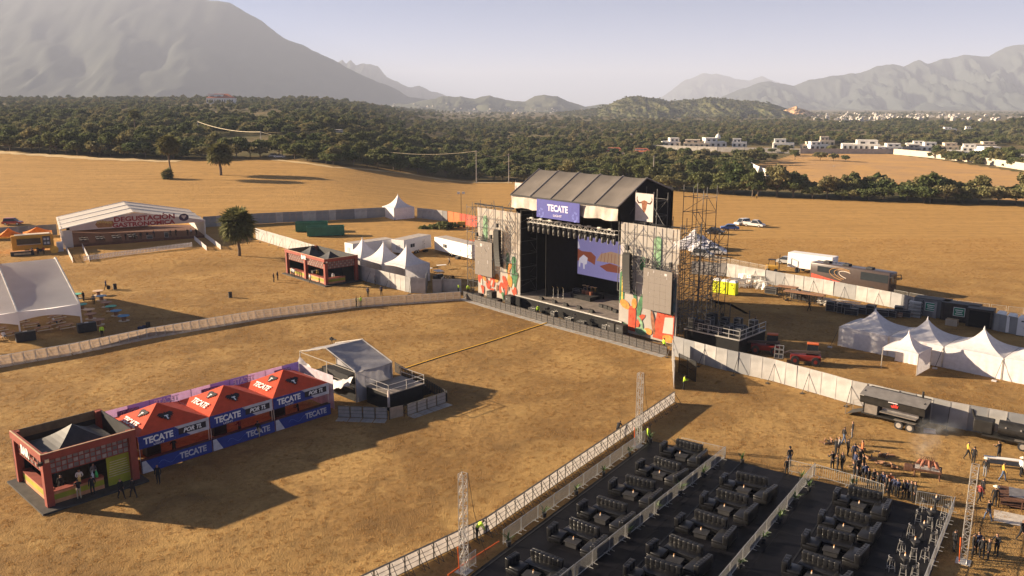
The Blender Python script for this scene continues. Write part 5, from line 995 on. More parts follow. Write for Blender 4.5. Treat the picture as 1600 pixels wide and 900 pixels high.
# ------------------------------------------------------------------ big white clear-span tent, lower left
WT = M('white_tent_pvc', (.8, .79, .82), .6, var=.04, scale=.6, bump=.02, bscale=.5, trans=.55); B0 = g(129, 518); BA = math.radians(38); EZt, RZt, YRt = 3.95, 8.1, 14.
t = thing('white_tent', 'big white open-sided tent over the picnic tables at the left edge', 'tent', B0, BA)
for b in range(3):
    xa, xb = -7.3 * (b + 1), -7.3 * b
    for s in (0, 1):
        rows_ = []
        for j in range(11):
            q = j / 10; y = YRt * q if not s else YRt * (2 - q); rows_.append([(xa + (xb - xa) * i / 8, y - (.35 if not s else -.35) * (j == 0), EZt + (RZt - EZt) * q - .28 * math.sin(math.pi * i / 8) * math.sin(math.pi * min(1, q + .15)) - (.25 if 4 < j < 7 and i in (2, 3, 4, 5, 6) else 0) * .3) for i in range(9)])
        MB().sheet(rows_).build('roof_panel', WT, t, True)
    MB().sheet([[(xa + (xb - xa) * i / 10, -.36 + .03 * math.sin(i), EZt - .02 - j * (.35 + .55 * (1 - math.sin(math.pi * i / 10)) * .5 + .25 * (i / 10))) for i in range(11)] for j in range(3)]).build('valance', WT, t, True)
AL2 = M('tent_beam', (.66, .63, .6), .45, .5)
for b in range(4):
    x = -7.3 * b; MB().path([(x, 0, 0), (x, 0, EZt), (x, YRt, RZt + .1), (x, 2 * YRt, EZt), (x, 2 * YRt, 0)], .26, 4).build('beam', AL2, t)
for i, x in enumerate((.3, -7.0, -14.2)): o = thing('ballast_block', 'black ballast block at the foot of the %s white tent leg' % ('outer', 'middle', 'hidden')[i], 'ballast', kp(B0, BA, x + .2, -.4), BA, 'ballast blocks of the white tent'); cushion(MB(), 0, 0, 0, 2.3, 1.0, 1.25, .05).build('block', BLACK_P, o); MB().box(0, 0, 1.25, .5, .3, .06).build('lug', STEEL, o)
# picnic tables
WOOD = M('picnic_wood', (.3, .16, .09), .8, var=.3, scale=2); WOODP = M('pale_plank', (.5, .42, .33), .8, var=.2)
pt = thing('picnic_table', 'x', 'table'); pm = MB().box(0, 0, 0, 2.0, .17, .045).mesh('plank', [WOOD]); pm2 = MB().box(0, 0, 0, 2.0, .26, .045).mesh('seat_plank', [WOODP])
for k in range(4): put('plank', pm, pt, (0, -.285 + k * .19, .74))
for s in (-1, 1): put('seat_plank', pm2, pt, (0, s * .7, .43)); MB().bar((s * .75, -.75, 0), (s * .75, .1, .74), .09).bar((s * .75, .75, 0), (s * .75, -.1, .74), .09).box(s * .75, 0, .38, .06, 1.5, .06).build('leg', WOOD, pt)
k_pic = Proto(pt); pics_ = [(-1.6, 2.2, .2), (-4.2, 2.8, .1), (-2.2, 5.6, .3), (-5.2, 6.0, 0), (-8.5, 2.6, .2), (-11.2, 3.0, 0), (-9, 6.2, .1), (-1.5, 9, .2), (-6, 9.5, .1)]
for i, (x, y, r) in enumerate(pics_): k_pic.place(kp(B0, BA, x, y), BA + r, 'brown picnic table in the tent shade, %s counted from the outer leg' % NUM[i], 'picnic tables under the white tent')
for i, (x, y, sh, lb) in enumerate([(-2.4, 6.3, 'white', 'diner in white sitting nearest the tent corner'), (-9.0, 1.9, 'white', 'diner in white sitting beside the middle ballast block'), (-10.6, 2.3, 'white', 'diner in white sitting at the picture edge'), (-4.6, 3.5, 'black', 'diner in dark clothes at a shaded picnic table')]): person(kp(B0, BA, x, y), 'sit', 140 + 40 * i, sh, 'jeans', lb, sit_z=.47)
# cable-drum tables
def drum(u, v, col, label):
    c = g(u, v, .78); t = thing('cable_drum_table', label, 'table', (c.x, c.y, 0), random.uniform(0, 3), 'cable drum tables beside the white tent')
    MB().lathe(0, 0, [(.78, .72), (.8, .74), (.8, .78), (0, .78)], 22).build('top', M('drum_' + col[0], col[1], .7, var=.12), t); MB().lathe(0, 0, [(.3, .05), (.3, .72)], 14).build('core', WOOD, t); MB().lathe(0, 0, [(.72, 0), (.74, .04), (.3, .055)], 22).build('base', WOODP, t)
cs = {'tan': ('tan', (.6, .42, .28)), 'teal': ('teal', (.08, .33, .3)), 'green': ('green', (.1, .4, .3)), 'blue': ('blue', (.06, .22, .42)), 'brown': ('brown', (.34, .18, .11)), 'lb': ('lightblue', (.25, .38, .48))}
for u, v, c, lb in [(153, 454, 'tan', 'sunlit tan cable drum table farthest up'), (158, 462, 'lb', 'pale blue cable drum table beside the standing man'), (127, 475, 'teal', 'teal cable drum table touching the tent edge'), (139, 483, 'tan', 'dull tan cable drum table in tent shade'), (166, 472, 'brown', 'brown cable drum table on the shade line'), (173, 478, 'green', 'green cable drum table on the shade line'), (181, 485, 'blue', 'blue cable drum table below the green one'), (193, 493, 'blue', 'blue cable drum table nearest the barricade'), (141, 490, 'brown', 'brown cable drum table below the dull tan one'), (154, 499, 'brown', 'brown cable drum table nearest the tent leg'), (119, 459, 'green', 'green cable drum table half behind the tent roof')]: drum(u, v, cs[c], lb)
def bin_(u, v, label):
    t = thing('oil_drum_bin', label, 'bin', g(u, v), 0, 'black oil drum bins'); MB().lathe(0, 0, [(.29, 0), (.3, .02), (.285, .05), (.285, .3), (.3, .32), (.285, .34), (.285, .6), (.3, .62), (.285, .64), (.285, .88), (.3, .9), (.26, .9), (.26, .82)], 16).build('drum', BLACK_P, t); MB().lathe(0, 0, [(.31, .86), (.31, .92), (.28, .92), (.27, .87)], 16).build('liner', CL['black'], t)
bin_(180, 452, 'black oil drum bin beside the man with a bag'); bin_(360, 465, 'lone black oil drum bin in the sunlit grass'); bin_(232, 514, 'black oil drum bin in the tent shadow near the barricade')
t = thing('tarp_bundle', 'crumpled blue bag on the ground beside the shaded bin', 'bag', g(222, 514)); cushion(MB(), 0, 0, 0, 1.1, .6, .35, .12).build('cloth', CL['navy'], t, True); cushion(MB(), .3, .1, .3, .5, .35, .2, .08).build('fold', CL['navy'], t, True)
person(g(166, 453), 'walk', 90, 'navy', 'black', 'man in navy carrying a black bag beside the bin'); person(g(147, 476), 'stand', 200, 'grey', 'black', 'person in grey top standing among the drum tables'); person(g(131, 471), 'stand', 160, 'black', 'black', 'person in black beside the tent edge'); person(g(160, 527), 'stand', 20, 'hivis', 'black', 'guard in yellow vest behind the food area barricade')
t = thing('rubbish_bag', 'full black rubbish bag held by the man in navy', 'bag', g(170, 453)); cushion(MB(), 0, 0, .1, .5, .5, .65, .16).build('sack', CL['black'], t, True); MB().bar((0, 0, .72), (-.25, 0, .92), .12, 6, .05).build('neck', CL['black'], t)
# ------------------------------------------------------------------ tasting tent
D0, D1 = gt(99, 388), gt(321, 372); DA = direc(D0, D1); DW = (D1.xy - D0.xy).length; D0.z = 0
def hgt(u, v, p): d = ray(u, v); k = math.hypot(p.x, p.y) / math.hypot(d.x, d.y); return CAM_H + d.z * k
EZd = hgt(98, 358, D0); apx = kp(D0, DA, DW / 2, 0); AZd = hgt(211, 331, apx)
t = thing('tasting_tent', 'wide white gabled tent lettered DEGUSTACION GASTRONOMICA behind a picket fence', 'tent', D0, DA); DD = 23.
WT2 = M('cream_tent_pvc', (.68, .63, .58), .7, var=.06, scale=.6, trans=.25)
for s in (0, 1):
    for b in range(3):
        ya, yb = -.3 + DD * b / 3, DD * (b + 1) / 3; xe, xr = (-.4, DW / 2) if not s else (DW + .4, DW / 2)
        MB().sheet([[(xe + (xr - xe) * j / 8, ya + (yb - ya) * i / 6, EZd + (AZd - EZd) * j / 8 - .2 * math.sin(math.pi * i / 6)) for i in range(7)] for j in range(9)]).build('roof_panel', WT2, t, True)
for b in range(4):
    y = DD * b / 3 - (.3 if b == 0 else 0); MB().path([(0, y, 0), (-.1, y, EZd + .04), (DW / 2, y, AZd + .06), (DW + .1, y, EZd + .04), (DW, y, 0)], .24).build('beam', AL2, t)
SIGN = M('sign_cloth', (.56, .43, .37), .85, var=.08, scale=.5); MB().prism([(1.6, -.4, EZd - .45), (DW - .2, -.4, EZd - .35), (DW - .2, -.4, EZd + .2), (DW / 2, -.4, AZd - .12), (1.6, -.4, EZd + .3)], (0, .04, 0)).build('gable_sign', SIGN, t)
SRED = M('sign_red', (.3, .03, .03), .8, var=.05); text('lettering', 'DEGUSTACION', 1.45, SRED, t, (DW * .57, -.43, EZd + 1.35), bold=.04, sx=1.25); MB().prism([(DW * .57 + 3.62, -.43, EZd + 1.98), (DW * .57 + 3.9, -.43, EZd + 1.98), (DW * .57 + 4.25, -.43, EZd + 2.3), (DW * .57 + 3.9, -.43, EZd + 2.3)], (0, -.01, 0)).build('accent_mark', SRED, t); text('lettering', 'GASTRONOMICA', 1.3, SRED, t, (DW * .56, -.43, EZd + .12), bold=.04, sx=1.25)
MB().prism([(DW * .85 + a, -.43, EZd + 1.0 + b) for a, b in blob(0, 0, 1.05, .85)], (0, .01, 0)).build('emblem', M('emblem_navy', (.06, .03, .06), .8), t); MB().prism([(DW * .85 + a, -.445, EZd + 1.0 + b) for a, b in eagle(0, 0, .5)], (0, .006, 0)).build('emblem_mark', SIGN, t)
MB().prism([(DW * .29 + a, -.43, EZd + .6 + b) for a, b in ((-1.9, 0), (-1.4, -.75), (1.3, -.75), (1.9, .1), (1.6, .6), (-1.5, .5))], (0, .01, 0)).build('emblem', M('emblem_brown', (.33, .15, .05), .8), t)
for k in range(6): MB().prism([(DW * .29 - 1.3 + k * .5 + a, -.445, EZd + 1.0 + .15 * math.sin(k) + b) for a, b in blob(0, 0, .26, .3, 10)], (0, .006, 0)).build('emblem', M('emblem_gold', (.5, .32, .1), .8), t)
for y in (0, DD / 3, DD * 2 / 3): MB().box(0, y + DD / 6, 0, .06, DD / 3 - .2, EZd).build('side_wall', WT2, t); MB().box(DW, y + DD / 6, 0, .06, DD / 3 - .2, EZd - .2).build('side_wall', WT2, t)
MB().box(1.0, -.1, 0, 2.0, .05, EZd - .3).build('front_wall', WT2, t); MB().box(DW / 2, DD / 2, 0, DW - .3, DD - .3, .55).build('deck', M('deck_redwood', (.12, .05, .032), .8, var=.25), t)
MB().box(DW * .36, DD - .2, 0, DW * .62, .05, EZd - .3).build('back_wall', DARKC, t)
# chairs and tables on the tent deck
cf = thing('folding_chair', 'x', 'chair'); MB().box(0, 0, .44, .42, .42, .03).build('seat', BLACK_M, cf); MB().box(0, .2, .65, .42, .03, .22).build('backrest', BLACK_M, cf); q = MB()
for a in (-.19, .19): q.bar((a, -.2, 0), (a, .18, .86), .025).bar((a, .22, 0), (a, -.16, .44), .025)
q.build('leg', BLACK_M, cf); k_fold = Proto(cf)
tt = thing('banquet_table', 'x', 'table'); MB().box(0, 0, .72, 1.8, .75, .03).build('top', WHT, tt)
for a in (-.8, .8):
    for b in (-.3, .3): MB().bar((a, b, 0), (a, b, .72), .04).build('leg', BLACK_M, tt)
k_bt = Proto(tt); n_ = 0
for i in range(4):
    for j in range(2):
        x, y = 4.2 + i * 3.3, 1.8 + j * 2.8; k_bt.place(kp(D0, DA, x, y, .55), DA, 'white topped table in the tasting tent, %s row, %s from the left' % (('front', 'rear')[j], NUM[i]), 'tables in the tasting tent')
        for k in range(4): k_fold.place(kp(D0, DA, x - .6 + .4 * k, y + (-.75 if k % 2 else .75), .55), DA + (math.pi if k % 2 == 1 else 0), 'black folding chair at the %s row, %s table of the tasting tent' % (('front', 'rear')[j], NUM[i]), 'folding chairs in the tasting tent')
for i, (x, y, sh) in enumerate([(12.5, 1.0, 'black'), (14.4, 1.4, 'grey'), (15.6, .9, 'black'), (17.0, 1.2, 'black'), (18.6, 2.4, 'navy'), (22.0, 1.8, 'black'), (23.2, 2.0, 'black'), (25.6, 1.0, 'black'), (26.4, 1.4, 'white'), (27.5, 1.0, 'black')]): person(kp(D0, DA, x, y, .55), ('stand', 'reach', 'walk')[i % 3], 160 + 30 * i, sh, 'black', 'person on the tasting tent deck, %s from the left' % NUM[i])
k_case.place(kp(D0, DA, 17.4, .6, .55), DA, 'black equipment case on the tasting tent deck', CG); k_case2.place(kp(D0, DA, 21, 1.0, .55), DA, 'upright black speaker case on the tasting tent deck', CG)
WP = M('white_picket', (.72, .68, .66), .7, var=.05)
def wpick(a, b, label): picket(gt(*a), gt(*b), 1.05, label, .3, WP, .15, 'picket_fence')
wpick((132, 408), (300, 387), 'white picket fence running along the front of the tasting tent'); wpick((102, 388), (114, 411), 'short white picket fence at the tent corner near the food truck'); wpick((129, 388), (140, 409), 'short white picket fence beside the first entrance'); wpick((304, 376), (323, 392), 'short white picket fence closing the far end'); wpick((321, 372), (345, 390), 'outermost white picket fence beside the palm')
# ------------------------------------------------------------------ orange food truck and awning
FT = gt(20, 397); FTA = math.radians(30); OR = M('truck_orange', (.62, .3, .03), .55, var=.1); t = thing('food_truck', 'orange food trailer with open serving hatch at the left edge', 'food truck', FT, FTA); t.scale = (1.2, 1.2, 1.2)
cushion(MB(), 3.2, 1.2, .5, 6.4, 2.4, 2.5, .08).build('body', OR, t); MB().box(2.6, -.02, 1.5, 3.6, .04, .95).build('hatch_opening', GLASS, t); MB().add([(.8, -.02, 2.48), (4.4, -.02, 2.48), (4.4, -.95, 2.62), (.8, -.95, 2.62)], [(0, 1, 2, 3)]).build('hatch', CREAM, t); MB().box(2.6, -.2, 1.42, 3.6, .4, .05).build('shelf', ALU, t); MB().box(5.3, -.04, 1.1, 1.2, .03, 1.6).build('menu_board', M('menu_dark', (.08, .07, .07), .7), t)
for k in range(4): MB().box(5.05 + .5 * (k % 2), -.07, 1.3 + .7 * (k // 2), .35, .01, .4).build('menu_picture', GREYP, t)
for x in (2.2, 4.2): MB().bar((x, .05, .38), (x, .3, .38), .76, 14).build('wheel', BLACK_P, t)
MB().box(3.2, 1.2, 3.0, 5.4, 1.8, .1).build('roof', CREAM, t)
aw = thing('orange_awning', 'bright orange peaked awning above the food trailer', 'awning', FT + Vector((-1.5, 2.5, 0)), FTA); ORC = M('awning_orange', (.75, .26, .03), .7, trans=.4); hip_canopy(4.5, 4.5, 3.4, 5.0, ORC, aw, 'canopy', -2.5, -1.5); hip_canopy(5.5, 4.5, 3.4, 4.6, ORC, aw, 'canopy', 2.2, .5); q = MB()
for x, y in ((-2.4, -1.4), (1.9, -1.4), (-2.4, 2.9), (7.6, .6), (7.6, 4.9), (2.3, 4.9)): q.bar((x, y, 0), (x, y, 3.4), .08)
q.build('pole', ALU, aw); MB().sheet([[(-2.5 + 4.5 * i / 6, -1.5, 3.4 - .3 * j) for i in range(7)] for j in range(2)]).build('valance', M('awning_yellow', (.75, .45, .08), .7), aw)
t = thing('food_counter', 'dark low counter with logo boards before the food trailer', 'counter', FT + Vector((1.6, -3.2, 0)), FTA); MB().box(2, 0, 0, 4.2, .6, .9).build('front', BLACK_P, t); MB().box(2, -.32, .25, 3.0, .02, .4).build('logo_board', M('logo_cream', (.5, .38, .22), .8), t); MB().box(2, 0, .9, 4.3, .7, .05).build('top', WOOD, t)
t = thing('round_sign', 'round yellow sign board leaning beside the food counter', 'sign', FT + Vector((8.6, .2, 0)), FTA); MB().bar((0, -.05, .85), (0, .05, .85), 1.6, 20).build('disc', M('sign_yellow', (.6, .35, .06), .7), t); MB().bar((0, .1, 0), (0, .1, .9), .08).build('leg', BLACK_M, t)
t = thing('white_freezer', 'white upright freezer beside the food trailer', 'freezer', FT + Vector((8.2, 3.2, 0)), FTA); MB().box(0, 0, 0, 1.2, .9, 2.0).build('body', WHT, t); MB().box(0, -.46, .1, 1.1, .03, 1.8).build('door', GREYP, t)
for i in range(3): person(FT + Vector((5.0 + i * .9, -1.6 + i * .5, 0)), 'stand', 30 * i, ('navy', 'black', 'red')[i], 'black', 'customer at the food counter, %s from the left' % NUM[i])
# ------------------------------------------------------------------ palms
def palm(p, H_, R_, n_, label, seed, thick=.28, skirt=True):
    r = np.random.default_rng(seed); t = thing('palm_tree', label, 'palm tree', p); tr = MB(); z = -.2; pr_ = (0, 0)
    pts = [(.12 * math.sin(k * .9), .1 * math.cos(k * .7), H_ * k / 8) for k in range(9)]
    for k in range(8): tr.bar(pts[k], pts[k + 1], thick * 2 * (1.1 - .035 * k), 8, thick * 2 * (1.06 - .035 * k))
    tr.build('trunk', M('palm_trunk', (.14, .10, .07), .95, var=.35, scale=5), t)
    def fronds(n2, s0, s1, L0, mat, nm):
        V = []; Fq = []; c = np.array(pts[-1])
        for k in range(n2):
            az = 2.4 * k + r.uniform(-.3, .3); el = math.asin(s0 + (s1 - s0) * (k + r.random()) / n2); L_ = L0 * r.uniform(.82, 1.12); d = np.array([math.cos(az) * math.cos(el), math.sin(az) * math.cos(el), math.sin(el)]); s = np.array([-math.sin(az), math.cos(az), 0]); up = np.cross(s, d) * -1; hub = c + d * L_ * .45
            o = len(V); V += [(c - s * .04).tolist(), (c + s * .04).tolist(), (hub + s * .03).tolist(), (hub - s * .03).tolist()]; Fq.append((o, o + 1, o + 2, o + 3))
            for q in range(15):
                a = (q - 7) / 7 * 1.5; dd = d * math.cos(a) + s * math.sin(a) + up * .25 * r.uniform(-1, 1); e = hub + dd * L_ * .55 * (1 - .1 * abs(a)) + np.array([0, 0, -.1 * L_ * (.5 + r.random())]); m_ = hub + dd * L_ * .3; w_ = np.cross(dd, up + .5 * d); w_ = w_ / (np.linalg.norm(w_) + 1e-6) * .055 * L_
                o = len(V); V += [hub.tolist(), (m_ - w_).tolist(), e.tolist(), (m_ + w_).tolist()]; Fq.append((o, o + 1, o + 2, o + 3))
        me = bpy.data.meshes.new(nm); me.from_pydata(V, [], Fq); me.materials.append(mat); put(nm, me, t)
    fronds(int(n_ * 1.6), -.75, .98, R_, PALM, 'crown')
    if skirt: fronds(int(n_ * .6), -.98, -.45, R_ * .8, M('dead_frond', (.22, .15, .08), .9, var=.3), 'dead_fronds')
palm(g(374, 404) + Vector((0, 0, .3)), 6.6, 4.2, 60, 'big fan palm beside the tasting tent', 1, .3); palm(gt(345, 274), 7.6, 5.0, 60, 'squat fan palm out in the golden field', 2, .45); palm(gt(267, 279), 11.5, 4.4, 50, 'tall thin fan palm with dead skirt out in the field', 3, .28)
palm(gt(262, 280), 1.6, 2.6, 30, 'low young palm at the foot of the tall thin palm', 4, .3, False)
palm(gt(213, 216), 12, 3, 34, 'slender palm rising from the forest', 5, .25)
t = thing('bush', 'round green bush on the bank near the stage wing', 'bush', gt(693, 358)); put('foliage', leaf_cloud([(0, 0, .6, 2.3, 1.5), (2.2, .5, .5, 1.7, 1.2), (-2.6, .3, .3, 1.6, .9), (-5, 0, .2, 1.3, .6)], 110, .32, 77), t); MB().bar((0, 0, -.2), (.3, 0, 1), .15).bar((.1, 0, 0), (1.5, .4, .9), .1).build('stem', BARK, t)
# ------------------------------------------------------------------ skips, trailers, marquees beyond the kiosk
GRN = M('skip_green', (.03, .16, .10), .55, var=.2, scale=.8)
def skip(p, ang, L_, W, H_, label):
    t = thing('skip', label, 'skip', p, ang, 'green skips'); w = MB()
    w.box(L_ / 2, 0, .15, L_, .08, H_).box(L_ / 2, W, .15, L_, .08, H_).box(.04, W / 2, .15, .08, W - .1, H_).box(L_ - .04, W / 2, .15, .08, W - .1, H_).build('wall', GRN, t)
    r = MB()
    for k in range(9): r.box(.3 + (L_ - .6) * k / 8, -.07, .15, .1, .08, H_ - .05)
    r.build('rib', GRN, t); MB().box(L_ / 2, -.05, H_ + .1, L_ + .1, .16, .12).box(L_ / 2, W + .05, H_ + .1, L_ + .1, .16, .12).build('rim', GRN, t); MB().box(L_ / 2, W / 2, .2, L_ - .2, W - .2, H_ * .75).build('waste', M('skip_waste', (.05, .045, .04), .95, var=.5, scale=3, bump=.1, bscale=3), t)
    for x in (.5, L_ - .5): MB().bar((x, .1, .1), (x, W - .1, .1), .22, 8).build('roller', BLACK_M, t)
skip(gt(480, 371), math.radians(14), 8.6, 2.4, 2.1, 'front green skip with ribbed sides on the bank'); skip(gt(462, 364), math.radians(10), 7.6, 2.4, 2.2, 'rear green skip partly hidden by the front one')
WMAR = M('marquee_white', (.74, .71, .72), .65, var=.09, bump=.05, bscale=1.1, trans=.2)
def pagoda(p, ang, W, ze, zp, label, walls=(), group=None, valance=.35, D=None, wm=None):
    D = D or W; t = thing('marquee', label, 'marquee', p, ang, group); wm = wm or WMAR
    cor = [(0, 0), (W, 0), (W, D), (0, D)]; cx, cy = W / 2, D / 2
    for k in range(4):
        a, b = cor[k], cor[(k + 1) % 4]; rows_ = []
        for j in range(10):
            q = j / 9; rows_.append([(a[0] + (b[0] - a[0]) * i / 8 + (cx - (a[0] + (b[0] - a[0]) * i / 8)) * q, a[1] + (b[1] - a[1]) * i / 8 + (cy - (a[1] + (b[1] - a[1]) * i / 8)) * q, ze + (zp - ze) * (.42 * q + .58 * q ** 3.2) + .16 * math.sin(math.pi * i / 8) * (1 - q) * (0 if j else .6)) for i in range(9)])
        MB().sheet(rows_).build('roof_panel', wm, t, True)
        vz = MB().sheet([[(a[0] + (b[0] - a[0]) * i / 8, a[1] + (b[1] - a[1]) * i / 8, ze + (.16 * .6) * math.sin(math.pi * i / 8) - valance * j * (1 - .25 * math.sin(math.pi * i / 8))) for i in range(9)] for j in range(2)]); vz.build('valance', wm, t, True)
        if k in walls: MB().sheet([[(a[0] + (b[0] - a[0]) * i / 20 + .04 * math.sin(i * 2.1) * (j / 4) * (k % 2), a[1] + (b[1] - a[1]) * i / 20 + .05 * math.sin(i * 2.1) * (j / 4) * (1 - k % 2), ze - .05 - (ze - .05) * j / 4) for i in range(21)] for j in range(5)]).build('wall', wm, t, True)
    for x, y in cor: MB().bar((x, y, 0), (x, y, ze), .1, 6).build('leg', ALU, t)
    MB().lathe(cx, cy, [(.12, zp - .1), (.08, zp + .05), (.02, zp + .3)], 8).build('finial', wm, t); return t
MG = 'white marquees behind the hoarding'; ma = math.radians(-42)
for i, (u, v, s) in enumerate([(534, 430, 1), (566, 439, 1), (601, 448, 1)]):
    pass
ze = 3.2
for (u, v, lb) in [(600, 412, 'white peaked marquee nearest the stage behind the hoarding'), (565, 406, 'middle white peaked marquee behind the hoarding'), (533, 400, 'white peaked marquee partly behind the red kiosk')]: c = g(u, v, ze - .1); pagoda((c.x, c.y, 0), ma, 5.6, ze, 6.3, lb, (1, 2, 3), MG)
pagoda(gt(616, 344), math.radians(38), 6.2, 3., 6.2, 'lone far white marquee against the grey hoarding', (0, 2, 3))
TRW = M('trailer_white', (.76, .74, .73), .5, var=.04); TRR = M('trailer_roof', (.42, .37, .33), .7)
def trailer(a, b, W, H_, label, ends=True):
    A, B = gt(*a), gt(*b); L_ = (B - A).length; t = thing('office_trailer', label, 'trailer', A, direc(A, B), 'white office trailers'); cushion(MB(), L_ / 2, W / 2, .55, L_, W, H_ - .55, .05).build('body', TRW, t); MB().box(L_ / 2, W / 2, H_, L_ - .15, W - .15, .06).build('roof', TRR, t)
    w = MB().box(L_ * .3, -.02, 1.5, 1.3, .05, .7).build('window', GLASS, t); MB().box(L_ * .3, -.05, 1.5, .06, .03, .7).build('frame', TRW, w); d = MB().box(L_ * .7, -.015, .65, .85, .04, 1.95).build('door', M('trailer_door', (.66, .64, .63), .5), t); MB().box(L_ * .7 + .3, -.05, 1.6, .06, .06, .16).build('handle', BLACK_M, d)
    MB().box(-.02, W / 2, 1.2, .04, 1.0, 1.0).build('window', GREYP, t)
    for x in (L_ * .42, L_ * .42 + .8): o = MB().bar((x, -.02, .35), (x, .25, .35), .7, 14).build('wheel', BLACK_P, t); MB().bar((x, -.04, .35), (x, -.01, .35), .35, 10).build('rim', ALU, o)
    MB().box(L_ * .7, -.5, 0, .9, .8, .5).build('step', BLACK_M, t); MB().bar((0, W / 2, .5), (-1.3, W / 2, .45), .12).build('hitch', BLACK_M, t)
trailer((632, 401), (674, 391), 3.3, 3.2, 'white office trailer in the middle behind the marquees'); trailer((679, 394), (737, 409), 3.0, 3.2, 'white office trailer nearest the stage wing'); trailer((552, 405), (616, 396), 3.0, 3.0, 'white office trailer half hidden by marquee peaks')
t = thing('toilet_cabin', 'orange-red cabin peeping out behind the stage wing', 'cabin', gt(741, 398)); MB().box(0, 0, 0, 2.2, 2, 2.9).build('body', M('orange_hoarding'), t); MB().box(0, -1.02, .1, 1, .04, 2.2).build('door', SHEET_R, t)
# backstage tables, cases and people
for i, (u, v) in enumerate([(668, 425), (690, 420), (664, 417)]): c = g(u, v); k_bt.place(c, .4 * i, 'white topped backstage table behind the marquees, %s of three' % NUM[i], 'backstage tables')
t = thing('golf_cart', 'dark golf cart with white roof behind the marquee', 'cart', g(686, 440), math.radians(120)); cushion(MB(), 0, 0, .3, 2.4, 1.2, .6, .08).build('body', BLACK_P, t); MB().box(.1, 0, 1.9, 1.9, 1.25, .07).build('roof', WHT, t); q = MB()
for a in (-.7, .9):
    for b in (-.5, .5): q.bar((a, b, .8), (a, b, 1.9), .05)
q.build('post', BLACK_M, t); MB().box(-.3, 0, .9, .5, 1.1, .5).build('seat', LEATHER, t)
for a in (-.8, .8):
    for b in (-.62, .62): MB().bar((a, b - .1, .25), (a, b + .1, .25), .5, 12).build('wheel', BLACK_P, t)
for i, (u, v) in enumerate([(690, 448), (697, 447), (703, 446), (708, 444)]): person(g(u, v), 'stand', 60 * i, 'black', 'black', 'crew member in black resting backstage, %s from the marquee' % NUM[i], 'backstage crew')
person(g(702, 415), 'walk', 90, 'grey', 'black', 'person in grey walking before the office trailer')
# light tower
t = thing('light_tower', 'tall mobile light tower beyond the stage wing', 'light tower', gt(721, 356)); MB().box(0, 0, .3, 2, 1.2, 1.2).build('generator', M('sign_yellow'), t); MB().bar((0, 0, 1.4), (0, 0, 8.6), .14).build('mast', BLACK_M, t)
for x in (-.6, .6): MB().box(x, 0, 8.4, .7, .3, .55).build('lamp', ALU, t)
for x in (-.7, .7): MB().bar((x, -.65, .35), (x, .65, .35), .7, 12).build('wheel', BLACK_P, t)
# people at far kiosk and along the barricade
for u, v, pz, f, sh, tr, lb in [(428, 441, 'stand', 90, 'black', 'black', 'person in black walking alone left of the far kiosk'), (434, 438, 'stand', 80, 'black', 'black', 'second person in black left of the far kiosk'), (485, 442, 'walk', 130, 'white', 'black', 'waiter in white before the far kiosk'), (501, 442, 'bend', 120, 'black', 'black', 'person crouching at the far kiosk counter'), (586, 445, 'stand', 100, 'grey', 'black', 'person in grey beside the hoarding'), (575, 464, 'stand', 160, 'navy', 'black', 'guard in navy standing apart on the grass'), (596, 462, 'stand', 200, 'navy', 'black', 'guard in navy nearer the hoarding'), (557, 480, 'stand', 90, 'black', 'black', 'person in black at the barricade line'), (564, 479, 'stand', 250, 'hivis', 'khaki', 'guard in yellow vest at the barricade line'),
                          (190, 779, 'walk', 60, 'black', 'black', 'person in black just outside the near kiosk'), (209, 778, 'walk', 240, 'black', 'black', 'second person in black outside the near kiosk'), (248, 756, 'stand', 0, 'black', 'black', 'guard in black with hands down before the blue counter'), (404, 684, 'stand', 180, 'black', 'khaki', 'customer in khaki trousers at the blue counter')]: person(g(u, v), pz, f, sh, tr, lb)
for i, (x, y) in enumerate([(-.3, 11.6), (-.4, 10.9), (-.5, 10.2)]): person(kp(FK, FA, x, y), 'reach', 40 + 90, 'white', 'black', 'customer in white shirt at the far kiosk, %s from the end post' % NUM[i], 'customers at the far kiosk')
for i, (x, y) in enumerate([(1.8, 6), (2, 3), (2.4, 1.6)]): person(kp(FK, FA, x, y, .16), 'stand', 220, ('tan', 'black', 'white')[i], 'black', 'bartender in %s inside the far kiosk' % ('yellow', 'black', 'white')[i])
# utility poles and cable
GP = M('pole_grey', (.35, .32, .3), .8)
WPk = [(309, 190, 440), (407, 206, 400), (585, 234, 360), (744, 236, 330), (795, 241, 330)]
tops = []
for i, (u, v, Y) in enumerate(WPk): top = at(u, v, Y); b = float(terrain(top.x, top.y)); t = thing('utility_pole', 'pale utility pole rising from the forest, %s along the bright cable' % NUM[i], 'pole', (top.x, top.y, b), 0, 'utility poles in the forest'); MB().bar((0, 0, 0), (0, 0, top.z - b + .3), .34, 8, .26).build('post', GP, t); MB().bar((-1, 0, top.z - b - .3), (1, 0, top.z - b - .3), .14).build('crossarm', GP, t); tops.append(top)
cb = MB()
for a, b in zip(tops, tops[1:]):
    n2 = 14; pts = [a.lerp(b, k / n2) - Vector((0, 0, 4 * (k / n2) * (1 - k / n2) * 1.6)) for k in range(n2 + 1)]; cb.path(pts, .3 if a is tops[0] else .12, 4)
tag(cb.build('power_cable', M('cable_pale', (.6, .5, .33), .6)), 'bright power cable strung across the forest between poles', 'cable')
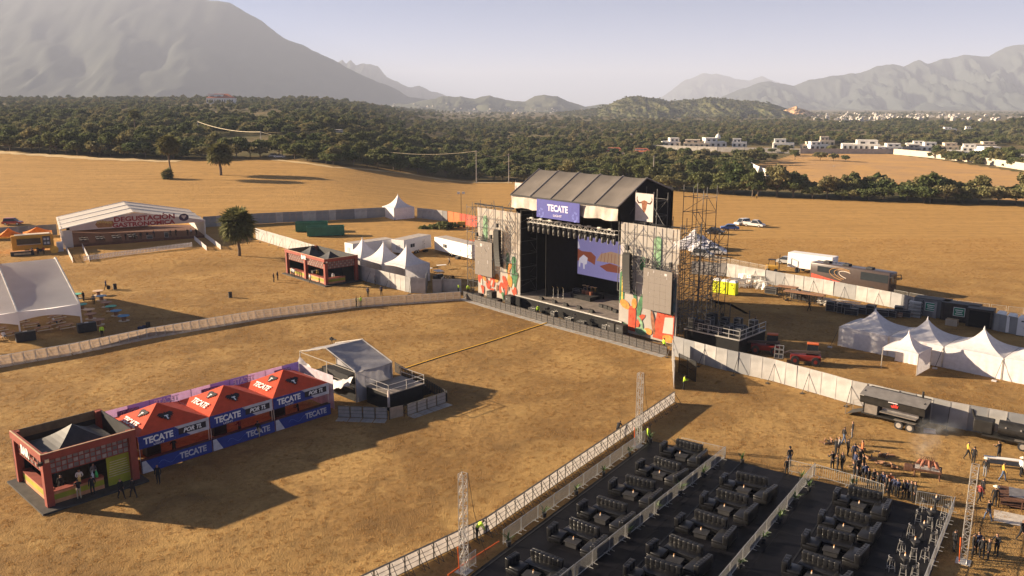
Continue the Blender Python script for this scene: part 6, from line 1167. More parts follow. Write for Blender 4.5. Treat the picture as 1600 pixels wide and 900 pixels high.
for u, v0, v1, Y, lb in [(1022, 256, 243, 300, 'near the red roofed house'), (1303, 276, 258, 420, 'on the bare soil plot'), (219, 200, 172, 700, 'deep in the left forest')]: top = at(u, v1, Y); bt_ = at(u, v0, Y); t = thing('utility_pole', 'single grey utility pole ' + lb, 'pole', (top.x, top.y, bt_.z - 1), 0, 'utility poles in the forest'); MB().bar((0, 0, 0), (0, 0, top.z - bt_.z + 1), .3, 8, .2).build('post', GP, t); MB().bar((-1, 0, top.z - bt_.z + .5), (1, 0, top.z - bt_.z + .5), .12).build('crossarm', GP, t)
# ------------------------------------------------------------------ vehicles
CARS = {}
def car(p, ang, col, label, kind='sedan', group='cars parked behind the stage', tarp=False):
    t = thing('parked_car' if kind != 'pickup' else 'pickup_truck', label, 'car' if kind != 'pickup' else 'pickup', p, ang, group); m = M('car_' + col[0], col[1], .3, .1, var=.05, coat=.5); L_, W = (4.5, 1.75) if kind != 'pickup' else (5.4, 1.9)
    prof = [(-L_ / 2, .35), (-L_ / 2, .8), (-L_ * .42, .92), (L_ * .2, .95), (L_ * .45, .82), (L_ / 2, .65), (L_ / 2, .35)]
    b = MB(); N = len(prof); S_ = [(-W / 2, .0), (-W / 2 + .08, .06), (W / 2 - .08, .06), (W / 2, .0)]
    b.prism([(x, -W / 2, z) for x, z in prof], (0, W, 0)).build('body', m, t)
    c = {'sedan': [(-1.75, -1.1, .55, 1.35)], 'suv': [(-2.0, -1.75, .55, 1.3)], 'pickup': [(-.5, -.25, 1.0, 1.9)]}[kind][0]; zt = 1.45 if kind == 'sedan' else 1.7
    def ring(x0, x1, ins, z): return [(x0, -W / 2 + ins, z), (x1, -W / 2 + ins, z), (x1, W / 2 - ins, z), (x0, W / 2 - ins, z)]
    cab = MB().add(ring(c[0], c[3], .04, .92) + ring(c[1], c[2], .2, zt), [(4, 5, 6, 7), (0, 1, 5, 4), (1, 2, 6, 5), (2, 3, 7, 6), (3, 0, 4, 7)]).build('cabin', GLASS, t)
    MB().add(ring(c[1] - .02, c[2] + .02, .17, zt + .005) + ring(c[1] + .1, c[2] - .1, .3, zt + .05), [(4, 5, 6, 7), (0, 1, 5, 4), (1, 2, 6, 5), (2, 3, 7, 6), (3, 0, 4, 7)]).build('roof', m, t)
    for s in (-1, 1): MB().bar((c[0] + .1, s * (W / 2 - .05), .93), (c[1], s * (W / 2 - .19), zt), .07).bar((c[3] - .05, s * (W / 2 - .05), .93), (c[2], s * (W / 2 - .19), zt), .07).build('pillar', m, t)
    if kind == 'pickup': MB().box(-1.6, -W / 2 + .05, .9, 2.1, .08, .3).box(-1.6, W / 2 - .05, .9, 2.1, .08, .3).box(-2.65, 0, .85, .08, W - .05, .36).build('bed', m, t)
    for x in (-L_ * .31, L_ * .31):
        for s in (-1, 1): o = MB().bar((x, s * (W / 2 - .16), .33), (x, s * (W / 2 + .03), .33), .66, 16).build('wheel', BLACK_P, t); MB().bar((x, s * (W / 2 + .03), .33), (x, s * (W / 2 + .045), .33), .4, 12).build('rim', ALU, o)
    for s in (-1, 1): MB().box(L_ / 2 - .03, s * .6, .6, .08, .35, .12).build('headlight', WHT, t); MB().box(-L_ / 2 + .02, s * .65, .65, .06, .3, .14).build('taillight', SHEET_R, t)
    return t
cw, cs_, cbl, cbk, crd = ('white', (.72, .7, .68)), ('silver', (.4, .4, .4)), ('blue', (.03, .12, .45)), ('black', (.02, .02, .022)), ('red', (.4, .05, .05))
for u, v, a, col, kd, lb in [(1178, 354, -40, cw, 'pickup', 'white pickup parked beside the blue car'), (1160, 352, -150, cw, 'suv', 'white boxy van-like car behind the white pickup'), (1140, 360, 170, cbl, 'sedan', 'blue sedan parked beyond the stage scaffold'), (1117, 366, -30, cbk, 'sedan', 'dark car parked next to the scaffold'), (1118, 398, -20, cw, 'sedan', 'white car half behind the scaffold legs'), (1098, 402, -30, cs_, 'suv', 'silver car close behind the scaffold'), (1232, 413, -40, cs_, 'sedan', 'silver sedan beside the yellow forklift'), (20, 352, 10, crd, 'suv', 'red car behind the dark hoarding'), (428, 246, -20, cs_, 'sedan', 'far silver car at the gap in the trees'), (437, 247, 10, cw, 'sedan', 'far white car at the gap in the trees')]: car(gt(u, v), math.radians(a), col, lb, kd)
# crumpled white tarps heaped behind the stage
def tarp_heap(p, rx, ry, h, label, seed):
    t = thing('tarp_heap', label, 'tarp', p); mb = MB(); rows_ = []
    for j in range(13):
        q = j / 12; rows_.append([(rx * math.cos(a) * (1 - q ** 1.6) * (1 + .25 * fbm(a * 1.5, q * 3, seed)), ry * math.sin(a) * (1 - q ** 1.6) * (1 + .25 * fbm(a * 1.5, q * 3, seed + 5)), h * q * (1 + .4 * fbm(a * 1.2, q * 2.5, seed + 9))) for a in [6.2832 * k / 28 for k in range(29)]])
    mb.sheet(rows_).build('sheet', M('white_tarp', (.66, .64, .67), .5, var=.1), t); MB().path([(rx * .7, 0, .3), (0, 0, h * .8), (-rx * .7, .2, .3)], .06).build('rope', GR_DARK, t)
tarp_heap(gt(1085, 388), 5, 3.4, 3.2, 'crumpled white tarpaulin heap behind the scaffold tower', 3); tarp_heap(gt(1104, 392), 4, 2.6, 2.2, 'lower crumpled white tarpaulin beside the parked cars', 8)
# tour bus
A, B = g(1228, 436), g(1386, 463); A2, B2 = g(1232, 430), g(1392, 461); BAng = direc(A, B); BL = 14.0; t = thing('tour_bus', 'black tour bus with bronze swirl parked behind the hoarding', 'bus', B - Vector((math.cos(BAng), math.sin(BAng), 0)) * BL + Vector((.5, .6, 0)), BAng); BB = M('bus_body', (.075, .055, .05), .35, var=.1, coat=.4); cushion(MB(), BL / 2, 1.3, .35, BL, 2.6, 3.25, .22).build('body', BB, t, True)
MB().box(3.2, -.01, 2.1, 3.6, .04, 1.0).build('window', GLASS, t); MB().box(BL - 2.6, -.01, 1.9, 4.6, .04, 1.3).build('window', GLASS, t); MB().box(BL + .0, 1.3, 1.4, .06, 2.2, 1.6).build('windscreen', GLASS, t)
BRZ = M('bus_bronze', (.5, .28, .12), .35, .3); 
for k, r0 in enumerate((1.0, .78, .56)):
    pts = [(6.2 + r0 * 2.6 * math.cos(a) + .3 * k, -.03, 2.2 + r0 * math.sin(a) - .25 * math.cos(a)) for a in np.linspace(1.2, 4.6, 14)] ; MB().path(pts, .12).build('swirl', BRZ if k < 2 else M('bus_cream', (.7, .6, .5), .5), t)
MB().prism([(.3, -.03, .5), (6.5, -.03, .5), (5.5, -.03, .95), (.3, -.03, 1.7)], (0, .01, 0)).build('stripe', M('bus_red', (.42, .08, .05), .4), t)
for x in (2.5, 6.0, 10.): cushion(MB(), x, 1.3, 3.58, 1.2, 1.1, .35, .1).build('roof_unit', BLACK_P, t)
for x in (2.6, 4., 11.2):
    for y in (.1, 2.5): o = MB().bar((x, y - .15, .5), (x, y + .15, .5), 1.0, 16).build('wheel', BLACK_P, t); MB().bar((x, y - .17, .5), (x, y - .14, .5), .55, 12).build('rim', ALU, o)
for y in (-.15, 2.75): MB().path([(BL - .3, y, 2.9), (BL + .5, y, 3.1), (BL + .6, y, 2.3)], .14).build('mirror', BLACK_P, t)
p = g(1229, 424); t = thing('box_truck', 'white box truck body behind the tour bus', 'truck', p, math.radians(-44)); cushion(MB(), 4.2, 1.3, .9, 8.4, 2.5, 2.7, .05).build('box', TRW, t); MB().box(9.6, 1.3, .7, 1.9, 2.3, 1.9, 0, .92).build('cab', TRW, t); MB().box(10.55, 1.3, 1.6, .06, 1.9, .8).build('windscreen', GLASS, t)
for x in (2, 9.4):
    for y in (.15, 2.45): MB().bar((x, y - .14, .48), (x, y + .14, .48), .95, 14).build('wheel', BLACK_P, t)
def forklift(p, ang, label):
    t = thing('forklift', label, 'forklift', p, ang); Yl = M('sign_yellow'); cushion(MB(), 0, 0, .35, 2.2, 1.2, .8, .08).build('body', Yl, t); q = MB()
    for a in (-.7, .6):
        for b in (-.5, .5): q.bar((a, b, 1.1), (a * .8, b, 2.2), .08)
    q.box(-.05, 0, 2.2, 1.4, 1.1, .06).build('cage', BLACK_M, t); MB().bar((1.25, -.35, .1), (1.25, -.35, 3.2), .14).bar((1.25, .35, .1), (1.25, .35, 3.2), .14).bar((1.25, -.35, 3.2), (1.25, .35, 3.2), .1).build('mast', BLACK_M, t); MB().box(1.9, -.3, .1, 1.2, .12, .05).box(1.9, .3, .1, 1.2, .12, .05).build('fork', BLACK_M, t)
    for a in (-.7, .7):
        for b in (-.6, .6): MB().bar((a, b - .12, .33), (a, b + .12, .33), .66, 14).build('wheel', BLACK_P, t)
forklift(g(1206, 424), math.radians(-20), 'yellow forklift behind the pale hoarding')
# barriers behind the hoarding, on the field side
line_of(kit_rail, [(1100, 405), (1200, 425)], 2.4, 'thin steel barrier on the field side of the backstage hoarding, %s from the scaffold', 'barriers on the far field side', wob=.01); line_of(kit_rail, [(1395, 463), (1470, 477), (1600, 493), (1680, 505)], 2.4, 'thin steel barrier behind the containers and portable toilets, %s from the bus', 'barriers on the far field side', wob=.01)
# toilets
def toilet(p, ang, mb_, label, group, roof=WHT, h=2.3):
    t = thing('portable_toilet', label, 'toilet', p, ang, group); MB().box(0, 0, .08, 1.15, 1.15, h - .3).build('body', mb_, t); MB().add([(-.6, -.6, h - .22), (.6, -.6, h - .22), (.6, .6, h - .22), (-.6, .6, h - .22), (-.35, -.4, h + .08), (.35, -.4, h + .08), (.35, .4, h + .08), (-.35, .4, h + .08)], [(4, 5, 6, 7), (0, 1, 5, 4), (1, 2, 6, 5), (2, 3, 7, 6), (3, 0, 4, 7)]).build('roof', roof, t)
    d = MB().box(0, -.59, .15, .8, .04, h - .5).build('door', mb_, t); MB().box(.28, -.63, 1.1, .08, .04, .14).build('handle', BLACK_M, d); MB().box(0, -.63, h - .65, .3, .02, .16).build('vent', BLACK_M, d); MB().box(0, 0, 0, 1.2, 1.2, .08).build('base', BLACK_M, t)
YT = M('toilet_yellow', (.68, .72, .02), .5, var=.06)
for i, (u, v) in enumerate([(1118, 458), (1131, 460), (1144, 462)]): toilet(g(u, v) + Vector((.3, .6, 0)), math.radians(-40), YT, 'yellow-green portable toilet, %s from the scaffold' % NUM[i], 'yellow portable toilets')
for i, u in enumerate((1562, 1579, 1596, 1612)): toilet(g(u, 516 + i * 4), math.radians(-38), TRW, 'white portable toilet cabin, %s from the dark container' % NUM[i], 'white portable toilets', h=2.6)
# dark containers with green signs
def container(p, ang, L_, m, label, sign=None, open_=False):
    t = thing('storage_box', label, 'container', p, ang); w = MB().box(L_ / 2, 1.1, .1, L_, 2.2, 2.5).build('body', m, t); r = MB()
    for k in range(int(L_ / .35)): r.box(.15 + k * .35, -.03, .2, .12, .06, 2.3)
    r.build('corrugation', m, t); MB().box(L_ / 2, 1.1, 2.6, L_ + .05, 2.25, .08).build('roof', BLACK_M, t)
    if sign: s = MB().box(L_ * .5, -.09, .95, 1.5, .03, 1.25).build('sign', WHT, t); MB().box(L_ * .5, -.11, 1.02, 1.35, .02, 1.1).build('sign_field', M('sign_green', (.02, .22, .12), .6), s); [MB().box(L_ * .5, -.125, 1.2 + .28 * k, 1.0 - .2 * (k % 2), .01, .12).build('sign_line', WHT, s) for k in range(3)]
    if open_: MB().box(L_ / 2, -.05, .2, L_ * .8, .04, 2.2).build('opening', DARKC, t)
container(g(1426, 492), math.radians(-40), 4.6, SHEET_D, 'grey storage container with green notice nearest the stacked frames', True); container(g(1468, 500), math.radians(-40), 4.8, M('container_brown', (.05, .04, .035), .7, var=.3), 'dark brown container with green notice', True); container(g(1508, 510), math.radians(-38), 3.2, M('container_brown'), 'dark container with open front beside the toilets', None, True)
t = thing('crate', 'wooden crate before the brown container', 'crate', g(1487, 508), math.radians(-40)); cr_ = MB().box(0, 0, 0, 1.5, .14, .04).mesh('plank', [WOODP])
for k in range(5): o = put('plank', cr_, t, (0, -.5, .08 + k * .18)); o.rotation_euler = (math.pi / 2, 0, 0); o = put('plank', cr_, t, (0, .5, .08 + k * .18)); o.rotation_euler = (math.pi / 2, 0, 0)
MB().box(0, 0, .02, 1.45, .96, .85).build('load', M('cardboard', (.36, .25, .15), .9), t)
# stacks of spare barrier frames by the hoarding
def frame_stack(p, ang, n_, label):
    t = thing('barrier_stack', label, 'barrier stack', p, ang, 'stacks of spare barrier frames')
    for k in range(n_):
        q = MB(); x = random.uniform(-.1, .1); q.bar((x - 1, k * .22, 0), (x - 1, k * .22 + .25, 1.25), .06).bar((x + 1, k * .22, 0), (x + 1, k * .22 + .25, 1.25), .06).bar((x - 1, k * .22 + .25, 1.25), (x + 1, k * .22 + .25, 1.25), .06).bar((x - 1, k * .22 + .05, .3), (x + 1, k * .22 + .05, .3), .05).bar((x - .9, k * .22, 0), (x + .9, k * .22 + .25, 1.2), .05).bar((x + .1, k * .22 + .2, 1.2), (x + .2, k * .22 - .6, 0), .05); q.build('barrier_frame', ALU, t)
for i, (u, v) in enumerate([(1152, 448), (1162, 450), (1172, 449), (1183, 451), (1196, 453), (1160, 440), (1178, 442), (1195, 444)]): frame_stack(g(u, v), math.radians(random.uniform(-80, 20)), 6, 'tangled stack of aluminium barrier frames, %s from the yellow toilets' % NUM[i])
# production carts, decks and cases in the yard
def stage_cart(p, ang, L_, label, top=WOOD):
    t = thing('deck_trolley', label, 'trolley', p, ang, 'gear trolleys in the backstage yard'); q = MB()
    for x in np.linspace(0, L_, 6): q.bar((x, 0, .2), (x, 0, 1.5), .09).bar((x, 1.2, .2), (x, 1.2, 1.5), .09)
    for k in range(5): x = L_ * k / 5; q.bar((x, 0, .3), (x + L_ / 5, 0, 1.4), .07).bar((x, 1.2, 1.4), (x + L_ / 5, 1.2, .3), .07)
    for y in (0, 1.2): q.bar((0, y, .25), (L_, y, .25), .1).bar((0, y, 1.45), (L_, y, 1.45), .1)
    q.build('frame', BLACK_M, t); MB().box(L_ / 2, .6, 1.52, L_ + .2, 1.4, .12).build('top', top, t)
    for x in (.3, L_ - .3): MB().bar((x, .05, .12), (x, 1.15, .12), .24, 8).build('wheel', BLACK_P, t)
yard = math.radians(-38)
stage_cart(g(1224, 470), yard, 6, 'black truss trolley topped with boards in the yard'); stage_cart(g(1213, 462), yard, 3, 'shorter black trolley behind the truss trolley'); 
t = thing('truss_bundle', 'bundle of pale aluminium truss lying in the yard', 'truss', g(1276, 476), yard); 
for k in range(4): q = MB(); z = .3 + .42 * (k // 2); y = .5 * (k % 2); [q.bar((0, y + a, z + b), (6.3, y + a, z + b), .07) for a in (0, .36) for b in (0, .36)]; [q.bar((j * .5, y, z + (0 if j % 2 else .36)), (j * .5 + .5, y, z + (.36 if j % 2 else 0)), .05) for j in range(12)]; q.build('truss_length', M('pale_alu', (.72, .68, .62), .5, .3), t)
MB().box(1.2, .4, 0, .3, 1.2, .28).box(5, .4, 0, .3, 1.2, .28).build('pallet', WOODP, t)
for i, (u, v, k) in enumerate([(1205, 459, 0), (1243, 466, 1), (1249, 468, 0), (1258, 470, 1), (1298, 486, 1), (1306, 487, 0), (1315, 489, 1), (1322, 490, 1), (1330, 492, 0), (1345, 490, 0), (1352, 489, 0), (1360, 492, 1), (1378, 494, 0), (1392, 495, 0), (1404, 494, 1), (1412, 495, 0)]): (k_case, k_case2)[k].place(g(u, v), yard + random.uniform(-.2, .2), 'black flight case in the backstage yard, %s from the frame stacks' % NUM[i], 'flight cases in the yard', (1.5, 1.4, 1.25))
for i in range(3):
    t = thing('pallet_stack', 'low stack of timber boards by the hoarding, %s from the truss bundle' % NUM[i], 'boards', g(1312 + i * 30, 480 + i * 5.5), yard, 'boards by the hoarding')
    for k in range(5): MB().box(1.6, 0 + .05 * math.sin(k), .1 + k * .13, 3.4, 1.2, .1).build('board', WOODP if k % 2 else WOOD, t)
t = thing('frame_rack', 'rack of grey frames standing by the grey container', 'rack', g(1417, 495), yard)
for k in range(5): MB().bar((0, 0, .1 + k * .5), (1.8, 0, .1 + k * .5), .1).bar((0, .8, .1 + k * .5), (1.8, .8, .1 + k * .5), .1).box(.9, .4, .15 + k * .5, 1.7, .7, .18).build('shelf', STEEL, t)
q = MB()
for x in (0, 1.8):
    for y in (0, .8): q.bar((x, y, 0), (x, y, 2.6), .1)
q.build('upright', BLACK_M, t)
person(g(1264, 486), 'walk', 80, 'black', 'black', 'crew member in black walking beside the truss trolley')
# ------------------------------------------------------------------ monitor platform beside the stage
PA, PB, PC = g(1070, 513, 2.), g(1155, 531, 2.), g(1191, 514, 2.); MA = direc(PA, PB); ML = (PB - PA).length; MD = abs((PC - PB).dot(Vector((-math.sin(MA), math.cos(MA), 0))))
t = thing('monitor_platform', 'railed black side platform crowded with equipment beside the stage', 'platform', (PA.x, PA.y, 0), MA); MB().box(ML / 2, MD / 2, 0, ML, MD, 1.9).build('skirt', DARKC, t); MB().box(ML / 2, MD / 2, 1.9, ML + .1, MD + .1, .1).build('deck', BLACK_P, t); rl = MB(); MB().box(ML / 2, -.06, 1.86, ML + .2, .08, .16).box(ML + .08, MD / 2, 1.86, .08, MD, .16).build('deck_edge', ALU, t)
for z in (2.5, 3.05): rl.bar((ML * .25, 0, z), (ML, 0, z), .09).bar((ML, 0, z), (ML, MD, z), .09)
for k in range(5): rl.bar((ML * (.25 + .75 * k / 4), 0, 2), (ML * (.25 + .75 * k / 4), 0, 3.08), .09)
for k in range(5): rl.bar((ML, MD * k / 4, 2), (ML, MD * k / 4, 3.08), .09)
rl.build('railing', ALU, t)
for i, (x, y, k) in enumerate([(.6, .9, 1), (1.7, .8, 0), (3., .9, 1), (4.3, 1., 0), (5.6, 1.1, 1), (6.9, 1.2, 1), (2, 2.6, 1), (4, 2.9, 1), (6, 3.2, 0), (5, 4.6, 1), (7, 4.8, 1), (3., 4.8, 1)]): (k_case, k_case2)[k].place(kp(Vector((PA.x, PA.y, 0)), MA, x, y, 2.), MA + random.uniform(-.2, .2), 'black flight case on the side platform, %s from the stage banner' % NUM[i], 'flight cases on the side platform', (1.1, 1.1, random.uniform(.9, 1.3)))
person(kp(Vector((PA.x, PA.y, 0)), MA, 2.2, 5.4, 2.), 'stand', 120, 'black', 'black', 'technician in black on the side platform nearest the banner'); person(kp(Vector((PA.x, PA.y, 0)), MA, 6.6, MD - .6, 2.), 'stand', 60, 'black', 'black', 'technician in black at the back of the side platform')
t = thing('black_tarpaulin', 'sagging black tarpaulin awning behind the stage wing', 'tarpaulin', S(37.0, 7.5), SA); MB().sheet([[(i * .75, j * .9, 5.2 - .35 * j + .5 * math.sin(i * .9) * (j / 5)) for i in range(7)] for j in range(6)]).build('cloth', DARKC, t, True); q = MB()
for x in (0, 4.5):
    for y, z in ((0, 5.2), (4.5, 3.5)): q.bar((x, y, 0), (x, y, z), .1)
q.build('pole', SCAF, t)
for i, (x, y, h) in enumerate([(39.6, 4, 3.2), (40.8, 5.2, 2.6), (39.4, 6.6, 3.6), (41.6, 7.4, 2.4)]): t = thing('amp_rack', 'tall black amplifier rack in the shade behind the wing, %s' % ('tall one', 'shorter one', 'tallest one', 'outer one')[i], 'rack', S(x, y), SA, 'amplifier racks'); MB().box(0, 0, 0, 1.0, .9, h).build('body', CASE, t); [MB().box(0, -.46, .2 + k * .5, .85, .03, .4).build('unit', BLACK_M, t) for k in range(int(h / .55))]
# telehandlers
def telehandler(p, ang, label):
    t = thing('telehandler', label, 'telehandler', p, ang, 'red telehandlers'); t.scale = (.82, .82, .95); RD = M('machine_red', (.2, .02, .015), .45, var=.12); ORR = M('machine_orange', (.62, .13, .03), .5); cushion(MB(), 0, 0, .55, 4.2, 1.9, .7, .1).build('chassis', RD, t); MB().box(-.9, -.45, 1.2, 1.7, .95, 1.3, 0, .88).build('cab', GLASS, t); cushion(MB(), -.9, -.45, 2.48, 1.6, 1.0, .16, .05).build('cab_roof', ORR, t)
    q = MB()
    for a in (-.8, .8):
        for b in (-.45, .45): q.bar((-.9 + a, -.45 + b, 1.2), (-.9 + a * .9, -.45 + b * .9, 2.5), .09)
    q.build('cab_frame', BLACK_M, t); MB().bar((-2.0, .45, 1.7), (2.2, .35, 1.5), .45).bar((2.2, .35, 1.5), (3.0, .35, 1.2), .35).build('boom', M('machine_dark', (.07, .05, .045), .6), t); cg = MB()
    for z in (.6, 1.2, 1.8):
        cg.bar((3.1, -1, z), (3.1, 1, z), .09).bar((4.3, -1, z), (4.3, 1, z), .09).bar((3.1, -1, z), (4.3, -1, z), .09).bar((3.1, 1, z), (4.3, 1, z), .09)
    for x in (3.1, 3.7, 4.3):
        for y in (-1, 0, 1): cg.bar((x, y, .55), (x, y, 1.85), .08)
    cg.build('work_cage', STEEL, t); MB().box(3.7, 0, .5, 1.3, 2.1, .08).build('cage_floor', BLACK_M, t); MB().bar((3.1, -.4, .45), (3.1, .4, .45), .3).build('fork_carriage', BLACK_M, t)
    for x in (-1.4, 1.4):
        for y in (-1., 1.): o = MB().bar((x, y - .22, .58), (x, y + .22, .58), 1.16, 18).build('wheel', BLACK_P, t); MB().bar((x, y + math.copysign(.24, y), .58), (x, y + math.copysign(.2, y), .58), .5, 12).build('rim', RD, o)
    for b in (-.4, .4): MB().box(.0, -.45 + b, 1.25, .06, .2, .14).build('headlight', WHT, t)
telehandler(g(1200, 560) + Vector((.3, 2.2, 0)), math.radians(160), 'red telehandler with orange cab roof nearest the side platform'); telehandler(g(1264, 577) + Vector((.3, 2.2, 0)), math.radians(160), 'red telehandler with orange cab roof nearest the white marquees')
# ------------------------------------------------------------------ white marquees, right
PG = g(1309, 540); PGA = math.radians(-46); RG_ = 'white marquees in the yard row'
for i in range(4): pagoda(kp(PG, PGA, i * 6.3, 0), PGA, 6.2, 2.5, 4.75, 'large walled white marquee, %s from the telehandlers' % NUM[i], (0, 2, 3) if i == 0 else (0, 2), RG_)
pagoda(kp(PG, PGA, 7.7, -5.3), PGA, 4.0, 2.5, 4.3, 'small white entrance marquee standing before the marquee row', (1, 2), RG_)
for i, (x, y) in enumerate([(0, -1.2), (12.5, -.9), (18.8, -.9)]): t = thing('guy_rope', 'guy rope and peg at the marquee row, %s from the telehandlers' % NUM[i], 'rope', kp(PG, PGA, x, 0), PGA, 'guy ropes of the marquees'); MB().bar((0, 0, 2.4), (-.3, y * 1.3, .05), .05).build('rope', BLACK_M, t); MB().box(-.3, y * 1.3, 0, .5, .3, .15).build('weight', GREYP, t)
# ------------------------------------------------------------------ smoker trailer, barrel smoker, grills
SMA = direc(g(1340, 650), g(1430, 673)); SP_ = g(1352, 652); SMB = M('smoker_black', (.02, .019, .018), .5, var=.4); STL = M('worktop_steel', (.4, .37, .34), .35, .7)
t = thing('smoker_trailer', 'black catering smoker trailer with grey roof by the hoarding', 'trailer', SP_ + Vector((0, .3, 0)), SMA); L_ = 5.6; MB().box(L_ / 2, .2, .62, L_, 2.2, .14).build('chassis', SMB, t); MB().box(L_ / 2, 1.3, .75, L_, .08, 2.1).build('rear_wall', SMB, t); MB().box(.04, .4, .75, .08, 1.8, 2.1).build('end_wall', SMB, t); MB().box(L_ - .04, .4, .75, .08, 1.8, 2.1).build('end_wall', SMB, t)
MB().add([(-.2, -1.15, 2.55), (L_ + .3, -1.15, 2.55), (L_ + .3, .35, 3.05), (-.2, .35, 3.05)], [(0, 1, 2, 3)]).add([(-.2, .35, 3.05), (L_ + .3, .35, 3.05), (L_ + .3, 1.6, 2.7), (-.2, 1.6, 2.7)], [(0, 1, 2, 3)]).build('roof', M('smoker_roof', (.16, .15, .145), .55, var=.15), t)
MB().add([(-.15, -1.17, 2.5), (L_ + .25, -1.17, 2.5), (L_ + .25, -1.0, 1.75), (-.15, -1.0, 1.75)], [(0, 1, 2, 3)]).build('awning_board', SMB, t)
FLM = M('flame_red', (.5, .03, .02), .6); MB().prism([(2.9 + a, -1.13, 1.95 + b) for a, b in ((0, 0), (.55, .05), (.6, .3), (.45, .22), (.4, .5), (.25, .25), (.1, .4), (.12, .2), (-.12, .22))], (0, -.01, .002)).build('flame_mark', FLM, t); MB().box(3.0, -1.2, 2.4, .9, .02, .1).build('name_mark', GREYP, t)
MB().box(L_ * .62, -.75, 1.2, L_ * .6, .7, .08).build('worktop', STL, t); MB().box(L_ * .62, -.35, 1.28, L_ * .6, .1, .4).build('splashback', STL, t); MB().box(.9, -.5, .76, 1.2, .8, .9).build('fridge', STL, t); MB().box(L_ * .45, .5, .76, L_ * .5, 1.1, 1.3).build('smoke_chamber', SMB, t); MB().bar((L_ - .6, .7, 2.2), (L_ - .6, .7, 3.6), .2, 10).build('chimney', SMB, t)
for x in (L_ * .66, L_ * .66 + 1.0): o = MB().bar((x, -1.2, .4), (x, -.9, .4), .82, 18).build('wheel', BLACK_P, t); MB().bar((x, -1.22, .4), (x, -1.19, .4), .5, 14).build('rim', ALU, o); MB().box(x, -1.05, .85, .95, .4, .05).build('mudguard', STL, t)
MB().add([(0, -.9, .75), (0, .9, .75), (-1.5, .9, .1), (-1.5, -.9, .1)], [(0, 1, 2, 3)]).build('ramp', SMB, t); q = MB()
for y in (-.9, .9): q.bar((0, y, 1.7), (-1.5, y, 1.05), .06).bar((-1.5, y, .1), (-1.5, y, 1.05), .06)
q.build('ramp_rail', STL, t)
BS = g(1600, 712); t = thing('barrel_smoker', 'black barrel smoker on a trailer at the right edge', 'smoker', g(1562, 698) + Vector((.5, .9, 0)), math.radians(-38)); MB().bar((-.2, 0, 1.5), (6, 0, 1.5), 1.35, 20).build('barrel', SMB, t, False); cushion(MB(), -1.4, 0, .8, 1.6, 1.2, 1.2, .08).build('firebox', SMB, t); MB().bar((-2.1, .1, 1.6), (-2.5, .2, 2.6), .22, 10).build('chimney', SMB, t); MB().box(2.2, 0, .62, 7.2, 1.5, .12).build('chassis', SMB, t)
for x in (.4, 1.6, 2.8, 4.): MB().bar((x, -.62, 1.75), (x, -.72, 1.75), .14, 8).build('knob', ALU, t)
for x in (1.9, 3.0): o = MB().bar((x, -1.0, .4), (x, -.72, .4), .82, 18).build('wheel', BLACK_P, t); MB().bar((x, -1.02, .4), (x, -.99, .4), .48, 14).build('rim', ALU, o)
MB().box(2.4, -.88, .86, 2.4, .4, .05).build('mudguard', STL, t)
# open fire cross grill
FP = g(1448, 745); t = thing('fire_pit_grill', 'raised fire pit with leaning meat crosses and smoke', 'grill', FP, math.radians(-28)); RUST = M('rusted_steel', (.11, .05, .03), .85, var=.4, scale=4); MB().box(0, 0, .62, 2.1, 1.2, .1).box(0, -.6, .7, 2.1, .05, .12).box(0, .6, .7, 2.1, .05, .12).build('tray', RUST, t)
for a in (-1, 1):
    for b in (-1, 1): MB().bar((a * .95, b * .5, 0), (a * .9, b * .45, .65), .12).build('leg', RUST, t)
MB().box(0, 0, .72, 1.9, 1.0, .06).build('ash', M('ash', (.34, .31, .29), .95, var=.5, scale=6), t); MEAT = M('roast_meat', (.32, .12, .07), .6, var=.4, scale=5)
for k in range(6):
    a = (k - 2.5) * .32; b = -.45 if k % 2 else .45; MB().bar((a * 1.2, b, .78), (a * .35, 0, 1.75), .07).build('cross_pole', RUST, t); cushion(MB(), 0, 0, 0, .3, .1, .6, .045).build('meat', MEAT, t, True).matrix_local = Matrix.Translation((a * .95, b * .72, .95)) @ Matrix.Rotation((.5 if b > 0 else -.5), 4, 'X') @ Matrix.Rotation(-a * .5, 4, 'Y')
cushion(MB(), -1.4, -.1, .4, .7, .8, .4, .05).build('coal_box', RUST, t)
for i, (u, v) in enumerate([(1292, 693), (1345, 705), (1375, 712), (1372, 725), (1392, 730), (1383, 715), (1357, 718)]):
    p = g(u, v); t = thing('firewood_heap', 'small heap of split firewood on the grass, %s from the platform' % NUM[i], 'firewood', p, i * 1.1, 'firewood heaps')
    for k in range(9): a = random.uniform(0, 3.1); x, y, z = random.uniform(-.55, .55), random.uniform(-.35, .35), .08 + .12 * (k // 4); MB().bar((x - .28 * math.cos(a), y - .28 * math.sin(a), z), (x + .28 * math.cos(a), y + .28 * math.sin(a), z + random.uniform(-.03, .08)), .13, 5).build('log', BARK if k % 2 else WOOD, t)
def long_table(p, ang, L_, W, label, top, under=None):
    t = thing('work_table', label, 'table', p, ang); MB().box(L_ / 2, 0, .86, L_, W, .05).build('top', top, t)
    for x in (.15, L_ - .15):
        for y in (-W / 2 + .08, W / 2 - .08): MB().bar((x, y, 0), (x, y, .86), .07).build('leg', BLACK_M if not under else under, t)
    return t
long_table(g(1536, 728), math.radians(-20), 3.1, .5, 'narrow white serving table among the cooks', WHT); t = long_table(g(1540, 735), math.radians(-20), 3.4, .9, 'black prep table behind the narrow white table', BLACK_P)
t = thing('grill_table', 'large rusty grill table with a ribbed steel griddle', 'grill', g(1560, 792), math.radians(-30)); MB().box(1.5, 1.0, .85, 3.2, 2.2, .08).build('top', RUST, t)
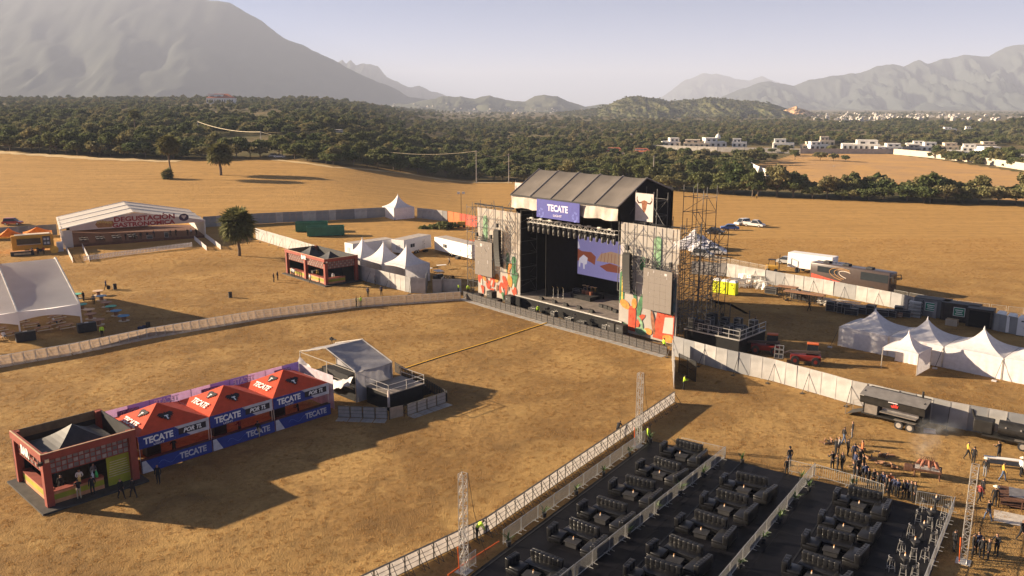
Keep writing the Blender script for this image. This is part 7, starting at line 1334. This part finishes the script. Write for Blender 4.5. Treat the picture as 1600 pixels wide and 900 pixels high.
for x in (0, 1.5, 3.):
    for y in (0, 2.): MB().bar((x, y, 0), (x, y, .88), .1).build('leg', RUST, t)
for k in range(7): MB().box(1.3, .3 + k * .26, .95, 1.4, .2, .05).build('griddle_bar', STL, t)
MB().box(1.5, 1., .2, 2.8, 1.8, .04).build('shelf', RUST, t)
t = thing('ground_sheet', 'pale ground sheet under the grill table', 'sheet', g(1560, 808), math.radians(-30)); MB().box(1.2, .2, .006, 3.0, 2., .012).box(1.2, .2, .018, 2.9, 1.9, .004).build('sheet', M('pale_sheet', (.5, .45, .4), .8), t)
t = thing('smoke_box', 'pale box in smoke at the trailer end', 'box', g(1452, 676), math.radians(-20)); MB().box(0, 0, 0, 1.0, .4, .3).build('body', GREYP, t); MB().box(0, 0, .3, 1.05, .45, .05).build('lid', GREYP, t)
# drifting smoke: a closed soft volume beside the smoker and above the pit
def smoke(p, r3, dens, label):
    bm = bmesh.new(); bmesh.ops.create_icosphere(bm, subdivisions=3, radius=1)
    for v in bm.verts: v.co = Vector((v.co.x * r3[0], v.co.y * r3[1], v.co.z * r3[2])) * (1 + .25 * mnoise.noise(v.co * 1.7))
    me = bpy.data.meshes.new('smoke'); bm.to_mesh(me); bm.free(); o = put('smoke', me, None, p); m = bpy.data.materials.new('smoke_air'); m.use_nodes = True; n = m.node_tree.nodes; L = m.node_tree.links; n.remove(n['Principled BSDF']); v = n.new('ShaderNodeVolumePrincipled'); v.inputs['Color'].default_value = (.97, .98, 1, 1); v.inputs['Anisotropy'].default_value = 0
    tc = n.new('ShaderNodeTexCoord'); mp = n.new('ShaderNodeMapping'); mp.inputs['Scale'].default_value = (1 / r3[0], 1 / r3[1], 1 / r3[2]); L.new(tc.outputs['Object'], mp.inputs[0]); ln = n.new('ShaderNodeVectorMath'); ln.operation = 'LENGTH'; L.new(mp.outputs[0], ln.inputs[0]); mr = n.new('ShaderNodeMapRange'); mr.inputs[1].default_value = .95; mr.inputs[2].default_value = .1; mr.inputs[3].default_value = 0; mr.inputs[4].default_value = dens; L.new(ln.outputs['Value'], mr.inputs[0])
    no = n.new('ShaderNodeTexNoise'); no.inputs['Scale'].default_value = 1.3; no.inputs['Detail'].default_value = 3; L.new(tc.outputs['Object'], no.inputs['Vector']); mr2 = n.new('ShaderNodeMapRange'); mr2.inputs[1].default_value = .38; mr2.inputs[2].default_value = .7; L.new(no.outputs[0], mr2.inputs[0]); mu = n.new('ShaderNodeMath'); mu.operation = 'MULTIPLY'; L.new(mr.outputs[0], mu.inputs[0]); L.new(mr2.outputs[0], mu.inputs[1]); L.new(mu.outputs[0], v.inputs['Density'])
    L.new(v.outputs[0], n['Material Output'].inputs['Volume']); me.materials.append(m); o['kind'] = 'stuff'; o['label'] = label
smoke(g(1468, 680) + Vector((0, 0, .9)), (2.4, 1.7, 1.3), .45, 'pale smoke drifting from the smoker trailer'); smoke(FP + Vector((.2, 1.2, 2.6)), (1.5, 1.6, 2.1), .22, 'thin smoke rising above the fire pit')
# ------------------------------------------------------------------ people on the right
GC = 'waiting crowd by the platform'
P_ = [(1233, 727, 'stand', 190, 'black', 'jeans', 'cap', 'person in black cap standing beyond the middle row rail'), (1229, 745, 'stand', 180, 'black', 'black', None, 'person in black at the middle row back rail'), (1331, 685, 'stand', 250, 'black', 'grey', None, 'woman in grey leggings near the smoker trailer'), (1318, 694, 'walk', 90, 'black', 'jeans', None, 'man in black and jeans walking near the smoker'), (1324, 713, 'stand', 90, 'black', 'black', None, 'person in black facing the fire pit alone'), (1305, 712, 'stand', 100, 'black', 'black', None, 'person in black beside the firewood'), (1310, 710, 'stand', 260, 'grey', 'black', None, 'person in grey top beside the firewood'),
      (1553, 0, '', 0, '', '', None, '')][:7]
for u, v, pz, f, sh, tr, hat, lb in P_: person(g(u, v), pz, f, sh, tr, lb, None, hat)
r_ = random.Random(5); crowd = [(1300, 735), (1308, 738), (1315, 736), (1334, 722), (1346, 716), (1335, 734), (1343, 729), (1349, 738), (1340, 745), (1346, 752), (1338, 758), (1352, 754), (1356, 761), (1364, 763), (1371, 767), (1378, 768), (1384, 771), (1390, 769), (1396, 775), (1402, 777), (1410, 779), (1416, 780), (1422, 783), (1428, 785), (1388, 778), (1334, 750)]
for i, (u, v) in enumerate(crowd): person(g(u, v), r_.choice(('stand', 'stand', 'reach')), r_.uniform(150, 330), r_.choice(('black', 'black', 'black', 'navy', 'black')) if i % 13 != 4 else 'orange', 'black', 'member of the dark-clad crowd at the platform back rail, %s from the left' % ordn(1 + sorted(crowd).index((u, v))), GC, h=r_.uniform(.96, 1.05))
for u, v, pz, f, sh, tr, hat, lb in [(1511, 718, 'walk', 60, 'tan', 'black', None, 'cook in yellow apron walking from the smoke'), (1520, 726, 'stand', 120, 'black', 'black', None, 'person in black behind the truss tower top'), (1560, 718, 'reach', 200, 'black', 'black', None, 'cook in black working beside the barrel smoker'), (1538, 746, 'stand', 120, 'black', 'grey', 'straw', 'man in white hat standing at the white table'), (1529, 786, 'walk', 100, 'red', 'black', None, 'man in red plaid shirt beside the truss tower'), (1534, 778, 'stand', 90, 'black', 'black', None, 'person in black close to the man in red plaid'), (1566, 752, 'walk', 60, 'tan', 'jeans', None, 'person in yellow apron and jeans striding by the grill'), (1553, 792, 'stand', 160, 'black', 'black', 'straw', 'man in white cowboy hat facing the grill table'), (1543, 814, 'walk', 200, 'black', 'jeans', None, 'man in black and blue jeans at the ground sheet'), (1595, 846, 'walk', 20, 'black', 'black', None, 'person in black walking at the right picture edge'), (1594, 745, 'stand', 90, 'white', 'black', 'straw', 'man in straw hat cut by the right edge'), (1490, 862, 'stand', 90, 'black', 'black', None, 'shaded person at the corner of the platform rail'), (1519, 868, 'stand', 60, 'black', 'black', None, 'shaded person just beyond the truss tower foot'), (1533, 874, 'stand', 150, 'black', 'black', None, 'shaded person in the middle of the talking group'), (1543, 877, 'stand', 250, 'black', 'black', None, 'shaded person at the front of the talking group'), (1556, 868, 'reach', 300, 'black', 'black', None, 'shaded person on the sunny side of the talking group'), (1527, 866, 'stand', 200, 'navy', 'black', None, 'shaded person in navy behind the talking group'),
      (745, 843, 'bend', 120, 'hivis', 'black', None, 'worker in yellow vest bent over the barricade by the front truss tower'), (1012, 693, 'stand', 80, 'hivis', 'black', None, 'guard in yellow vest at the platform corner'), (1068, 609, 'reach', 80, 'hivis', 'black', None, 'guard in yellow vest at the black mesh gate'), (965, 682, 'bend', 150, 'black', 'black', None, 'worker in black crouching at the barricade line'), (1182, 311, 'stand', 0, 'tan', 'black', None, 'lone distant figure in yellow at the tree strip')]: person(g(u, v), pz, f, sh, tr, lb, None, hat)
t = thing('black_bin', 'black rubbish bag beside the bent worker', 'bag', g(752, 832)); cushion(MB(), 0, 0, 0, .5, .5, .7, .15).build('sack', CL['black'], t, True); MB().bar((0, 0, .65), (.05, 0, .85), .14, 6, .08).build('neck', CL['black'], t)
# black mesh gate at the hoarding end
a, b = g(1060, 585), g(1110, 607); t = thing('mesh_gate', 'tall black mesh gate leaning beside the pale hoarding end', 'gate', g(1060, 583), direc(g(1060, 583), g(1112, 610))); L_ = 3.4; MB().box(L_ / 2, 0, .05, L_, .02, 2.3).build('mesh', M('black_mesh', (.02, .02, .02), .8, alpha=.5), t); q = MB()
for x in (0, L_ / 2, L_): q.bar((x, 0, 0), (x, 0, 2.4), .08)
for z in (.05, 1.2, 2.35): q.bar((0, 0, z), (L_, 0, z), .07)
q.build('frame', BLACK_M, t)
# warning lights along the outer rail and litter on the deck

def grass():
    r = np.random.default_rng(3); n = 70000; yy = np.sqrt(r.uniform(42 ** 2, 190 ** 2, n)); a = r.uniform(-.68, .68, n); xx = a * yy
    q = np.stack([xx - V0.x, yy - V0.y], 1); lx = q[:, 0] * ex.x + q[:, 1] * ex.y; ly = q[:, 0] * ey.x + q[:, 1] * ey.y
    ok = ~((lx > -.4) & (lx < XR + .3) & (ly < .3))
    def box_out(O, ang, x0, x1, y0, y1):
        dx, dy = xx - O.x, yy - O.y; u = dx * math.cos(ang) + dy * math.sin(ang); v = -dx * math.sin(ang) + dy * math.cos(ang); return ~((u > x0) & (u < x1) & (v > y0) & (v < y1))
    ok &= box_out(KN, KA, -.7, 7.6, -.9, 7.6) & box_out(FK, FA, -.7, 7, -.9, 15) & box_out(SO, SA, 7, 30, -.1, 13) & box_out(B0, BA, -16, 1, 0, 20)
    cl = np.array([mnoise.noise(Vector((x * .16, y * .16, 0))) for x, y in zip(xx, yy)]); ok &= r.uniform(-.9, .9, n) < cl + .55
    xx, yy = xx[ok], yy[ok]; zz = terrain(xx, yy); m = len(xx); me = bpy.data.meshes.new('grass'); me.from_pydata(np.stack([xx, yy, zz], 1).tolist(), [], [])
    V = []; Fq = []
    for k in range(13):
        az = r.uniform(0, 6.28); d = r.uniform(.02, .3); b = np.array([d * math.cos(r.uniform(0, 6.28)), d * math.sin(r.uniform(0, 6.28)), 0]); h = r.uniform(.025, .07); s = np.array([-math.sin(az), math.cos(az), 0]) * .025; tip = b + np.array([math.cos(az) * h * .8, math.sin(az) * h * .8, h]); o = len(V); V += [(b - s).tolist(), (b + s).tolist(), tip.tolist()]; Fq.append((o, o + 1, o + 2))
    tm = bpy.data.meshes.new('grass_tuft'); tm.from_pydata(V, [], Fq); gm = M('straw_blades', (.42, .25, .092), .9, var=.3, scale=.15, trans=.45); tm.materials.append(gm); src = put('grass_tuft', tm, None, (-30, 40, 0)); src['kind'] = 'stuff'; src['label'] = 'tuft of dry grass'
    for nm, val in (('scl', r.uniform(.6, 1.5, m)), ('rot', r.uniform(0, 6.28, m))): me.attributes.new(nm, 'FLOAT', 'POINT').data.foreach_set('value', val.astype(np.float32))
    o = put('grass', me); o['kind'] = 'stuff'; o['label'] = 'short dry straw-coloured grass over the show ground'
    ng = bpy.data.node_groups.new('grass_scatter', 'GeometryNodeTree'); ng.interface.new_socket('Geometry', in_out='INPUT', socket_type='NodeSocketGeometry'); ng.interface.new_socket('Geometry', in_out='OUTPUT', socket_type='NodeSocketGeometry')
    N = ng.nodes; L = ng.links; gi = N.new('NodeGroupInput'); go = N.new('NodeGroupOutput'); mp = N.new('GeometryNodeMeshToPoints'); L.new(gi.outputs[0], mp.inputs[0]); ip = N.new('GeometryNodeInstanceOnPoints'); L.new(mp.outputs[0], ip.inputs['Points']); oi = N.new('GeometryNodeObjectInfo'); oi.inputs[0].default_value = src; oi.transform_space = 'ORIGINAL'; L.new(oi.outputs['Geometry'], ip.inputs['Instance'])
    def attr(nm): q = N.new('GeometryNodeInputNamedAttribute'); q.data_type = 'FLOAT'; q.inputs[0].default_value = nm; return q.outputs[0]
    L.new(attr('scl'), ip.inputs['Scale']); cx = N.new('ShaderNodeCombineXYZ'); L.new(attr('rot'), cx.inputs[2]); er = N.new('FunctionNodeEulerToRotation'); L.new(cx.outputs[0], er.inputs[0]); L.new(er.outputs[0], ip.inputs['Rotation']); L.new(ip.outputs[0], go.inputs[0]); o.modifiers.new('scatter', 'NODES').node_group = ng
grass()
finish_text()
